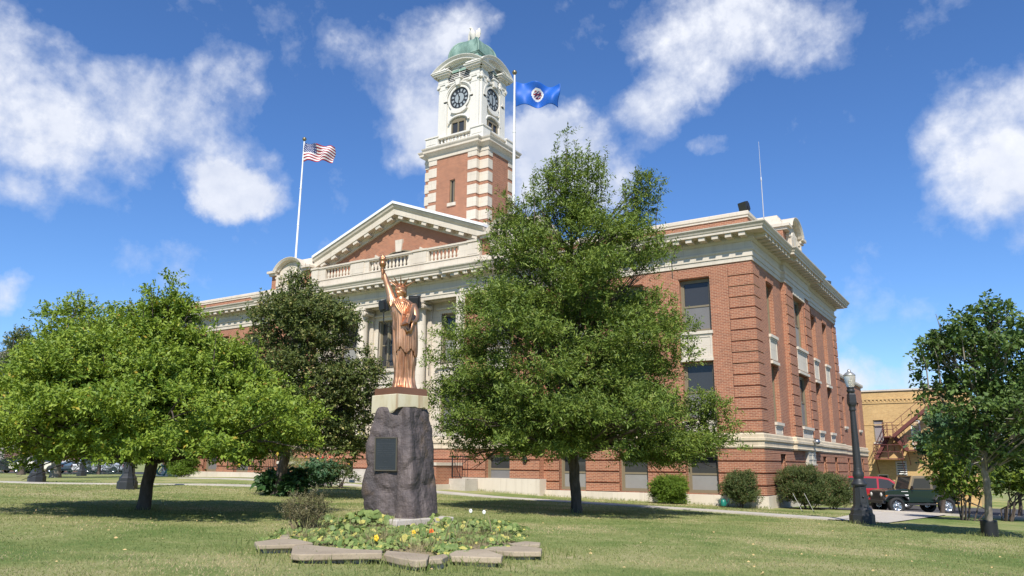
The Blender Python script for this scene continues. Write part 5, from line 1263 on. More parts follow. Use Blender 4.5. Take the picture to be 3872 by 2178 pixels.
for i in range(n4): j = (i + 1) % n4; fs += [(3 * i, 3 * j, 3 * j + 1, 3 * i + 1), (3 * i + 1, 3 * j + 1, 3 * j + 2, 3 * i + 2)]
fs += [tuple(3 * i + 2 for i in range(n4)), tuple(3 * i for i in range(n4))[::-1]]
mb.add(vs, fs); mb.build('block', cap_mat(), cps)
# ------------------------------------------------------------------ the statue
def copper_mat():
    m, nt, b, o = newmat('copper'); p = objc(nt)
    n = noise(nt, 4.0, mapv(nt, p, (1, 1, 0.4)), 6, 0.6); r = ramp(nt, [(0.30, (0.32, 0.145, 0.075)), (0.55, (0.60, 0.315, 0.175)), (0.75, (0.78, 0.48, 0.31))]); L(nt, n, 'Fac', r, 0)
    L(nt, r, 0, b, 'Base Color'); b.inputs['Metallic'].default_value = 0.82; b.inputs['Roughness'].default_value = 0.42
    bump(nt, noise(nt, 30, p, 4).outputs['Fac'], b, 0.08, 0.01); return m
COP = copper_mat()
ZS = ZT + 0.135
st = thing('copper_statue', 'copper statue of a crowned robed woman lifting a torch and holding a tablet', 'statue', (MX, MY, MZ + ZT), YAW)
mb = MB(); mb.prism(rsq(0.415 * DR / 16.7, R(47), CX0 + 0.01, 0.02), (0, 0, 0.0), (1, 0, 0), (0, 1, 0), (0, 0, 1), 0.125); mb.prism(rsq(0.40 * DR / 16.7, R(47), CX0 + 0.01, 0.02), (0, 0, 0.125), (1, 0, 0), (0, 1, 0), (0, 0, 1), 0.012)
mb.build('plinth', simple('brown_metal_plinth', (0.24, 0.115, 0.07), 0.45, 0.4, var=0.2), st)
def sp(fx, fy, dd=0.0): x, z = mon(fx, fy); return np.array([x * (1 + dd / DR), dd, z - ZT])
# robe: rings from hem to neck (photo rows: y, left, right), folded
RW_ = [(1473, 1480, 1576), (1466, 1481, 1575), (1452, 1485, 1571), (1430, 1490, 1567), (1400, 1492, 1568), (1370, 1490, 1570), (1335, 1487, 1572), (1300, 1485, 1573), (1260, 1484, 1574), (1220, 1483, 1574), (1190, 1480, 1572), (1165, 1475, 1567), (1148, 1474, 1561), (1138, 1482, 1552), (1131, 1494, 1538), (1124, 1506, 1528)]
ry = np.array([q[0] for q in RW_], float); rl = np.array([q[1] for q in RW_], float); rr_ = np.array([q[2] for q in RW_], float)
def fold(th, z, sd):
    """soft ridged folds, steep on one side"""
    s = 0.0
    for (f, ph, tw_, w) in ((7, 0.3, 0.55, 1.0), (11, 1.7, -0.35, 0.75), (17, 0.9, 0.8, 0.55), (26, 2.1, -0.5, 0.35)):
        v = math.sin(f * th + ph + sd + tw_ * z * 2.2 + 0.8 * math.sin(1.7 * z + ph)); s += w * (1 - abs(v)) ** 1.3
    return s - 1.2
NTH, NZZ = 150, 120
vs = []
for j in range(NZZ + 1):
    t = j / NZZ; y = 1473 + (1124 - 1473) * t
    a, b_ = np.interp(-y, -ry, rl), np.interp(-y, -ry, rr_); (xa_, z), (xb_, _) = mon(a, y), mon(b_, y); cx = (xa_ + xb_) / 2; hw = (xb_ - xa_) / 2; z -= ZT
    dep = hw * (0.78 if y > 1180 else 0.70); amp = 0.048 * np.interp(y, [1124, 1150, 1230, 1330, 1473], [0.15, 0.45, 0.6, 0.95, 1.25])
    for i in range(NTH):
        th = 2 * PI * i / NTH; f = fold(th, z, 0.0)
        if y < 1250: f = 0.5 * f + 0.6 * (1 - abs(math.sin(5 * th + 9 * z))) - 0.3         # diagonal folds over the chest
        kx = 1 + amp * f / 0.3
        vs.append((cx + hw * math.cos(th) * kx, dep * math.sin(th) * kx, z))
fs = [(j * NTH + i, j * NTH + (i + 1) % NTH, (j + 1) * NTH + (i + 1) % NTH, (j + 1) * NTH + i) for j in range(NZZ) for i in range(NTH)]
fs.append(tuple(range(NZZ * NTH, (NZZ + 1) * NTH)))
mb = MB(); mb.add(vs, fs, True)
# neck and shoulders join the robe
mb.tube([sp(1517, 1146), sp(1517, 1134), sp(1515, 1124, -0.01), sp(1514, 1114, -0.02)], [0.17, 0.105, 0.072, 0.07], 18)
# raised right arm (on the viewer's left): sleeve, upper arm, forearm
mb.tube([sp(1502, 1150), sp(1487, 1146, -0.01), sp(1480, 1132, -0.02), sp(1477, 1119, -0.02)], [0.13, 0.125, 0.105, 0.088], 16)
mb.tube([sp(1486, 1150, -0.02), sp(1481, 1128, -0.02), sp(1474, 1106, -0.02), sp(1467, 1084, -0.02), sp(1463, 1072, -0.02), sp(1459, 1058, -0.03), sp(1456, 1046, -0.035), sp(1454, 1038, -0.04)], [0.095, 0.088, 0.078, 0.066, 0.062, 0.060, 0.047, 0.038], 16)
# left arm (viewer's right): upper arm under the cloak, forearm towards the viewer with the tablet
mb.tube([sp(1556, 1155, 0.02), sp(1568, 1180, 0.0), sp(1571, 1205, -0.03), sp(1566, 1222, -0.10), sp(1556, 1219, -0.20), sp(1549, 1212, -0.26)], [0.105, 0.095, 0.088, 0.075, 0.058, 0.045], 14)
robe = mb.build('robed_figure', COP, st)
rm = robe.modifiers.new('smooth', 'SMOOTH'); rm.iterations = 1; rm.factor = 0.3
# overgarment: cascading folds down the left side, hem with points
vs = []; NA, NB = 84, 46
for j in range(NB + 1):
    t = j / NB
    for i in range(NA + 1):
        s = i / NA; th = R(-128) + s * R(168)                    # round the front to the viewer's right
        hem = 1330 + 26 * abs(((s * 6.5) % 2) - 1) - 18 * (1 - s) + (70 * max(0, s - 0.55) if s > 0.55 else 0)
        y = 1168 + (hem - 1168) * t
        a, b_ = np.interp(-y, -ry, rl), np.interp(-y, -ry, rr_); (xa_, z), (xb_, _) = mon(a, y), mon(b_, y); cx = (xa_ + xb_) / 2; hw = (xb_ - xa_) / 2; z -= ZT
        f = fold(th * 1.2, z * 0.6, 1.0); k_ = 1.0 + (0.035 + 0.045 * t) + 0.085 * f * (0.4 + 0.6 * t)
        if s > 0.98 or s < 0.02: k_ -= 0.05
        vs.append((cx + hw * math.cos(th) * k_, hw * 0.80 * math.sin(th) * k_, z))
fs = [(j * (NA + 1) + i, j * (NA + 1) + i + 1, (j + 1) * (NA + 1) + i + 1, (j + 1) * (NA + 1) + i) for j in range(NB) for i in range(NA)]
mb = MB(); mb.add(vs, fs, True); og = mb.build('overgarment', COP, st); sm = og.modifiers.new('thick', 'SOLIDIFY'); sm.thickness = 0.014
# loop of cloth hanging below the forearm, folds over the shoulder
mb = MB(); 
for q in range(3): mb.tube([sp(1566 + q, 1216, -0.14 + 0.03 * q), sp(1564, 1235 + 2 * q, -0.22 + 0.03 * q), sp(1556, 1256 + 4 * q, -0.24 + 0.03 * q), sp(1545, 1262 + 4 * q, -0.24 + 0.03 * q), sp(1538, 1246 + 3 * q, -0.23 + 0.03 * q)], [0.035, 0.034, 0.034, 0.03, 0.022], 8)
for q in range(5): mb.tube([sp(1533 + 6 * q, 1140 + q * 1.5, -0.09 + 0.02 * q), sp(1530 + 7 * q, 1165, -0.225 + 0.03 * q), sp(1527 + 6 * q, 1200, -0.255 + 0.03 * q), sp(1522 + 5 * q, 1240, -0.25 + 0.03 * q)], [0.02, 0.026, 0.022, 0.012], 7)
for q in range(4): mb.tube([sp(1490 + 7 * q, 1136 - q, -0.12), sp(1496 + 8 * q, 1152, -0.20), sp(1508 + 7 * q, 1172, -0.245), sp(1526 + 3 * q, 1196, -0.26)], [0.012, 0.02, 0.018, 0.01], 7)
for q in range(3): mb.tube([sp(1486 - 3 * q, 1128 + 5 * q, -0.09), sp(1479 - 1 * q, 1140 + 5 * q, -0.13), sp(1486 - 2 * q, 1156 + 4 * q, -0.15)], [0.012, 0.016, 0.01], 6)
mb.build('drapery', COP, st)
# foot showing under the hem
mb = MB(); mb.tube([sp(1520, 1468, -0.18), sp(1516, 1470, -0.30), sp(1514, 1474, -0.37)], [0.055, 0.05, 0.032], 10); mb.build('foot', COP, st)
# head: skull, face turned a little to the viewer's left
hc = sp(1516, 1107, -0.02); hR = 0.118 * DR / 16.7
fd = unit(np.array([-0.52, -0.85, -0.03])); fx_ = unit(np.cross(fd, [0, 0, 1.0])); up_ = np.cross(fx_, fd)
NA, NB = 48, 40; vs = []
for j in range(NB + 1):
    ph = PI * j / NB; zz = -math.cos(ph)                          # -1 chin .. 1 crown
    for i in range(NA):
        th = 2 * PI * i / NA; a = math.sin(ph) * math.cos(th); d = math.sin(ph) * math.sin(th)       # a sideways, d to the face
        wsc = 0.80 - 0.16 * max(0, -zz) ** 1.2; X = a * hR * wsc * 1.08; Dp = d * hR * (1.0 if d > 0 else 1.12); Zz = zz * hR * 1.30
        if d > 0:
            fr = math.exp(-(a / 0.30) ** 2)
            Dp *= 1 - 0.10 * max(0, -zz)
            Dp += hR * (0.24 * math.exp(-(a / 0.13) ** 2) * math.exp(-((zz + 0.14) / 0.17) ** 2) * (1 if zz < 0.1 else 1)            # nose
                        - 0.13 * (math.exp(-((a - 0.36) / 0.16) ** 2) + math.exp(-((a + 0.36) / 0.16) ** 2)) * math.exp(-((zz - 0.06) / 0.09) ** 2)   # eye hollows
                        + 0.05 * (math.exp(-((a - 0.36) / 0.10) ** 2) + math.exp(-((a + 0.36) / 0.10) ** 2)) * math.exp(-((zz - 0.05) / 0.045) ** 2)  # eyeballs
                        + 0.06 * math.exp(-(a / 0.5) ** 2) * math.exp(-((zz - 0.22) / 0.08) ** 2)                                     # brow
                        + 0.08 * math.exp(-(a / 0.24) ** 2) * (math.exp(-((zz + 0.47) / 0.05) ** 2) + 0.9 * math.exp(-((zz + 0.60) / 0.055) ** 2)) # lips
                        - 0.05 * math.exp(-(a / 0.3) ** 2) * math.exp(-((zz + 0.535) / 0.02) ** 2)
                        + 0.12 * math.exp(-(a / 0.3) ** 2) * math.exp(-((zz + 0.86) / 0.14) ** 2)                                     # chin
                        + 0.05 * (math.exp(-((a - 0.52) / 0.2) ** 2) + math.exp(-((a + 0.52) / 0.2) ** 2)) * math.exp(-((zz + 0.2) / 0.2) ** 2))
        vs.append(hc + fx_ * X + fd * Dp + up_ * Zz)
fs = [(j * NA + i, j * NA + (i + 1) % NA, (j + 1) * NA + (i + 1) % NA, (j + 1) * NA + i) for j in range(NB) for i in range(NA)]
mb = MB(); mb.add(vs, fs, True)
for s in (-1, 1):
    e = hc + fx_ * s * hR * 0.86 - fd * 0.01; mb.tube([e + up_ * 0.03, e + up_ * 0.0 + fx_ * s * 0.012, e - up_ * 0.032], [0.010, 0.022, 0.010], 8)
head = mb.build('head', COP, st)
# hair: parted waves, a bun, tresses on the neck and over the shoulder
mb = MB()
for s in (-1, 1):
    for q in range(5):
        pts = []
        for t in np.linspace(0, 1, 9):
            an = t * PI * 0.60; z = 0.80 - 0.11 * q - 0.55 * t; r = hR * (0.99 + 0.06 * math.sin(7 * t + q))
            pts.append(hc + fd * r * math.cos(an) * (0.97 - 0.03 * q) + fx_ * s * r * 0.86 * math.sin(an) + up_ * hR * z)
        mb.tube(pts, [0.014, 0.02, 0.022, 0.024, 0.024, 0.024, 0.024, 0.022, 0.015], 7)
mb.sphere(hc - fd * hR * 0.55 + up_ * 0.02, hR * 0.86, 16, 12)
mb.sphere(hc - fd * hR * 1.25 - up_ * 0.04, hR * 0.5, 12, 8)
for q in range(4): mb.tube([hc - fd * 0.06 + fx_ * (0.05 + 0.025 * q) - up_ * 0.03, hc - fd * (0.05 - 0.01 * q) + fx_ * (0.07 + 0.018 * q) - up_ * 0.12, sp(1527 + 3 * q, 1136, -0.06 - 0.015 * q), sp(1530 + 4 * q, 1150, -0.15)], [0.02, 0.026, 0.024, 0.012], 7)
mb.build('hair', COP, head)
# diadem with seven rays
mb = MB(); ca_ = unit(up_ * 0.9 + fd * -0.22); cu = fx_; cv = unit(np.cross(ca_, cu)); cv = cv if cv @ fd > 0 else -cv; oc = hc + up_ * hR * 0.72 - fd * 0.015
vs = []; k = 32
for (r, h) in ((hR * 0.99, -0.02), (hR * 1.10, 0.035), (hR * 1.14, 0.075), (hR * 1.02, 0.08), (hR * 0.92, 0.03)):
    for i in range(k): a = 2 * PI * i / k; vs.append(oc + (cu * math.cos(a) * 0.93 + cv * math.sin(a)) * r + ca_ * h)
mb.add(vs, [(j * k + i, j * k + (i + 1) % k, (j + 1) * k + (i + 1) % k, (j + 1) * k + i) for j in range(4) for i in range(k)], True)
for i in range(18):
    a = R(10) + R(160) * i / 17; p = oc + (cu * math.cos(a) * 0.93 + cv * math.sin(a)) * hR * 1.13; mb.bar(p - ca_ * 0.0, p + ca_ * 0.062, 0.010)
dia = mb.build('diadem', COP, head)
for i in range(7):
    a = R(-6) + R(192) * i / 6; d = unit(cu * math.cos(a) * 0.95 + cv * math.sin(a) * 0.95 + ca_ * 0.50); p = oc + (cu * math.cos(a) * 0.9 + cv * math.sin(a)) * hR * 1.08 + ca_ * 0.055
    sk_ = MB(); sk_.tube([p, p + d * 0.10, p + d * 0.235], [0.019, 0.014, 0.004], 6); sk_.build('ray', COP, dia)
# torch: handle, cup with gallery, flame
mb = MB(); tx, ty = sp(1449, 1000)[0], -0.06
def tz(y): return mon(1449, y)[1] - ZT
mb.lathe([(0.012, tz(1060)), (0.020, tz(1057)), (0.021, tz(1050)), (0.025, tz(1035)), (0.030, tz(1022)), (0.042, tz(1018)), (0.034, tz(1014)), (0.060, tz(1010)), (0.070, tz(1004)), (0.078, tz(1001)), (0.078, tz(999)), (0.070, tz(997)), (0.066, tz(990)), (0.083, tz(987)), (0.086, tz(983)), (0.070, tz(981)), (0.03, tz(982))], (tx, ty, 0), 20)
tor = mb.build('torch', COP, st)
for q in range(20): pass
fl = MB()
for (a, r, h, w) in ((0, 0, 20, 0.058), (0.8, 0.03, 14, 0.045), (2.6, 0.035, 15, 0.042), (4.2, 0.032, 13, 0.046), (5.4, 0.03, 11, 0.04)):
    x, y = tx + r * math.cos(a), ty + r * math.sin(a); z0 = tz(983); hh = (tz(983 - h) - z0)
    fl.tube([(x, y, z0), (x + 0.012 * math.cos(a + 1), y, z0 + hh * 0.35), (x - 0.012 * math.cos(a), y, z0 + hh * 0.7), (x + 0.01, y, z0 + hh)], [w * 0.8, w, w * 0.62, 0.006], 10)
fl.build('flame', COP, tor)
# hands: palm, four fingers round the thing held, thumb
def hand(c, axis, palm_n, side, wrist, rad=0.026, name='hand'):
    """fingers curl round a handle along `axis` through c; palm_n points from palm to handle"""
    axis, palm_n = unit(np.array(axis, float)), unit(np.array(palm_n, float)); out = unit(np.cross(axis, palm_n)) * side
    hb = MB(); base = c - palm_n * (rad + 0.016)
    hb.tube([np.array(wrist), base - out * 0.012 - axis * 0.0, base + out * 0.012], [0.034, 0.040, 0.034], 10)
    hb.obox(base, axis * 0.042, out * 0.030, palm_n * 0.014)
    for q in range(4):
        o_ = base + axis * (0.036 - 0.024 * q); l = (0.92, 1.0, 0.96, 0.8)[q]; pts = []
        for t in np.linspace(0, 1, 7):
            an = -0.5 + t * 2.9 * l; pts.append(c + axis * (0.036 - 0.024 * q) + (rad + 0.012) * (out * math.cos(an - 0.9) * 1.0 + palm_n * math.sin(an - 0.9)))
        pts = [o_ + out * 0.026] + pts; hb.tube(pts, [0.0135, 0.0135, 0.013, 0.0125, 0.012, 0.0115, 0.0105, 0.008], 7)
    hb.tube([base - out * 0.028 + axis * 0.02, base - out * 0.036 + palm_n * 0.022 + axis * 0.034, c - out * (rad + 0.008) + axis * 0.040 + palm_n * 0.012, c + palm_n * (rad + 0.004) + axis * 0.034], [0.016, 0.0145, 0.0125, 0.009], 8)
    return hb.build(name, COP, st)
hand(np.array([tx, ty, tz(1031)]), (0, 0, 1), (-0.55, -0.83, 0), 1, sp(1454, 1038, -0.04), 0.026)
# tablet held on the forearm
ta, tb2 = sp(1556, 1164, -0.20), sp(1537, 1238, -0.30); tv_ = unit(ta - tb2); tn = unit(np.array([-0.75, -0.62, 0.1])); tn = unit(tn - tv_ * (tn @ tv_)); tu = np.cross(tv_, tn)
mb = MB(); mb.obox((ta + tb2) / 2, tu * 0.135, tv_ * np.linalg.norm(ta - tb2) / 2, tn * 0.032); mb.obox((ta + tb2) / 2 + tn * 0.034, tu * 0.115, tv_ * (np.linalg.norm(ta - tb2) / 2 - 0.02), tn * 0.004)
bevel(mb.build('tablet', COP, st), 0.006)
hm = sp(1550, 1207, -0.335)
hand(hm + tn * -0.03, tv_, tn * -1.0 if False else -tu * 0.6 - tn * 0.8, 1, sp(1556, 1217, -0.22), 0.030)

# ------------------------------------------------------------------ cast iron lamp posts
IRON = simple('black_cast_iron', (0.022, 0.024, 0.027), 0.48, var=0.25, bmp=0.15)
GLOBE = newmat('frosted_globe'); _m, _nt, _b, _o = GLOBE; _b.inputs['Base Color'].default_value = (0.72, 0.70, 0.62, 1); _b.inputs['Roughness'].default_value = 0.25; _b.inputs['Transmission Weight'].default_value = 0.55; _b.inputs['IOR'].default_value = 1.15
def lamp_post(label, p):
    t = thing('lamp_post', label, 'lamp post', p, YAW, 'cast iron lamp posts on the lawn')
    b = MB(); E8 = dict(n=8, smooth=False, rot=PI / 8)
    b.lathe([(0.335, -0.35), (0.335, 0.25), (0.325, 0.265)], **E8); b.lathe([(0.30, 0.265), (0.30, 0.29), (0.285, 0.30), (0.285, 0.38), (0.24, 0.44), (0.235, 0.47)], **E8)
    b.lathe([(0.215, 0.47), (0.205, 0.50), (0.165, 1.02), (0.175, 1.04)], n=8, smooth=False, rot=PI / 8)
    o = b.build('base', IRON, t)
    p_ = MB(); 
    for (q, w, h) in ((0, 0.085, 0.20),):
        for s in (-1, 1): p_.bar((s * w, -0.188, 0.58), (s * w * 0.75, -0.158, 0.94), 0.014)
        p_.bar((-w, -0.188, 0.58), (w, -0.188, 0.58), 0.014); p_.tube([(w * 0.75 * math.cos(a), -0.158, 0.94 + 0.03 * math.sin(a)) for a in np.linspace(0, PI, 7)], 0.008, 5)
    p_.sphere((0, -0.19, 0.74), 0.03, 8, 6); p_.build('access_panel', IRON, o)
    s = MB(); s.lathe([(0.20, 1.04), (0.215, 1.08), (0.20, 1.11), (0.165, 1.14), (0.15, 1.18), (0.125, 1.20), (0.13, 1.24), (0.152, 1.30), (0.145, 1.38), (0.115, 1.46), (0.12, 1.49), (0.112, 1.52)], n=24)
    nf = 16
    for (z0, z1, r0, r1) in ((1.52, 3.14, 0.110, 0.074),):
        vs = []; k = 48
        for z in np.linspace(z0, z1, 6):
            r = r0 + (r1 - r0) * (z - z0) / (z1 - z0)
            for i in range(k): a = 2 * PI * i / k; q = r * (1 - 0.06 * abs(math.sin(a * nf / 2))); vs.append((q * math.cos(a), q * math.sin(a), z))
        s.add(vs, [(j * k + i, j * k + (i + 1) % k, (j + 1) * k + (i + 1) % k, (j + 1) * k + i) for j in range(5) for i in range(k)], True)
    s.lathe([(0.09, 3.12), (0.10, 3.16), (0.085, 3.20), (0.098, 3.26), (0.118, 3.29), (0.118, 3.31)], n=24)
    s.lathe([(0.135, 3.31), (0.142, 3.35), (0.128, 3.58), (0.10, 3.63)], n=4, smooth=False, rot=PI / 4)
    s.lathe([(0.085, 3.63), (0.11, 3.66), (0.115, 3.71), (0.085, 3.75), (0.105, 3.77), (0.105, 3.80), (0.05, 3.81)], n=20); s.build('shaft', IRON, t)
    g = MB(); g.lathe([(0.098, 3.80), (0.125, 3.88), (0.152, 4.00), (0.162, 4.10), (0.158, 4.13)], n=28); g.build('globe', _m, t)
    bu = MB(); bu.lathe([(0.02, 3.80), (0.028, 3.88), (0.05, 3.95), (0.045, 4.0), (0.0001, 4.02)], n=12); bu.build('bulb', simple('white_bulb', (0.7, 0.68, 0.6), 0.3), t)
    c = MB(); c.lathe([(0.166, 4.128), (0.170, 4.15), (0.13, 4.19), (0.085, 4.225), (0.055, 4.24), (0.05, 4.28), (0.03, 4.315), (0.0001, 4.325)], n=28); c.build('cap', simple('dull_aluminium', (0.42, 0.41, 0.37), 0.35, 0.6), t)
    return t
q = at(3262, 1981); l0 = lamp_post('black cast iron lamp post with frosted globe at the corner pavement', q)
for (lab, fx, fy, D) in (('black lamp post just left of the apple tree trunk, half hidden by leaves', 479, 1851, 26.6), ('black lamp post under the leftmost apple branches in front of the parked pickup', 138, 1818, 31.0), ('distant small black lamp post in front of the white parked cars', 308, 1797, 56.0)):
    c = copy_tree(l0); p = at(fx, fy, D=D); c.location = (p[0], p[1], gz(p[0], p[1])); c['label'] = lab
# ------------------------------------------------------------------ flags on their poles, roof fittings
def flagpole(label, x, y, z0, z1, r=0.065):
    t = thing('flagpole', label, 'flagpole', (x, y, z0), group='white flagpoles on the hall roof'); h = z1 - z0
    m = MB(); m.tube([(0, 0, -0.3), (0, 0, h * 0.3), (0, 0, h * 0.6), (0, 0, h)], [r, r * 0.95, r * 0.8, r * 0.6], 14)
    for q in (0.3, 0.6): m.lathe([(r * 1.0, h * q - 0.04), (r * 1.12, h * q - 0.03), (r * 1.12, h * q + 0.03), (r * 0.9, h * q + 0.04)], n=14)
    m.build('pole', POLEW, t)
    b = MB(); b.sphere((0, 0, h + 0.16), 0.13, 16, 10); b.tube([(0, 0, h), (0, 0, h + 0.06)], 0.035, 8); b.build('ball', GOLDB, t)
    k = MB(); k.tube([(r + 0.03, -0.02, 0.4), (r + 0.03, -0.02, h * 0.5), (r * 0.6 + 0.02, -0.02, h - 0.05)], 0.008, 4); k.build('halyard', simple('grey_rope', (0.35, 0.35, 0.36), 0.8), t)
    return t
FLY = 31.35
flagpole('white flagpole at the left end of the balustrade flying the striped flag', -36.12, FLY, 12.05, 20.05)
flagpole('white flagpole right of the clock tower flying the blue flag', -20.13, FLY, 12.05, 20.15, 0.075)
FR = simple('flag_red', (0.30, 0.018, 0.035), 0.7, var=0.05); FWH = simple('flag_white', (0.78, 0.77, 0.76), 0.7, var=0.03); FBL = simple('flag_navy', (0.022, 0.035, 0.12), 0.7, var=0.05); FB = simple('flag_blue', (0.008, 0.10, 0.44), 0.6, var=0.12)
def flag_surface(nx, ny, L_, H, droop, waves, amp, fold):
    """grid of points: x along the fly, z up, y the waves"""
    P = np.zeros((ny + 1, nx + 1, 3))
    for j in range(ny + 1):
        for i in range(nx + 1):
            s, t = i / nx, j / ny
            z = -H * t * (1 - 0.25 * s * fold) - droop * L_ * s ** 1.3 + 0.05 * math.sin(waves * s * 5 + 2 * t) * s
            y = amp * s ** 0.6 * math.sin(waves * 2 * PI * s + 2.6 * t + 0.4) + 0.4 * amp * math.sin(9 * s - 4 * t)
            P[j, i] = (L_ * s * (0.96 - 0.04 * t) + 0.04 * math.sin(6 * t) * s, y, z)
    return P
def flag(name, label, cat, loc_, rz, P, matf, mats):
    ny, nx = P.shape[0] - 1, P.shape[1] - 1
    mb = MB(); mb.add(P.reshape(-1, 3), [(j * (nx + 1) + i, j * (nx + 1) + i + 1, (j + 1) * (nx + 1) + i + 1, (j + 1) * (nx + 1) + i) for j in range(ny) for i in range(nx)], True)
    o = mb.build(name, mats[0]); [o.data.materials.append(m) for m in mats[1:]]
    k = 0
    for j in range(ny):
        for i in range(nx): o.data.polygons[k].material_index = matf((i + 0.5) / nx, (j + 0.5) / ny); k += 1
    o.location = loc_; o.rotation_euler = (0, 0, rz); sd = o.modifiers.new('thick', 'SOLIDIFY'); sd.thickness = 0.006
    return tag(o, label, cat)
P1 = flag_surface(52, 39, 2.05, 1.28, 0.16, 1.9, 0.26, 0.95)
def usf(s, t):
    if s < 0.40 and t < 7 / 13:
        r, c = t / (7 / 13) * 9, s / 0.40 * 11
        return 1 if (int(r) + int(c)) % 2 == 0 and abs(r % 1 - 0.5) < 0.24 and abs(c % 1 - 0.5) < 0.24 else 2
    return 0 if int(t * 13) % 2 == 0 else 1
us = flag('national_flag', 'small red and white striped flag with starry navy canton waving on the left pole', 'flag', (-36.06, FLY - 0.02, 19.95), R(32), P1, usf, [FR, FWH, FBL])
P2 = flag_surface(52, 34, 2.45, 1.40, 0.12, 1.6, 0.28, 0.55)
def mnf(s, t):
    d = math.hypot((s - 0.50) * 2.45, (t - 0.47) * 1.40)
    if d > 0.33: return 0
    if d > 0.22: return 1
    if d > 0.195: return 2
    return 3 if (int(s * 52) * 3 + int(t * 34) * 5) % 7 in (0, 2, 5) else (2 if (int(s * 52) + int(t * 34)) % 3 else 1)
flag('state_flag', 'bright blue flag with a round white emblem waving right of the clock tower', 'flag', (-20.05, FLY - 0.02, 19.75), R(30), P2, mnf, [FB, FWH, FR, FBL])
def floodlight(label, p, w, h, rz, tilt, arm=None):
    t = thing('floodlight', label, 'floodlight', p, rz, 'black floodlights on the hall')
    m = MB(); c, s_ = math.cos(tilt), math.sin(tilt)
    z0 = h * 0.62
    m.obox((0, 0, z0), (w / 2, 0, 0), (0, 0.11 * c, 0.11 * s_), (0, -h / 2 * s_, h / 2 * c)); m.obox((0, 0.14 * c, z0 + 0.14 * s_), (w * 0.36, 0, 0), (0, 0.09 * c, 0.09 * s_), (0, -h * 0.36 * s_, h * 0.36 * c))
    bevel(m.build('housing', BLACKM, t), 0.02)
    g = MB(); g.obox((0, -0.113 * c, z0 - 0.113 * s_), (w * 0.45, 0, 0), (0, 0.004 * c, 0.004 * s_), (0, -h * 0.44 * s_, h * 0.44 * c)); g.build('lens', PANE, t)
    b = MB(); b.tube([(-w * 0.54, 0, z0), (-w * 0.54, 0.02, 0.08), (0, 0.02, 0.0), (w * 0.54, 0.02, 0.08), (w * 0.54, 0, z0)], 0.018, 6); b.tube([(0, 0.02, 0.0), (0, 0.02, -0.12)], 0.03, 6)
    if arm: b.tube([np.array(q, float) for q in arm], 0.035, 8)
    b.build('bracket', BLACKM, t); return t
f1 = at(1452, 1182, Y=30.6); floodlight('black floodlight beside the statue torch arm, before the middle window', f1, 0.62, 0.62, R(180 - 12), R(-10), [(0, 0.02, -0.1), (0, 0.0, -0.5), (-0.1, -0.3, -0.75), (-0.25, -1.45, -0.8)])
f2 = at(1567, 1170, Y=30.6); floodlight('black floodlight beside the statue head at the column capital', f2, 0.62, 0.66, R(180 + 28), R(-14), [(0, 0.02, -0.1), (0.0, -0.1, -0.35), (0, -0.5, -0.42)])
f3 = at(2814, 806, Y=31.98); floodlight('black floodlight on the coping at the front right roof corner', f3, 0.42, 0.44, R(-25), R(16))
f4 = at(3131, 1092, X=-8.75); floodlight('small black floodlight on the far end of the side roof edge', f4, 0.42, 0.46, R(70), R(10))
an = at(2889, 838, Y=34.0); ah = at(2866, 536, Y=34.0)[2] - an[2]
t = thing('roof_antenna', 'thin whip antenna rising from the hall roof', 'antenna', (an[0], an[1], an[2]))
m = MB(); m.tube([(0, 0, -0.8), (0, 0, ah * 0.52)], [0.028, 0.022], 6); m.lathe([(0.03, ah * 0.50), (0.04, ah * 0.52), (0.02, ah * 0.55)], n=8); m.tube([(0, 0, ah * 0.52), (0, 0, ah)], [0.016, 0.008], 6); m.build('mast', simple('grey_aerial', (0.5, 0.5, 0.52), 0.4, 0.4), t)
# wall fitting on the centre block basement
wl = at(1985, 1737, Y=YC - 0.1); m = MB(); m.sphere((wl[0], YC - 0.11, wl[2]), 0.13, 14, 10, sy=0.7, sz=1.35); hp(m, 'wall_lamp', BLACKM)

# ------------------------------------------------------------------ entrance: steps, cheek walls, railings
def gq(x, y): return gz(x, y)
es = thing('entrance_steps', 'stone entrance steps between low brick cheek walls at the hall front', 'steps', (AX, 29.8, -1.0)); ei = Matrix.Translation((-AX, -29.8, 1.0))
def ep(m_, name, mat): o = m_.build(name, mat, es); o.matrix_parent_inverse = ei; return o
for (a, b) in ((-33.5, -31.9), (-24.3, -22.7)):
    ep(MB().box(a, b, 28.9, YC - 0.2, -1.4, -0.10), 'cheek_wall', BRICK); ep(MB().box(a - 0.05, b + 0.05, 28.84, YC - 0.2, -0.098, 0.04), 'coping', STONE); ep(MB().box(a - 0.07, b + 0.07, 28.82, YC - 0.2, -1.5, -0.95), 'footing', STONE)
mb = MB()
for i in range(6): mb.box(-31.85, -24.35, 28.6 + i * 0.34, 31.0, -1.35 + i * 0.17, -1.18 + i * 0.17)
ep(mb, 'step', CONC)
def railing(label, pts, h=1.05):
    p0 = np.array(pts[0]); t = thing('railing', label, 'railing', p0, group='black bar railings by the entrance steps'); m = MB()
    for a, b in zip(pts, pts[1:]):
        a, b = np.array(a) - p0, np.array(b) - p0; m.bar(a + (0, 0, h), b + (0, 0, h), 0.045); m.bar(a + (0, 0, 0.1), b + (0, 0, 0.1), 0.035)
        k = int(np.linalg.norm(b - a) / 0.14)
        for i in range(k + 1): q = a + (b - a) * i / k; m.bar(q + (0, 0, 0.1), q + (0, 0, h), 0.018 if i % 8 else 0.045)
    m.build('bars', BLACKM, t); return t
railing('black bar railing left of the entrance behind the linden trunk', [(-38.6, 29.6, -0.55), (-35.8, 29.6, -0.55), (-33.6, 29.6, -0.2)])
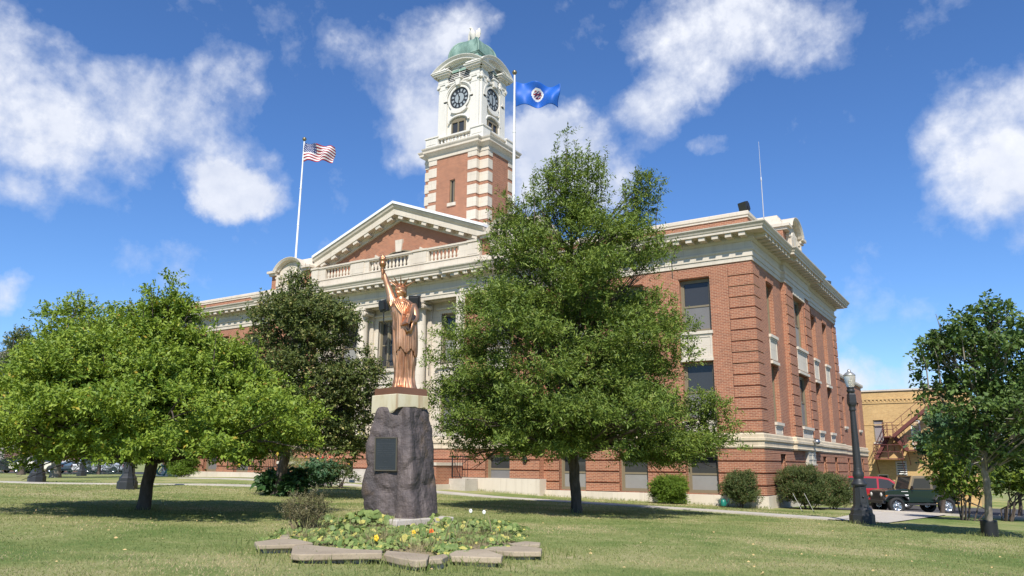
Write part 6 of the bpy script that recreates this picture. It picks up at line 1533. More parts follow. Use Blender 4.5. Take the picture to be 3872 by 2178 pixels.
railing('black bar railing right of the entrance beside the boulder', [(-22.6, 30.0, -0.72), (-21.7, 30.0, -0.72)])
mb = MB(); mb.box(-22.7, -21.75, 29.9, 30.9, -1.6, -0.70); hp(mb, 'ramp_wall', CONC)
bx = at(1327, 1768, Y=28.86); t = thing('mailbox', 'black box with a small yellow emblem on the brick cheek wall', 'mailbox', (bx[0], 28.82, bx[2]))
m = MB(); m.box(-0.17, 0.17, -0.12, 0.02, -0.32, 0.26); m.prism([(-0.17, 0.26), (0.17, 0.26), (0.12, 0.33), (-0.12, 0.33)], (0, 0.02, 0), (1, 0, 0), (0, 0, 1), (0, -1, 0), 0.15); bevel(m.build('box', BLACKM, t), 0.015)
m = MB(); m.lathe([(0.06, 0), (0.06, 0.008)], n=20); o = m.build('emblem', simple('yellow_emblem', (0.75, 0.50, 0.06), 0.5), t); o.location = (0, -0.122, 0.16); o.rotation_euler = (R(90), 0, 0)

# ------------------------------------------------------------------ vehicles
def paint(name, c, metal=0.1): return simple(name, c, 0.28, metal, var=0.03, coat=0.8)
TYRE = simple('tyre_rubber', (0.020, 0.020, 0.021), 0.8); RIM = simple('alloy_rim', (0.62, 0.62, 0.63), 0.25, 0.9); CHROME = simple('chrome', (0.65, 0.65, 0.66), 0.15, 1.0)
LAMPC = simple('clear_lamp', (0.75, 0.74, 0.70), 0.1); LAMPR = simple('red_lamp', (0.45, 0.012, 0.015), 0.2); AMBER = simple('amber_lamp', (0.75, 0.22, 0.02), 0.25); TRIM = simple('dark_trim', (0.03, 0.03, 0.032), 0.5)
def wheel(root, x, y, r, w, side, spokes=5):
    """axle along y; side = +1/-1 points outward"""
    m = MB(); m.lathe([(r * 0.62, -w / 2), (r * 0.93, -w / 2), (r, -w * 0.36), (r, w * 0.36), (r * 0.93, w / 2), (r * 0.62, w / 2), (r * 0.62, -w / 2)], n=28, caps=False); o = m.build('wheel', TYRE, root)
    o.rotation_euler = (R(-90) * side, 0, 0); o.location = (x, y, r)
    q = MB(); q.lathe([(r * 0.63, -w * 0.3), (r * 0.63, w * 0.42), (r * 0.56, w * 0.36), (r * 0.50, w * 0.20), (r * 0.2, w * 0.22), (r * 0.16, w * 0.36), (0.001, w * 0.37)], n=28, caps=False)
    for i in range(spokes):
        a = 2 * PI * i / spokes; q.bar((r * 0.14 * math.cos(a), r * 0.14 * math.sin(a), w * 0.30), (r * 0.56 * math.cos(a), r * 0.56 * math.sin(a), w * 0.30), r * 0.16, w * 0.16, up=(0, 0, 1))
    q.build('rim', RIM, o); return o
def side_body(profile, hw, tuck=0.04):
    """closed side profile [(x, z)...] made a body of half width hw with slightly tucked edges"""
    m = MB(); k = len(profile); P = np.array(profile); c = P.mean(0); vs = []
    for (y, s) in ((-hw, 0.965), (-hw + 0.07, 1.0), (hw - 0.07, 1.0), (hw, 0.965)):
        for p in P: q = c + (p - c) * np.array([1 - (1 - s) * 0.35, s]); vs.append((q[0], y, q[1]))
    fs = [tuple(range(k)), tuple(range(3 * k, 4 * k))[::-1]]
    for j in range(3):
        for i in range(k): fs.append((j * k + i, (j + 1) * k + i, (j + 1) * k + (i + 1) % k, j * k + (i + 1) % k))
    return m.add(vs, fs)
def car(name, label, cat, p, rz, L_, body, cabin, wins, wheels, hw, col, r=0.32, group=None, cabin_in=0.13, lights=True):
    """front towards +x; body / cabin = side profiles; wins = list of window quads (x, z) on the cabin side"""
    t = thing(name, label, cat, p, rz, group)
    bevel(side_body(body, hw).build('body', col, t), 0.035, 3)
    cb = MB(); k = len(cabin); zt = max(q[1] for q in cabin); zb = min(q[1] for q in cabin); vs = []
    for s in (-1, 1):
        for (x, z) in cabin: vs.append((x, s * (hw - 0.05 - cabin_in * 1.5 * (z - zb) / (zt - zb)), z))
    cb.add(vs, [tuple(range(k))[::-1], tuple(range(k, 2 * k))] + [(i, (i + 1) % k, k + (i + 1) % k, k + i) for i in range(k)])
    bevel(cb.build('cabin', col, t), 0.03, 2)
    for s in (-1, 1):
        for wq in wins:
            g = MB(); g.add([(x, s * (hw - 0.05 - cabin_in * 1.5 * (z - zb) / (zt - zb) + 0.006), z) for (x, z) in wq], [tuple(range(len(wq)))] if s < 0 else [tuple(range(len(wq)))[::-1]]); g.build('side_window', PANE, t)
    # screens, front and back (the two steepest cabin edges)
    ed = sorted([(i, cabin[i], cabin[(i + 1) % k]) for i in range(k)], key=lambda e: -abs(e[1][1] - e[2][1]))[:2]
    cxm = sum(q[0] for q in cabin) / k
    for (_, a, b) in ed:
        lo, hi = (a, b) if a[1] < b[1] else (b, a); dx = 0.012 if lo[0] > cxm else -0.012
        y0 = hw - 0.05 - 0.10; y1 = hw - 0.05 - cabin_in * 1.5 - 0.07; L0 = 0.08; 
        p0 = (lo[0] + (hi[0] - lo[0]) * L0 + dx, lo[1] + (hi[1] - lo[1]) * L0 + 0.012); p1 = (lo[0] + (hi[0] - lo[0]) * 0.92 + dx, lo[1] + (hi[1] - lo[1]) * 0.92 + 0.012)
        g = MB(); q = [(p0[0], -y0, p0[1]), (p0[0], y0, p0[1]), (p1[0], y1, p1[1]), (p1[0], -y1, p1[1])]; g.add(q, [(0, 1, 2, 3) if dx > 0 else (3, 2, 1, 0)]); g.build('windscreen' if dx > 0 else 'rear_window', PANE, t)
    for (x) in wheels:
        for s in (-1, 1): wheel(t, x, s * (hw - 0.10), r, 0.21, s)
        a = MB(); 
        for s in (-1, 1): a.prism([(x + (r + 0.07) * math.cos(q), r + (r + 0.07) * math.sin(q)) for q in np.linspace(0, PI, 14)], (0, s * (hw - 0.012) , 0), (1, 0, 0), (0, 0, 1), (0, s, 0), 0.018)
        a.build('wheel_arch', TRIM, t)
    xf, xb = max(q[0] for q in body), min(q[0] for q in body); zl = 0.66
    if lights:
        for s in (-1, 1):
            h = MB(); h.sphere((xf - 0.07, s * (hw - 0.25), zl), 0.11, 10, 8, sx=0.8, sy=1.5, sz=0.7); h.build('headlight', LAMPC, t)
            h = MB(); h.obox((xb + 0.03, s * (hw - 0.16), zl + 0.12), (0.05, 0, 0), (0, 0.12, 0), (0, 0, 0.13)); h.build('tail_light', LAMPR, t)
    [MB().obox((x, 0, 0.37), (0.06, 0, 0), (0, hw * 0.85, 0), (0, 0, 0.09)).build('bumper', TRIM, t) for x in (xf - 0.02, xb + 0.02)]
    return t
SED_B = [(-2.2, 0.30), (2.2, 0.26), (2.32, 0.42), (2.30, 0.62), (2.1, 0.72), (0.95, 0.90), (-1.55, 0.96), (-2.25, 0.92), (-2.34, 0.60)]
SED_C = [(1.05, 0.88), (0.25, 1.36), (-0.1, 1.43), (-0.75, 1.42), (-1.15, 1.33), (-1.85, 0.94)]
SED_W = [[(0.80, 0.93), (0.22, 1.28), (-0.30, 1.35), (-0.30, 0.94)], [(-0.38, 0.94), (-0.38, 1.35), (-0.85, 1.33), (-1.30, 1.08), (-1.35, 0.96)]]
WHITEP = paint('white_car_paint', (0.78, 0.78, 0.78)); SILV = paint('silver_car_paint', (0.60, 0.62, 0.66), 0.4); DARKP = paint('black_car_paint', (0.012, 0.014, 0.022)); REDP = paint('red_van_paint', (0.36, 0.012, 0.022)); GREENP = paint('dark_green_paint', (0.007, 0.021, 0.013), 0.25)
def onr(fx, fy, D): p = at(fx, fy, D=D); return (p[0], p[1], gz(p[0], p[1]) + 0.06)
car('parked_sedan', 'white parked sedan, the left one of the two pale cars', 'car', onr(292, 1788, 84), YAW + R(-4), 4.6, SED_B, SED_C, SED_W, (1.45, -1.35), 0.88, WHITEP)
car('parked_sedan', 'silver white parked sedan nearest the hall behind the apple tree', 'car', onr(400, 1790, 82), YAW + R(176), 4.6, SED_B, SED_C, SED_W, (1.45, -1.35), 0.88, SILV)
car('parked_car', 'dark parked car at the far left edge', 'car', onr(52, 1787, 80), YAW + R(-3), 4.6, SED_B, SED_C, SED_W, (1.45, -1.35), 0.88, DARKP)
PK_B = [(-2.7, 0.45), (2.6, 0.42), (2.72, 0.55), (2.70, 0.95), (2.4, 1.05), (1.3, 1.12), (-2.7, 1.12), (-2.76, 0.8)]
PK_C = [(1.35, 1.10), (0.75, 1.72), (0.2, 1.80), (-0.55, 1.80), (-0.72, 1.10)]
PK_W = [[(1.05, 1.17), (0.66, 1.66), (-0.45, 1.70), (-0.52, 1.17)]]
car('pickup_truck', 'cream pickup truck parked behind the left lamp post', 'pickup', onr(150, 1788, 78), YAW + R(178), 5.4, PK_B, PK_C, PK_W, (1.75, -1.65), 0.95, paint('cream_truck_paint', (0.70, 0.66, 0.55)), 0.38)
VAN_B = [(-2.3, 0.32), (2.25, 0.30), (2.40, 0.45), (2.38, 0.78), (2.1, 0.95), (1.55, 1.08), (-2.35, 1.08), (-2.42, 0.7)]
VAN_C = [(1.65, 1.05), (0.75, 1.66), (0.3, 1.76), (-1.9, 1.78), (-2.25, 1.70), (-2.38, 1.05)]
VAN_W = [[(1.35, 1.10), (0.70, 1.58), (0.18, 1.66), (0.18, 1.10)], [(0.08, 1.10), (0.08, 1.66), (-1.0, 1.68), (-1.0, 1.10)], [(-1.08, 1.10), (-1.08, 1.68), (-1.95, 1.66), (-2.12, 1.10)]]
vp = onr(3318, 1900, 45.5); car('red_van', 'red minivan parked between the hall and the dark green off-roader', 'van', vp, YAW - R(26), 4.8, VAN_B, VAN_C, VAN_W, (1.55, -1.45), 0.95, REDP, 0.34)
# dark green off-roader with soft top
jp = onr(3452, 1936, 38.0)
t = thing('offroad_car', 'dark green soft top off-road car with silver wheels half hidden by the shrub', 'car', jp, YAW + R(180 + 3)); t.scale = (1.06, 1.06, 1.06)
m = side_body([(-1.75, 0.50), (-1.75, 1.02), (-1.70, 1.08), (0.45, 1.08), (0.55, 1.12), (1.45, 1.05), (1.62, 1.00), (1.66, 0.55), (1.5, 0.48)], 0.70); bevel(m.build('body', GREENP, t), 0.03, 2)
m = MB()
for x in (1.18, -1.20):
    for s in (-1, 1):                      # flat flared wings
        pr_ = [(x - 0.62, 0.62), (x - 0.40, 0.86), (x + 0.38, 0.86), (x + 0.58, 0.66), (x + 0.58, 0.58), (x + 0.36, 0.78), (x - 0.38, 0.78), (x - 0.56, 0.58)]
        m.prism(pr_[::-1], (0, s * 0.66, 0), (1, 0, 0), (0, 0, 1), (0, s, 0), 0.22)
for s in (-1, 1): m.obox((0, s * 0.80, 0.44), (0.72, 0, 0), (0, 0.08, 0), (0, 0, 0.035))
bevel(m.build('wing', TRIM, t), 0.02)
m = MB(); m.prism([(0.42, 1.08), (0.20, 1.68), (-1.66, 1.70), (-1.76, 1.08)], (0, -0.64, 0), (1, 0, 0), (0, 0, 1), (0, 1, 0), 1.28); bevel(m.build('soft_top', simple('tan_soft_top', (0.16, 0.13, 0.085), 0.85), t), 0.05, 2)
for s in (-1, 1):
    for q in ([(0.30, 1.14), (0.14, 1.58), (-0.58, 1.60), (-0.58, 1.14)], [(-0.70, 1.14), (-0.70, 1.58), (-1.56, 1.58), (-1.64, 1.14)]):
        m = MB(); m.add([(x, s * 0.646, z) for (x, z) in q], [tuple(range(4)) if s < 0 else (3, 2, 1, 0)]); m.build('side_window', PANE, t)
m = MB(); m.add([(0.435, -0.56, 1.13), (0.435, 0.56, 1.13), (0.245, 0.54, 1.63), (0.245, -0.54, 1.63)], [(0, 1, 2, 3)]); m.build('windscreen', PANE, t)
m = MB(); [m.bar((0.44, s * 0.62, 1.10), (0.22, s * 0.60, 1.69), 0.06) for s in (-1, 1)]; m.bar((0.225, -0.62, 1.68), (0.225, 0.62, 1.68), 0.06); m.build('windscreen_frame', simple('tan_frame', (0.30, 0.22, 0.12), 0.5), t)
for x in (1.18, -1.20):
    for s in (-1, 1): wheel(t, x, s * 0.74, 0.37, 0.26, s)
bevel(MB().obox((1.74, 0, 0.52), (0.07, 0, 0), (0, 0.74, 0), (0, 0, 0.07)).build('bumper', TRIM, t), 0.015); bevel(MB().obox((-1.82, 0, 0.50), (0.06, 0, 0), (0, 0.72, 0), (0, 0, 0.06)).build('bumper', TRIM, t), 0.015); MB().obox((1.665, 0, 0.80), (0.02, 0, 0), (0, 0.58, 0), (0, 0, 0.20)).build('front_panel', TRIM, t)
m = MB(); [m.obox((1.69, -0.24 + 0.08 * i, 0.82), (0.008, 0, 0), (0, 0.018, 0), (0, 0, 0.13)) for i in range(7)]; m.build('grille', BLACKM, t)
for s in (-1, 1):
    m = MB(); m.sphere((1.68, s * 0.44, 0.84), 0.10, 12, 8, sx=0.4); m.build('headlight', LAMPC, t)
    m = MB(); m.obox((1.60, s * 0.80, 0.80), (0.06, 0, 0), (0, 0.05, 0), (0, 0, 0.035)); m.build('indicator', AMBER, t)
    m = MB(); m.obox((0.36, s * 0.80, 1.18), (0.03, 0, 0), (0, 0.09, 0), (0, 0, 0.07)); m.build('mirror', TRIM, t)
    m = MB(); [m.obox((0.62, s * 0.704, 0.84 - 0.13 * i), (0.09, 0, 0), (0, 0.004, 0), (0, 0, 0.022)) for i in (0, 1)]; m.obox((0.7, s * 0.704, 1.0), (0.16, 0, 0), (0, 0.003, 0), (0, 0, 0.009)); m.build('badge', FWH, t)

# ------------------------------------------------------------------ tan brick building with a fire escape
YT = 66.0
tp = lambda x, y: at(3100 + x / 1.811, 1300 + y / 1.811, Y=YT)
tz0 = -3.0; x0 = tp(270, 330)[0] - 6; x1 = tp(1010, 300)[0]; ztop = tp(420, 315)[2]
tan = thing('tan_building', 'two storey tan brick building with a rusty fire escape beyond the parking lot', 'building', (x0, YT, tz0)); ti = Matrix.Translation((-x0, -YT, -tz0))
def tpart(m_, name, mat, parent=None):
    o = m_.build(name, mat, parent or tan)
    if parent is None: o.matrix_parent_inverse = ti
    return o
def rect(ax, ay, bx, by): a, b = tp(ax, ay), tp(bx, by); return (min(a[0], b[0]), max(a[0], b[0]), min(a[2], b[2]), max(a[2], b[2]))
W1, W2, DR_, LV, BW = rect(362, 523, 447, 672), rect(905, 500, 985, 640), rect(616, 518, 706, 716), rect(516, 803, 606, 930), rect(395, 893, 475, 960)
m = MB(); m.wall((0, YT, 0), U, NF, x0, x1, tz0, ztop - 0.12, [W1, W2, DR_, LV, BW], 0.22); m.wall((x1, 0, 0), (0, 1, 0), (1, 0, 0), YT, YT + 14, tz0, ztop - 0.12); m.wall((x0, 0, 0), (0, 1, 0), (-1, 0, 0), YT, YT + 14, tz0, ztop - 0.12); m.wall((0, YT + 14, 0), U, (0, 1, 0), x0, x1, tz0, ztop - 0.12)
tpart(m, 'wall', TANBRICK)
m = MB(); zb1 = tp(420, 403)[2]
m.box(x0, x1, YT - 0.05, YT + 0.02, zb1 - 0.07, zb1 + 0.07); m.box(x0, x1, YT - 0.07, YT + 0.02, zb1 + 0.22, zb1 + 0.32)
for i in range(int((x1 - x0) / 0.28)): m.box(x0 + i * 0.28, x0 + i * 0.28 + 0.14, YT - 0.07, YT + 0.02, zb1 + 0.07, zb1 + 0.22)
m.box(x0, x1, YT - 0.03, YT + 0.02, zb1 - 1.72, zb1 - 1.65); tpart(m, 'brick_cornice', TANBRICK)
m = MB(); m.box(x0 - 0.1, x1 + 0.1, YT - 0.10, YT + 0.3, ztop - 0.12, ztop); m.box(x0 + 0.1, x1 - 0.1, YT + 0.3, YT + 13.9, ztop - 0.5, ztop - 0.4); tpart(m, 'coping', STONE)
PLAS = simple('grey_plastic_sheet', (0.30, 0.27, 0.27), 0.35, var=0.35, scale=1.2); RUSTD = simple('rust_stained_door', (0.50, 0.38, 0.25), 0.7, var=0.5, scale=1.6); RUST = simple('rusty_red_iron', (0.135, 0.040, 0.032), 0.7, var=0.35); WHT = simple('white_trim_paint', (0.72, 0.71, 0.68), 0.6)
def opening(name, r, mat, frame, fw=0.07, sill=True):
    f = MB(); y0, y1 = YT + 0.08, YT + 0.18
    f.box(r[0], r[0] + fw, y0, y1, r[2], r[3]); f.box(r[1] - fw, r[1], y0, y1, r[2], r[3]); f.box(r[0] + fw, r[1] - fw, y0, y1, r[3] - fw, r[3]); f.box(r[0] + fw, r[1] - fw, y0, y1, r[2], r[2] + fw)
    o = tpart(f, name, frame); p = MB(); p.box(r[0] + fw, r[1] - fw, YT + 0.13, YT + 0.17, r[2] + fw, r[3] - fw); p.build('pane', mat, o)
    if sill: s = MB(); s.box(r[0] - 0.06, r[1] + 0.06, YT - 0.06, YT + 0.2, r[2] - 0.14, r[2] - 0.002); s.build('sill', STONE, o)
    return o
opening('window', W1, PLAS, FRAME); opening('window', W2, PANE, WHT); opening('door', DR_, RUSTD, WHT, 0.12, False); opening('window', BW, PANE, WHT)
lo = opening('window', LV, PANE, WHT, 0.10, False); m = MB(); [m.obox(((LV[0] + LV[1]) / 2, YT + 0.02, LV[2] + (LV[3] - LV[2]) * (i + 0.5) / 8), ((LV[1] - LV[0]) / 2 - 0.03, 0, 0), (0, 0.06, 0.03), (0, -0.006, 0.018)) for i in range(8)]; m.build('louvre', WHT, lo)
fe = MB(); YF0, YF1 = YT - 1.25, YT - 0.08
def q3(x, y, yy): a = tp(x, y); return np.array([a[0], yy, a[2]])
def landing(xa, xb, y, rail=True, hr=1.0):
    a, b = tp(xa, y), tp(xb, y); fe.box(a[0], b[0], YF0, YF1, a[2] - 0.08, a[2])
    if rail:
        for h in (hr, hr * 0.5): fe.bar((a[0], YF0, a[2] + h), (b[0], YF0, a[2] + h), 0.04); fe.bar((a[0], YF0, a[2] + h), (a[0], YF1, a[2] + h), 0.035)
        for x in np.linspace(a[0], b[0], 3): fe.bar((x, YF0, a[2]), (x, YF0, a[2] + hr), 0.04)
    for x in (a[0] + 0.1, b[0] - 0.1): fe.bar((x, YF0, a[2] - 0.05), (x, YF1 + 0.1, a[2] - 1.1), 0.045)
def flight(xa, ya, xb, yb, yy0, yy1, hr=0.95):
    for yy in (yy0, yy1):
        a, b = q3(xa, ya, yy), q3(xb, yb, yy); fe.bar(a, b, 0.05, 0.24)
        if yy == yy0:
            for h in (hr, hr * 0.5): fe.bar(a + (0, 0, h), b + (0, 0, h), 0.035)
            for tt in np.linspace(0, 1, 5): q = a + (b - a) * tt; fe.bar(q, q + (0, 0, hr), 0.03)
    a, b = q3(xa, ya, 0), q3(xb, yb, 0); n = max(4, int(abs(a[2] - b[2]) / 0.22))
    for i in range(1, n): q = a + (b - a) * i / n; fe.box(q[0] - 0.11, q[0] + 0.11, yy0, yy1, q[2] - 0.015, q[2] + 0.015)
YM = YT - 0.68
landing(450, 516, 637); flight(516, 637, 770, 425, YF0, YM); landing(770, 860, 425)
landing(603, 720, 727); flight(516, 640, 605, 725, YM + 0.02, YF1)
landing(390, 585, 785); flight(395, 780, 470, 640, YM + 0.02, YF1)
tpart(fe, 'fire_escape', RUST)
# ------------------------------------------------------------------ far left: brown building, house, conifers
bbp = at(225, 1742, D=96.0); bz = gz(bbp[0], bbp[1])
bw_ = thing('brown_building', 'low brown brick building behind the parked cars', 'building', (bbp[0], bbp[1], bz), YAW)
m = MB(); m.box(-7.0, 3.0, 0, 9, -0.5, 2.55); m.build('wall', BROWNBRICK, bw_)
m = MB(); m.box(-7.1, 3.1, -0.1, 9.1, 2.55, 2.80); m.build('coping', simple('brown_coping', (0.16, 0.11, 0.09), 0.8), bw_)
m = MB(); m.box(-2.6, -1.5, -0.03, 0.02, -0.3, 1.9); m.build('door', FRAME, bw_)
m = MB(); m.box(-5.4, -3.6, -0.03, 0.02, 0.7, 1.9); m.build('window', PANE, bw_)
hp_ = at(85, 1320, D=100.0); hz = gz(hp_[0], hp_[1]); hh = hp_[2] - hz
hs2 = thing('house', 'grey roofed house mostly hidden behind the trees at the left edge', 'house', (hp_[0], hp_[1], hz), YAW + R(20))
m = MB(); m.box(-5, 4.5, 0, 9, -0.5, hh - 2.0); m.build('wall', simple('grey_siding', (0.30, 0.28, 0.26), 0.8), hs2)
m = MB(); m.prism([(-5.5, hh - 2.1), (5.0, hh - 2.1), (-0.25, hh + 0.4)], (0, -0.4, 0), (1, 0, 0), (0, 0, 1), (0, 1, 0), 9.8); m.build('roof', simple('grey_shingles', (0.20, 0.18, 0.17), 0.9, var=0.3, scale=6), hs2)
m = MB(); m.box(-2, -0.8, -0.04, 0.02, hh - 4.2, hh - 2.8); m.build('window', PANE, hs2)
def conifer(label, name, p, h, r, mat, tiers=11, per=90):
    base = np.array(p); t = thing(name, label, 'tree', base); Ps = []; As = []
    for k in range(tiers):
        f = k / tiers; z = h * (0.10 + 0.88 * f); rr = r * (1 - f) ** 0.85 + 0.12
        n = int(per * (1 - f) + 24); th = RG.uniform(0, 2 * PI, n); q = np.sqrt(RG.uniform(0.04, 1, n)) * rr
        Ps.append(np.stack([q * np.cos(th), q * np.sin(th), z + RG.normal(size=n) * h * 0.02 - 0.16 * q], 1)); As.append(np.stack([np.cos(th), np.sin(th), np.full(n, 0.12)], 1))
    V, F, ti_ = sprays(np.concatenate(Ps), np.concatenate(As), 9, 0.55, 0.16, 0.035, 0.8, 0.25, 0.3); np_mesh('crown', V, F, mat, t, ti_)
    m = MB(); m.tube([(0, 0, -0.2), (0, 0, h * 0.5), (0, 0, h * 0.97)], [r * 0.07 + 0.03, r * 0.045 + 0.02, 0.02], 8)
    for k in range(tiers * 3): z = h * (0.1 + 0.85 * k / tiers / 3); a = k * 2.4; q = r * (1 - k / tiers / 3) ** 0.85; m.tube([(0, 0, z), (q * 0.9 * math.cos(a), q * 0.9 * math.sin(a), z - 0.15 * q)], [0.03, 0.008], 4)
    m.build('trunk', BARK, t); return t
c1 = at(-25, 1790, D=46); conifer('tall dark pine at the far left edge', 'pine_tree', (c1[0], c1[1], gz(c1[0], c1[1])), 8.7, 1.9, LF_PINE, 15, 120)
c2 = at(372, 1790, D=74); conifer('blue grey spruce in front of the parked sedans', 'spruce_tree', (c2[0], c2[1], gz(c2[0], c2[1])), 3.4, 2.6, LF_BLUE, 8, 160)
for (lab, fx, D, rows, rc, nc) in (('leafy tree beyond the pine at the left edge', 80, 70, [(835, 45, 70), (855, 20, 90), (890, 10, 105), (960, 0, 110), (1050, 0, 105)], 1.5, 24),
                                   ('broad leafy tree far behind the left end of the hall', 620, 95, [(960, 330, 420), (1000, 300, 450), (1060, 290, 460), (1120, 300, 450)], 2.2, 22)):
    b_ = at(fx, 1790, D=D); b_[2] = gz(b_[0], b_[1])
    make_tree('leafy_tree', lab, 'tree', [(d2(rows), D, rc, nc)], [b_, b_ + (0, 0, 2.2), ap(rows[0][1] + 10, rows[0][0] + 40, D)], [0.3, 0.25, 0.06], LF_LIND, BARK, dict(per_m2=10, n_leaf=8, length=0.6, l=0.24, w=0.15, up=0.4, droop=0.3))
for (lab, fx, fy, D, rows, rc, nc) in (('dark leafy tree beyond the maple at the right edge', 3850, 1900, 40.0, [(960, 2540, 2600), (1000, 2490, 2640), (1080, 2460, 2660), (1160, 2450, 2680), (1215, 2470, 2660)], 0.9, 40),
                                       ('leafy dark green tree under the left side of the maple crown', 3560, 1925, 33.0, [(1040, 2345, 2400), (1075, 2315, 2440), (1110, 2300, 2470), (1150, 2315, 2490), (1185, 2350, 2480)], 0.51, 34)):
    b_ = at(fx, fy, D=D); b_[2] = gz(b_[0], b_[1]); mid = ap((rows[2][1] + rows[2][2]) / 2, rows[2][0], D)
    make_tree('leafy_tree', lab, 'tree', [(d2(rows), D, rc, nc)], [b_, b_ * 0.5 + mid * 0.5, mid], [0.09, 0.08, 0.03], LF_MAPLE if 'edge' in lab else LF_GARD, BARK, dict(per_m2=22, n_leaf=8, length=0.4, l=0.15, w=0.10, up=0.4, droop=0.4))
# shrubs by the kerb on the right
for (lab, fx, fy, D, rows, rc, nc) in (('sunny yellow green multi stemmed shrub hiding the back of the off-roader', 3640, 1966, 26.0, [(1120, 2330, 2420), (1150, 2325, 2480), (1190, 2340, 2500), (1225, 2350, 2495), (1258, 2375, 2460)], 0.36, 40),
                                       ('multi stemmed shrub at the right edge behind the young maple', 3810, 1970, 26.5, [(1110, 2500, 2600), (1150, 2490, 2640), (1190, 2485, 2650), (1225, 2500, 2640), (1245, 2520, 2620)], 0.36, 34)):
    b_ = at(fx, fy, D=D); b_[2] = gz(b_[0], b_[1]) + 0.02; t = thing('kerb_shrub', lab, 'shrub', b_, group='shrubs along the kerb')
    C, Rd = lobe_clumps(d2(rows), D, rc, nc); V, F, ti_ = crown(C, Rd, 60, 7, 0.24, 0.115, 0.075, up=0.2, droop=0.6); np_mesh('foliage', V - b_, F, LF_CURR if 'yellow' in lab or 'right edge' in lab else LF_SHR, t, ti_)
    m = MB()
    for k in range(4 if 'small' in lab else 9):
        c = C[RG.integers(len(C))] - b_; a = RG.normal(size=2) * 0.16; m.tube([(a[0], a[1], -0.05), (a[0] * 1.8 + c[0] * 0.12, a[1] * 1.8 + c[1] * 0.12, c[2] * 0.35), (c[0] * 0.6, c[1] * 0.6, c[2] * 0.75), tuple(c)], [0.030, 0.026, 0.018, 0.008], 6)
    m.build('stem', BARK, t)
# small things by the hall
p = at(2735, 1900, D=29.6); p[2] = gz(p[0], p[1]) + 0.05; t = thing('watering_can', 'small teal watering can on the grass by the corner shrub', 'watering can', p)
TEAL = simple('teal_plastic', (0.01, 0.16, 0.12), 0.4); m = MB(); m.lathe([(0.10, 0.0), (0.115, 0.02), (0.10, 0.22), (0.06, 0.25)], n=18); m.build('body', TEAL, t); m = MB(); m.tube([(0.09, 0, 0.06), (0.2, 0, 0.2), (0.24, 0, 0.27)], [0.022, 0.016, 0.03], 8); m.build('spout', TEAL, t); m = MB(); m.tube([(-0.1, 0, 0.05), (-0.17, 0, 0.16), (-0.1, 0, 0.3), (0.03, 0, 0.26)], 0.012, 6); m.build('handle', TEAL, t)
for (lab, xa) in (('thin pale stake leaning in the dark shrub, the left of two', 2998), ('thin pale stake leaning in the dark shrub, the right of two', 3041)):
    a, b = at(xa + 36, 1934, D=28.2), at(xa, 1866, D=29.0); t = thing('garden_stake', lab, 'stake', a); m = MB(); m.tube([np.zeros(3), b - a], 0.008, 6); m.build('rod', simple('grey_stake_paint', (0.42, 0.41, 0.38), 0.6), t); m = MB(); m.lathe([(0.02, -0.02), (0.02, 0.03)], n=8); m.build('foot', BLACKM, t)
p = at(612, 1788, D=50); p[2] = gz(p[0], p[1]) + 0.06; t = thing('hose_reel', 'small white and green hose reel beside the clipped bush', 'hose reel', p, YAW); m = MB(); m.tube([(0.3 * math.cos(a), 0.08 * math.sin(3 * a), 0.32 + 0.3 * math.sin(a)) for a in np.linspace(0, 2 * PI, 20)], 0.05, 7); m.build('hose', TEAL, t); m = MB(); m.bar((-0.3, 0, 0), (0.15, 0, 0.75), 0.05); m.bar((0.3, 0, 0), (-0.1, 0, 0.75), 0.05); m.bar((-0.3, -0.2, 0), (0.3, 0.2, 0), 0.05); m.build('frame', WHT, t)
# ------------------------------------------------------------------ star shaped flower bed round the monument
SLAB = concrete_mat('brown_sandstone_slab', (0.42, 0.345, 0.24), (0.27, 0.215, 0.15))
sl_list = [
 ('flat brown stone slab at the left end of the flower bed', [(128, 1238), (330, 1212), (455, 1216), (590, 1246), (450, 1258), (300, 1262), (150, 1266)], 0.054),
 ('long brown stone slab with a notched left corner, front left of the bed', [(415, 1330), (425, 1285), (450, 1252), (560, 1262), (900, 1296), (1130, 1303), (1128, 1326), (860, 1330), (480, 1338)], 0.072),
 ('pentagonal brown stone slab at the front tip of the bed', [(1140, 1338), (1165, 1306), (1320, 1320), (1500, 1338), (1480, 1380), (1395, 1386), (1260, 1366)], 0.079),
 ('smallest brown stone slab next to the front tip of the bed', [(1500, 1352), (1615, 1331), (1645, 1348), (1600, 1370), (1492, 1376)], 0.065),
 ('brown stone slab with white chipped corner, front right of the bed', [(1650, 1332), (1705, 1306), (1920, 1294), (2072, 1340), (2060, 1362), (1850, 1356), (1665, 1350)], 0.072),
 ('pointed brown stone slab at the right end of the bed', [(1925, 1292), (1985, 1277), (2200, 1264), (2382, 1290), (2372, 1316), (2150, 1316), (2020, 1306)], 0.065),
 ('brown stone slab behind the pointed right one', [(2120, 1252), (2250, 1233), (2367, 1243), (2362, 1258), (2200, 1268)], 0.054),
 ('short brown stone slab at the back left of the bed', [(328, 1186), (396, 1181), (410, 1206), (330, 1208)], 0.043)]
cen = []
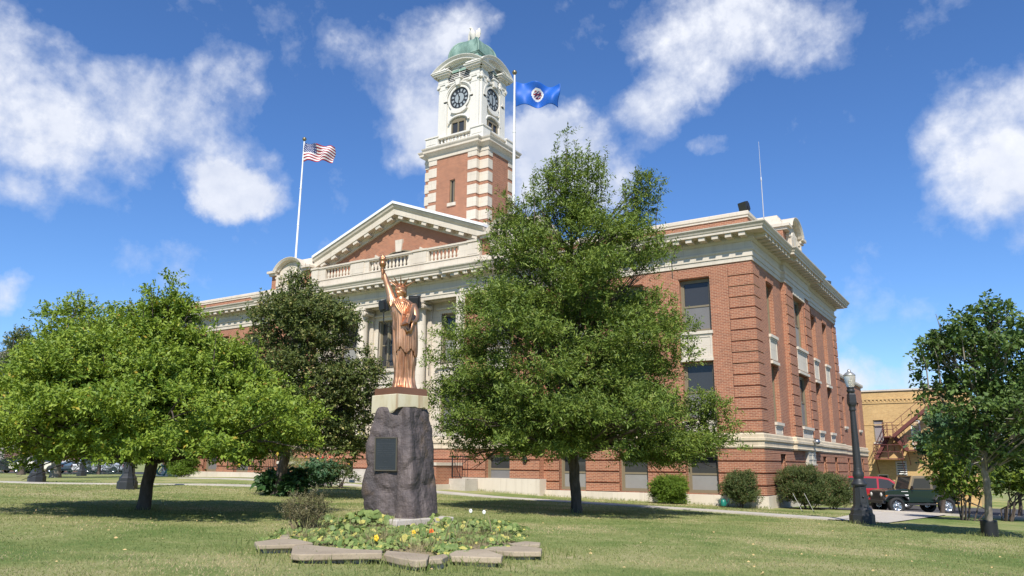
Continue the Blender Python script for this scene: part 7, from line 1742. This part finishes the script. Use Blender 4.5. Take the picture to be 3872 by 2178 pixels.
for lab, poly, th in sl_list:
    ps = [at(900 + x / 2.07, 1450 + y / 2.07) for (x, y) in poly]; c = np.mean(ps, 0); zt = gz(c[0], c[1]) + 0.115
    ps = [at(900 + x / 2.07, 1450 + y / 2.07, Z=zt) for (x, y) in poly]; c = np.mean(ps, 0); cen.append(c)
    t = thing('stone_slab', lab, 'stone slab', c, group='stone slabs edging the flower bed')
    m = MB(); k = len(ps); q = []
    for a, b in zip(ps, ps[1:] + ps[:1]):
        for j in range(4): w = a + (b - a) * j / 4; q.append((w[0] - c[0] + 0.008 * mnoise.noise(Vector(w * 7)), w[1] - c[1] + 0.008 * mnoise.noise(Vector(w * 7 + 5))))
    ar_ = sum(q[i][0] * q[(i + 1) % len(q)][1] - q[(i + 1) % len(q)][0] * q[i][1] for i in range(len(q)))
    if ar_ < 0: q = q[::-1]
    m.prism(q, (0, 0, -th), (1, 0, 0), (0, 1, 0), (0, 0, 1), th); bevel(m.build('top', SLAB, t), 0.012, 2)
    b = MB(); qi = [(p[0] * 0.74, p[1] * 0.74) for p in q]; b.prism(qi, (0, 0, -0.45), (1, 0, 0), (0, 1, 0), (0, 0, 1), 0.45 - th - 0.003); b.build('footing', CONC, t)
# soil
SOIL = simple('dry_soil', (0.21, 0.165, 0.095), 0.95, var=0.4, scale=9, bmp=0.5)
pb2 = [(330, 1225), (600, 1270), (900, 1310), (1150, 1325), (1500, 1350), (1700, 1325), (1950, 1300), (2200, 1262), (2150, 1225), (1800, 1120), (1400, 1050), (900, 1060), (600, 1120), (400, 1190)]
ps = [at(900 + x / 2.07, 1450 + y / 2.07) for (x, y) in pb2]; bc = np.mean(ps, 0); bc[2] = gz(bc[0], bc[1])
m = MB(); vs = []; k = len(ps)
for f, dz in ((1.0, 0.0), (0.93, 0.04), (0.6, 0.05), (0.0, 0.06)):
    for p in ps: q = bc + (p - bc) * f; vs.append((q[0], q[1], gz(q[0], q[1]) + dz))
m.add(vs, [(j * k + i, j * k + (i + 1) % k, (j + 1) * k + (i + 1) % k, (j + 1) * k + i) for j in range(3) for i in range(k)], True); tag(m.build('soil', SOIL), kind='structure')
# plants: round-leaved nasturtiums in patches
def round_leaves(P, r, up):
    """discs as hexagons facing roughly up along `up` (n,3)"""
    n = len(P); up = unit(up); a = unit(np.cross(up, RG.normal(size=(n, 3)))); b = np.cross(up, a); k = 6
    ang = np.arange(k) * 2 * PI / k; V = P[:, None, :] + r[:, None, None] * (a[:, None, :] * np.cos(ang)[None, :, None] + b[:, None, :] * np.sin(ang)[None, :, None]) - up[:, None, :] * (r[:, None, None] * 0.12 * (np.arange(k) % 2)[None, :, None])
    return V.reshape(-1, 3), np.arange(n * k).reshape(n, k)
STEMG = simple('green_stem', (0.10, 0.17, 0.04), 0.7); ORNG = simple('orange_petal', (0.80, 0.13, 0.015), 0.6); YELL = simple('yellow_petal', (0.80, 0.50, 0.03), 0.6); WHP = simple('white_petal', (0.8, 0.8, 0.76), 0.6)
def nasturtium(lab, px, py, rad, h, n, rl_, flowers=()):
    b_ = at(900 + px / 2.07, 1450 + py / 2.07); b_[2] = gz(b_[0], b_[1]) + 0.05; t = thing('nasturtium', lab, 'plant', b_, group='nasturtium plants in the flower bed')
    n = int(n * 1.05); rad = rad * 1.22; rr = np.sqrt(RG.uniform(0, 1, n)) * rad; th = RG.uniform(0, 2 * PI, n); z = 0.62 * h * (0.25 + 0.75 * RG.uniform(0, 1, n)) * (1 - 0.55 * (rr / rad) ** 2)
    P = np.stack([rr * np.cos(th), rr * np.sin(th), z], 1); up = np.stack([0.5 * np.cos(th), 0.5 * np.sin(th) - 0.35, np.ones(n) * 0.9], 1) + RG.normal(size=(n, 3)) * 0.35
    V, F = round_leaves(P, rl_ * 1.25 * RG.uniform(0.5, 1.3, n), up); np_mesh('foliage', V, F, LF_NAST, t, RG.uniform(0, 1, n))
    m = MB()
    for i in range(0, n, 2): m.tube([(P[i][0] * 0.2, P[i][1] * 0.2, -0.12), (P[i][0] * 0.75, P[i][1] * 0.75, z[i] * 0.5), P[i]], 0.0035, 4, caps=False)
    m.build('stem', STEMG, t)
    for (fx, fy, mat) in flowers:
        p = at(900 + fx / 2.07, 1450 + fy / 2.07, D=float(np.dot(b_, FWD)) - 0.25) - b_; m = MB()
        for q in range(5): a = q * 2 * PI / 5; d = np.array([math.cos(a), -0.25, math.sin(a)]); m.sphere(p + d * 0.024, 0.024, 7, 5, sy=0.45)
        m.build('flower', mat, t)
    return t
nasturtium('leafy nasturtium mound below the plaque with large bluish round leaves', 1000, 1130, 0.42, 0.42, 230, 0.050, [(1008, 1205, ORNG)])
nasturtium('nasturtium patch at the left front with yellowing leaves', 830, 1225, 0.46, 0.26, 230, 0.040, [(800, 1195, ORNG), (940, 1215, YELL)])
nasturtium('trailing nasturtium spilling over the long front slab', 960, 1290, 0.30, 0.16, 120, 0.032, [(1085, 1210, YELL)])
nasturtium('nasturtium with orange flowers at the front of the bed', 1440, 1230, 0.50, 0.30, 260, 0.038, [(1516, 1160, ORNG), (1445, 1187, ORNG), (1375, 1170, YELL), (1345, 1222, YELL)])
nasturtium('nasturtium below the right corner of the footing slab', 1520, 1130, 0.36, 0.34, 150, 0.040, [(1420, 1150, YELL)])
nasturtium('nasturtium trailing behind the front tip slab', 1330, 1280, 0.34, 0.2, 140, 0.036)
nasturtium('nasturtium in front of the right corner slab', 1580, 1280, 0.32, 0.22, 130, 0.038)
nasturtium('nasturtium left of the white flowers on the right side', 1760, 1180, 0.5, 0.30, 180, 0.034)
nasturtium('small nasturtium with pale stems at the right end of the bed', 2080, 1185, 0.36, 0.26, 120, 0.036, [(2035, 1145, YELL)])
nasturtium('nasturtium patch beside the dry bush', 640, 1130, 0.34, 0.30, 130, 0.036)
for lab, x, y, r_, h_ in (('low creeping plant with small leaves behind the left slab', 500, 1200, 0.36, 0.14), ('low creeping plant before the dry bush and the footing slab', 740, 1180, 0.4, 0.2), ('small leaved creeper along the back of the long front slab', 700, 1260, 0.36, 0.12), ('pale creeper behind the right corner slab', 1800, 1260, 0.5, 0.16), ('pale creeper by the pointed right slab', 2000, 1240, 0.42, 0.14), ('creeper on the right of the footing slab', 1900, 1130, 0.5, 0.2), ('creeper between the two orange flowered patches', 1220, 1190, 0.42, 0.22), ('bright creeper hanging over the front tip slab', 1135, 1312, 0.30, 0.16), ('leafy creeper hanging between the right corner slab and the smallest slab', 1640, 1335, 0.26, 0.14), ('low leafy creeper before the left slab', 340, 1262, 0.28, 0.10), ('low leafy creeper at the foot of the long front slab', 930, 1345, 0.30, 0.10), ('low weeds at the foot of the pointed right slab', 2080, 1330, 0.28, 0.09), ('low weeds at the foot of the right corner slab', 1760, 1375, 0.26, 0.09)):
    nasturtium(lab, x, y, r_, h_, 150, 0.026)
dry_p = at(900 + 530 / 2.07, 1450 + 1190 / 2.07)
shrub('dry_bush', 'dry brownish feathery bush at the left of the flower bed', 'bush', (dry_p[0] - 0.05, dry_p[1], None), (0.80, 0.7, 0.66), LF_DRY, 130, 0.042, 0.014, 9, 0.18, ncl=40, stems=24, up=1.2, bmat=simple('dry_stem', (0.20, 0.15, 0.09), 0.9))
def grass_blades(P, h, w, mat, name, tint=None, parent=None, lean=0.5):
    n = len(P); th = RG.uniform(0, 2 * PI, n); d = np.stack([np.cos(th), np.sin(th), np.zeros(n)], 1); ln_ = RG.uniform(0.1, lean, n)[:, None]; q = RG.uniform(0, 2 * PI, n); e = np.stack([np.cos(q), np.sin(q), np.zeros(n)], 1)
    tip = P + np.array([0, 0, 1.0]) * h[:, None] + d * ln_ * h[:, None]; mid = P + np.array([0, 0, 0.55]) * h[:, None] + d * ln_ * h[:, None] * 0.35
    V = np.stack([P - e * w[:, None] / 2, P + e * w[:, None] / 2, mid + e * w[:, None] * 0.35, tip, mid - e * w[:, None] * 0.35], 1).reshape(-1, 3)
    F = np.arange(5 * n).reshape(n, 5); return np_mesh(name, V, F, mat, parent, RG.uniform(0, 1, n) if tint is None else tint)
LF_GRASS = leaf_mat('grass_blade', (0.155, 0.215, 0.058), (0.36, 0.355, 0.150), (0.52, 0.43, 0.25), 0.16, 0.35, 0.6)
LF_STRAW = leaf_mat('straw_blade', (0.16, 0.16, 0.06), (0.32, 0.29, 0.14), (0.42, 0.36, 0.2), 0.3, 0.25, 0.7)
# dry grasses and weeds growing through the bed
n = 9000; uu = RG.integers(0, k, n); f = np.sqrt(RG.uniform(0.05, 1, n))[:, None]; A = np.array(ps); q = bc + (A[uu] + (A[(uu + 1) % k] - A[uu]) * RG.uniform(0, 1, (n, 1)) - bc) * f * 0.97; q[:, 2] = gz(q[:, 0], q[:, 1]) + 0.03
hgt = RG.uniform(0.05, 0.20, n) * (0.7 + 1.3 * (RG.uniform(0, 1, n) > 0.93)); tag(grass_blades(q, hgt, np.full(n, 0.007), LF_STRAW, 'weeds', lean=0.7), 'dry grasses and weeds growing between the nasturtiums', 'weeds', kind='stuff')
# the lawn's grass: blades everywhere near, thinning out with distance
def frustum_pts(n, d0, d1, pw_=1.0, margin=1.25):
    D = d0 + (d1 - d0) * RG.uniform(0, 1, n) ** pw_; s = RG.uniform(-1, 1, n) * 0.667 * margin * D
    return np.stack([_f[0] * D + _r[0] * s, _f[1] * D + _r[1] * s, np.zeros(n)], 1), D
G, D = frustum_pts(330000, 5.0, 34.0, 1.25)
G[:, 2] = gz(G[:, 0], G[:, 1]) + 0.008 * (np.sin(G[:, 0] * 0.9 + G[:, 1] * 0.4) + np.sin(G[:, 1] * 1.3 - G[:, 0] * 0.35)) - 0.01
keep = (G[:, 1] < 30.8)
for (x0_, x1_, y_) in (): pass
PATHS = [([(-38.0, 26.6), (-28.0, 26.9), (-21.2, 27.3), (-14.4, 26.7), (-8.8, 26.3), (-5.2, 25.4), (-2.5, 24.6)], 0.432), ([(-40.0, 14.5), (-33.0, 16.0), (-29.0, 18.6), (-26.5, 22.0), (-26.6, 26.2)], 0.490)]
for pts, hw_ in PATHS:
    for a, b in zip(pts, pts[1:]):
        a, b = np.array(a), np.array(b); d = b - a; l2 = d @ d; tt = np.clip(((G[:, :2] - a) @ d) / l2, 0, 1); keep &= np.linalg.norm(G[:, :2] - a - tt[:, None] * d, axis=1) > hw_
keep &= ~((G[:, 0] > -4.7) & (G[:, 1] > 24.6)); keep &= np.linalg.norm(G[:, :2] - np.array([MX, MY]), axis=1) > 0.9
G, D = G[keep], D[keep]; n = len(G)
patch = np.array([mnoise.noise(Vector((p[0] * 0.45, p[1] * 0.45, 0.0))) + 0.5 * mnoise.noise(Vector((p[0] * 1.7, p[1] * 1.7, 3.0))) for p in G[:, :2]])
ti_ = np.clip(RG.uniform(0, 1, n) * 0.5 + 0.30 + 0.5 * patch, 0, 1)
tag(grass_blades(G, RG.uniform(0.014, 0.034, n) * (1 + 0.012 * D), 0.0045 + 0.00075 * D, LF_GRASS, 'grass', ti_, lean=1.1), 'short mown lawn grass around the monument', 'grass', kind='stuff')
# longer tufts at slabs, walls and trunk feet
T = []
for c in cen: T.append(np.stack([c[0] + RG.normal(size=160) * 0.42 - _f[0] * 0.25, c[1] + RG.normal(size=160) * 0.42 - _f[1] * 0.25, np.zeros(160)], 1))
T.append(np.stack([RG.uniform(-18.4, -8.2, 900), YW - 0.16 - np.abs(RG.normal(size=900)) * 0.12, np.zeros(900)], 1)); T.append(np.stack([RG.uniform(-37, -18.4, 1500), YC - 0.16 - np.abs(RG.normal(size=1500)) * 0.12, np.zeros(1500)], 1))
for (x, y) in ((pa[0], pa[1]), (pp[0], pp[1]), (pm_[0], pm_[1]), (MX, MY), (l0.location[0], l0.location[1])): T.append(np.stack([x + RG.normal(size=150) * 0.26, y + RG.normal(size=150) * 0.26, np.zeros(150)], 1))
T = np.concatenate(T); T[:, 2] = gz(T[:, 0], T[:, 1]) - 0.005; n = len(T)
tag(grass_blades(T, RG.uniform(0.06, 0.15, n), np.full(n, 0.011), LF_GRASS, 'tall_grass', RG.uniform(0, 0.8, n), lean=0.8), 'longer unmown grass along walls and slabs', 'grass', kind='stuff')
# fallen leaves
n = 300; G2, D2 = frustum_pts(n, 6.5, 27, 1.0); G2 = G2[G2[:, 1] < 25]; n = len(G2); G2[:, 2] = gz(G2[:, 0], G2[:, 1]) + 0.05
V, F = leaves(G2, np.stack([RG.normal(size=n), RG.normal(size=n), np.zeros(n)], 1), RG.uniform(0.03, 0.06, n), RG.uniform(0.02, 0.04, n), 0.0); tag(np_mesh('fallen_leaves', V, F, simple('fallen_leaf', (0.50, 0.36, 0.16), 0.8, var=0.4, scale=1.0)), 'scattered pale fallen leaves on the lawn', 'leaves', kind='stuff')
# flower garden by the entrance
for (lab, fx, fy, D, size, lmat, l, w, fl, fm) in (
    ('low bluish leafed garden plant left of the cheek wall', 1185, 1838, 33.0, (2.2, 1.6, 1.05), LF_GARD, 0.15, 0.10, 0, None),
    ('garden plant with red flowers by the cheek wall', 1245, 1832, 33.0, (1.1, 1.0, 1.3), LF_GARD, 0.12, 0.05, 3, 'r'),
    ('garden plant with orange brown flower heads near the black mailbox', 1290, 1832, 33.0, (1.7, 1.2, 1.3), LF_SHR, 0.12, 0.045, 14, 'o'),
    ('feathery pale garden grass behind the linden trunk', 1108, 1826, 33.5, (1.4, 1.1, 1.35), LF_GRASS, 0.18, 0.02, 0, None),
    ('tall green garden plant in front of the entrance railing', 1205, 1815, 34.5, (0.9, 0.8, 1.45), LF_GARD, 0.12, 0.045, 5, 'y')):
    b_ = at(fx, fy, D=D); t = shrub('garden_plant', lab, 'plant', (b_[0], b_[1], None), size, lmat, 60, l, w, 6, 0.2, group='garden plants by the entrance', ncl=18, up=0.8)
    for i in range(fl):
        m = MB(); p = np.array([RG.normal() * size[0] * 0.24, -abs(RG.normal()) * size[1] * 0.25, size[2] * RG.uniform(0.75, 1.05)]); m.sphere(p, 0.045, 8, 5, sz=0.7); m.build('flower', simple('red_petal', (0.6, 0.02, 0.015), 0.6) if fm == 'r' else (simple('rust_petal', (0.50, 0.20, 0.10), 0.6) if fm == 'o' else YELL), t)
# white flowers in the bed
for (x, y) in ((1820, 1100), (1925, 1112)):
    b_ = at(900 + x / 2.07, 1450 + (y + 70) / 2.07); b_[2] = gz(b_[0], b_[1]) + 0.12; t = thing('white_flower', 'single white flower on a thin stem, %s one of the two' % ('left' if x < 1900 else 'right'), 'flower', b_)
    h = 0.26; m = MB(); m.tube([(0, 0, -0.05), (0.01, 0, h * 0.5), (0, 0, h)], 0.004, 5); m.build('stem', STEMG, t); m = MB()
    for q in range(6): a = q * PI / 3; m.sphere((0.022 * math.cos(a), -0.01, h + 0.022 * math.sin(a)), 0.018, 6, 4, sy=0.4)
    m.build('petals', WHP, t)
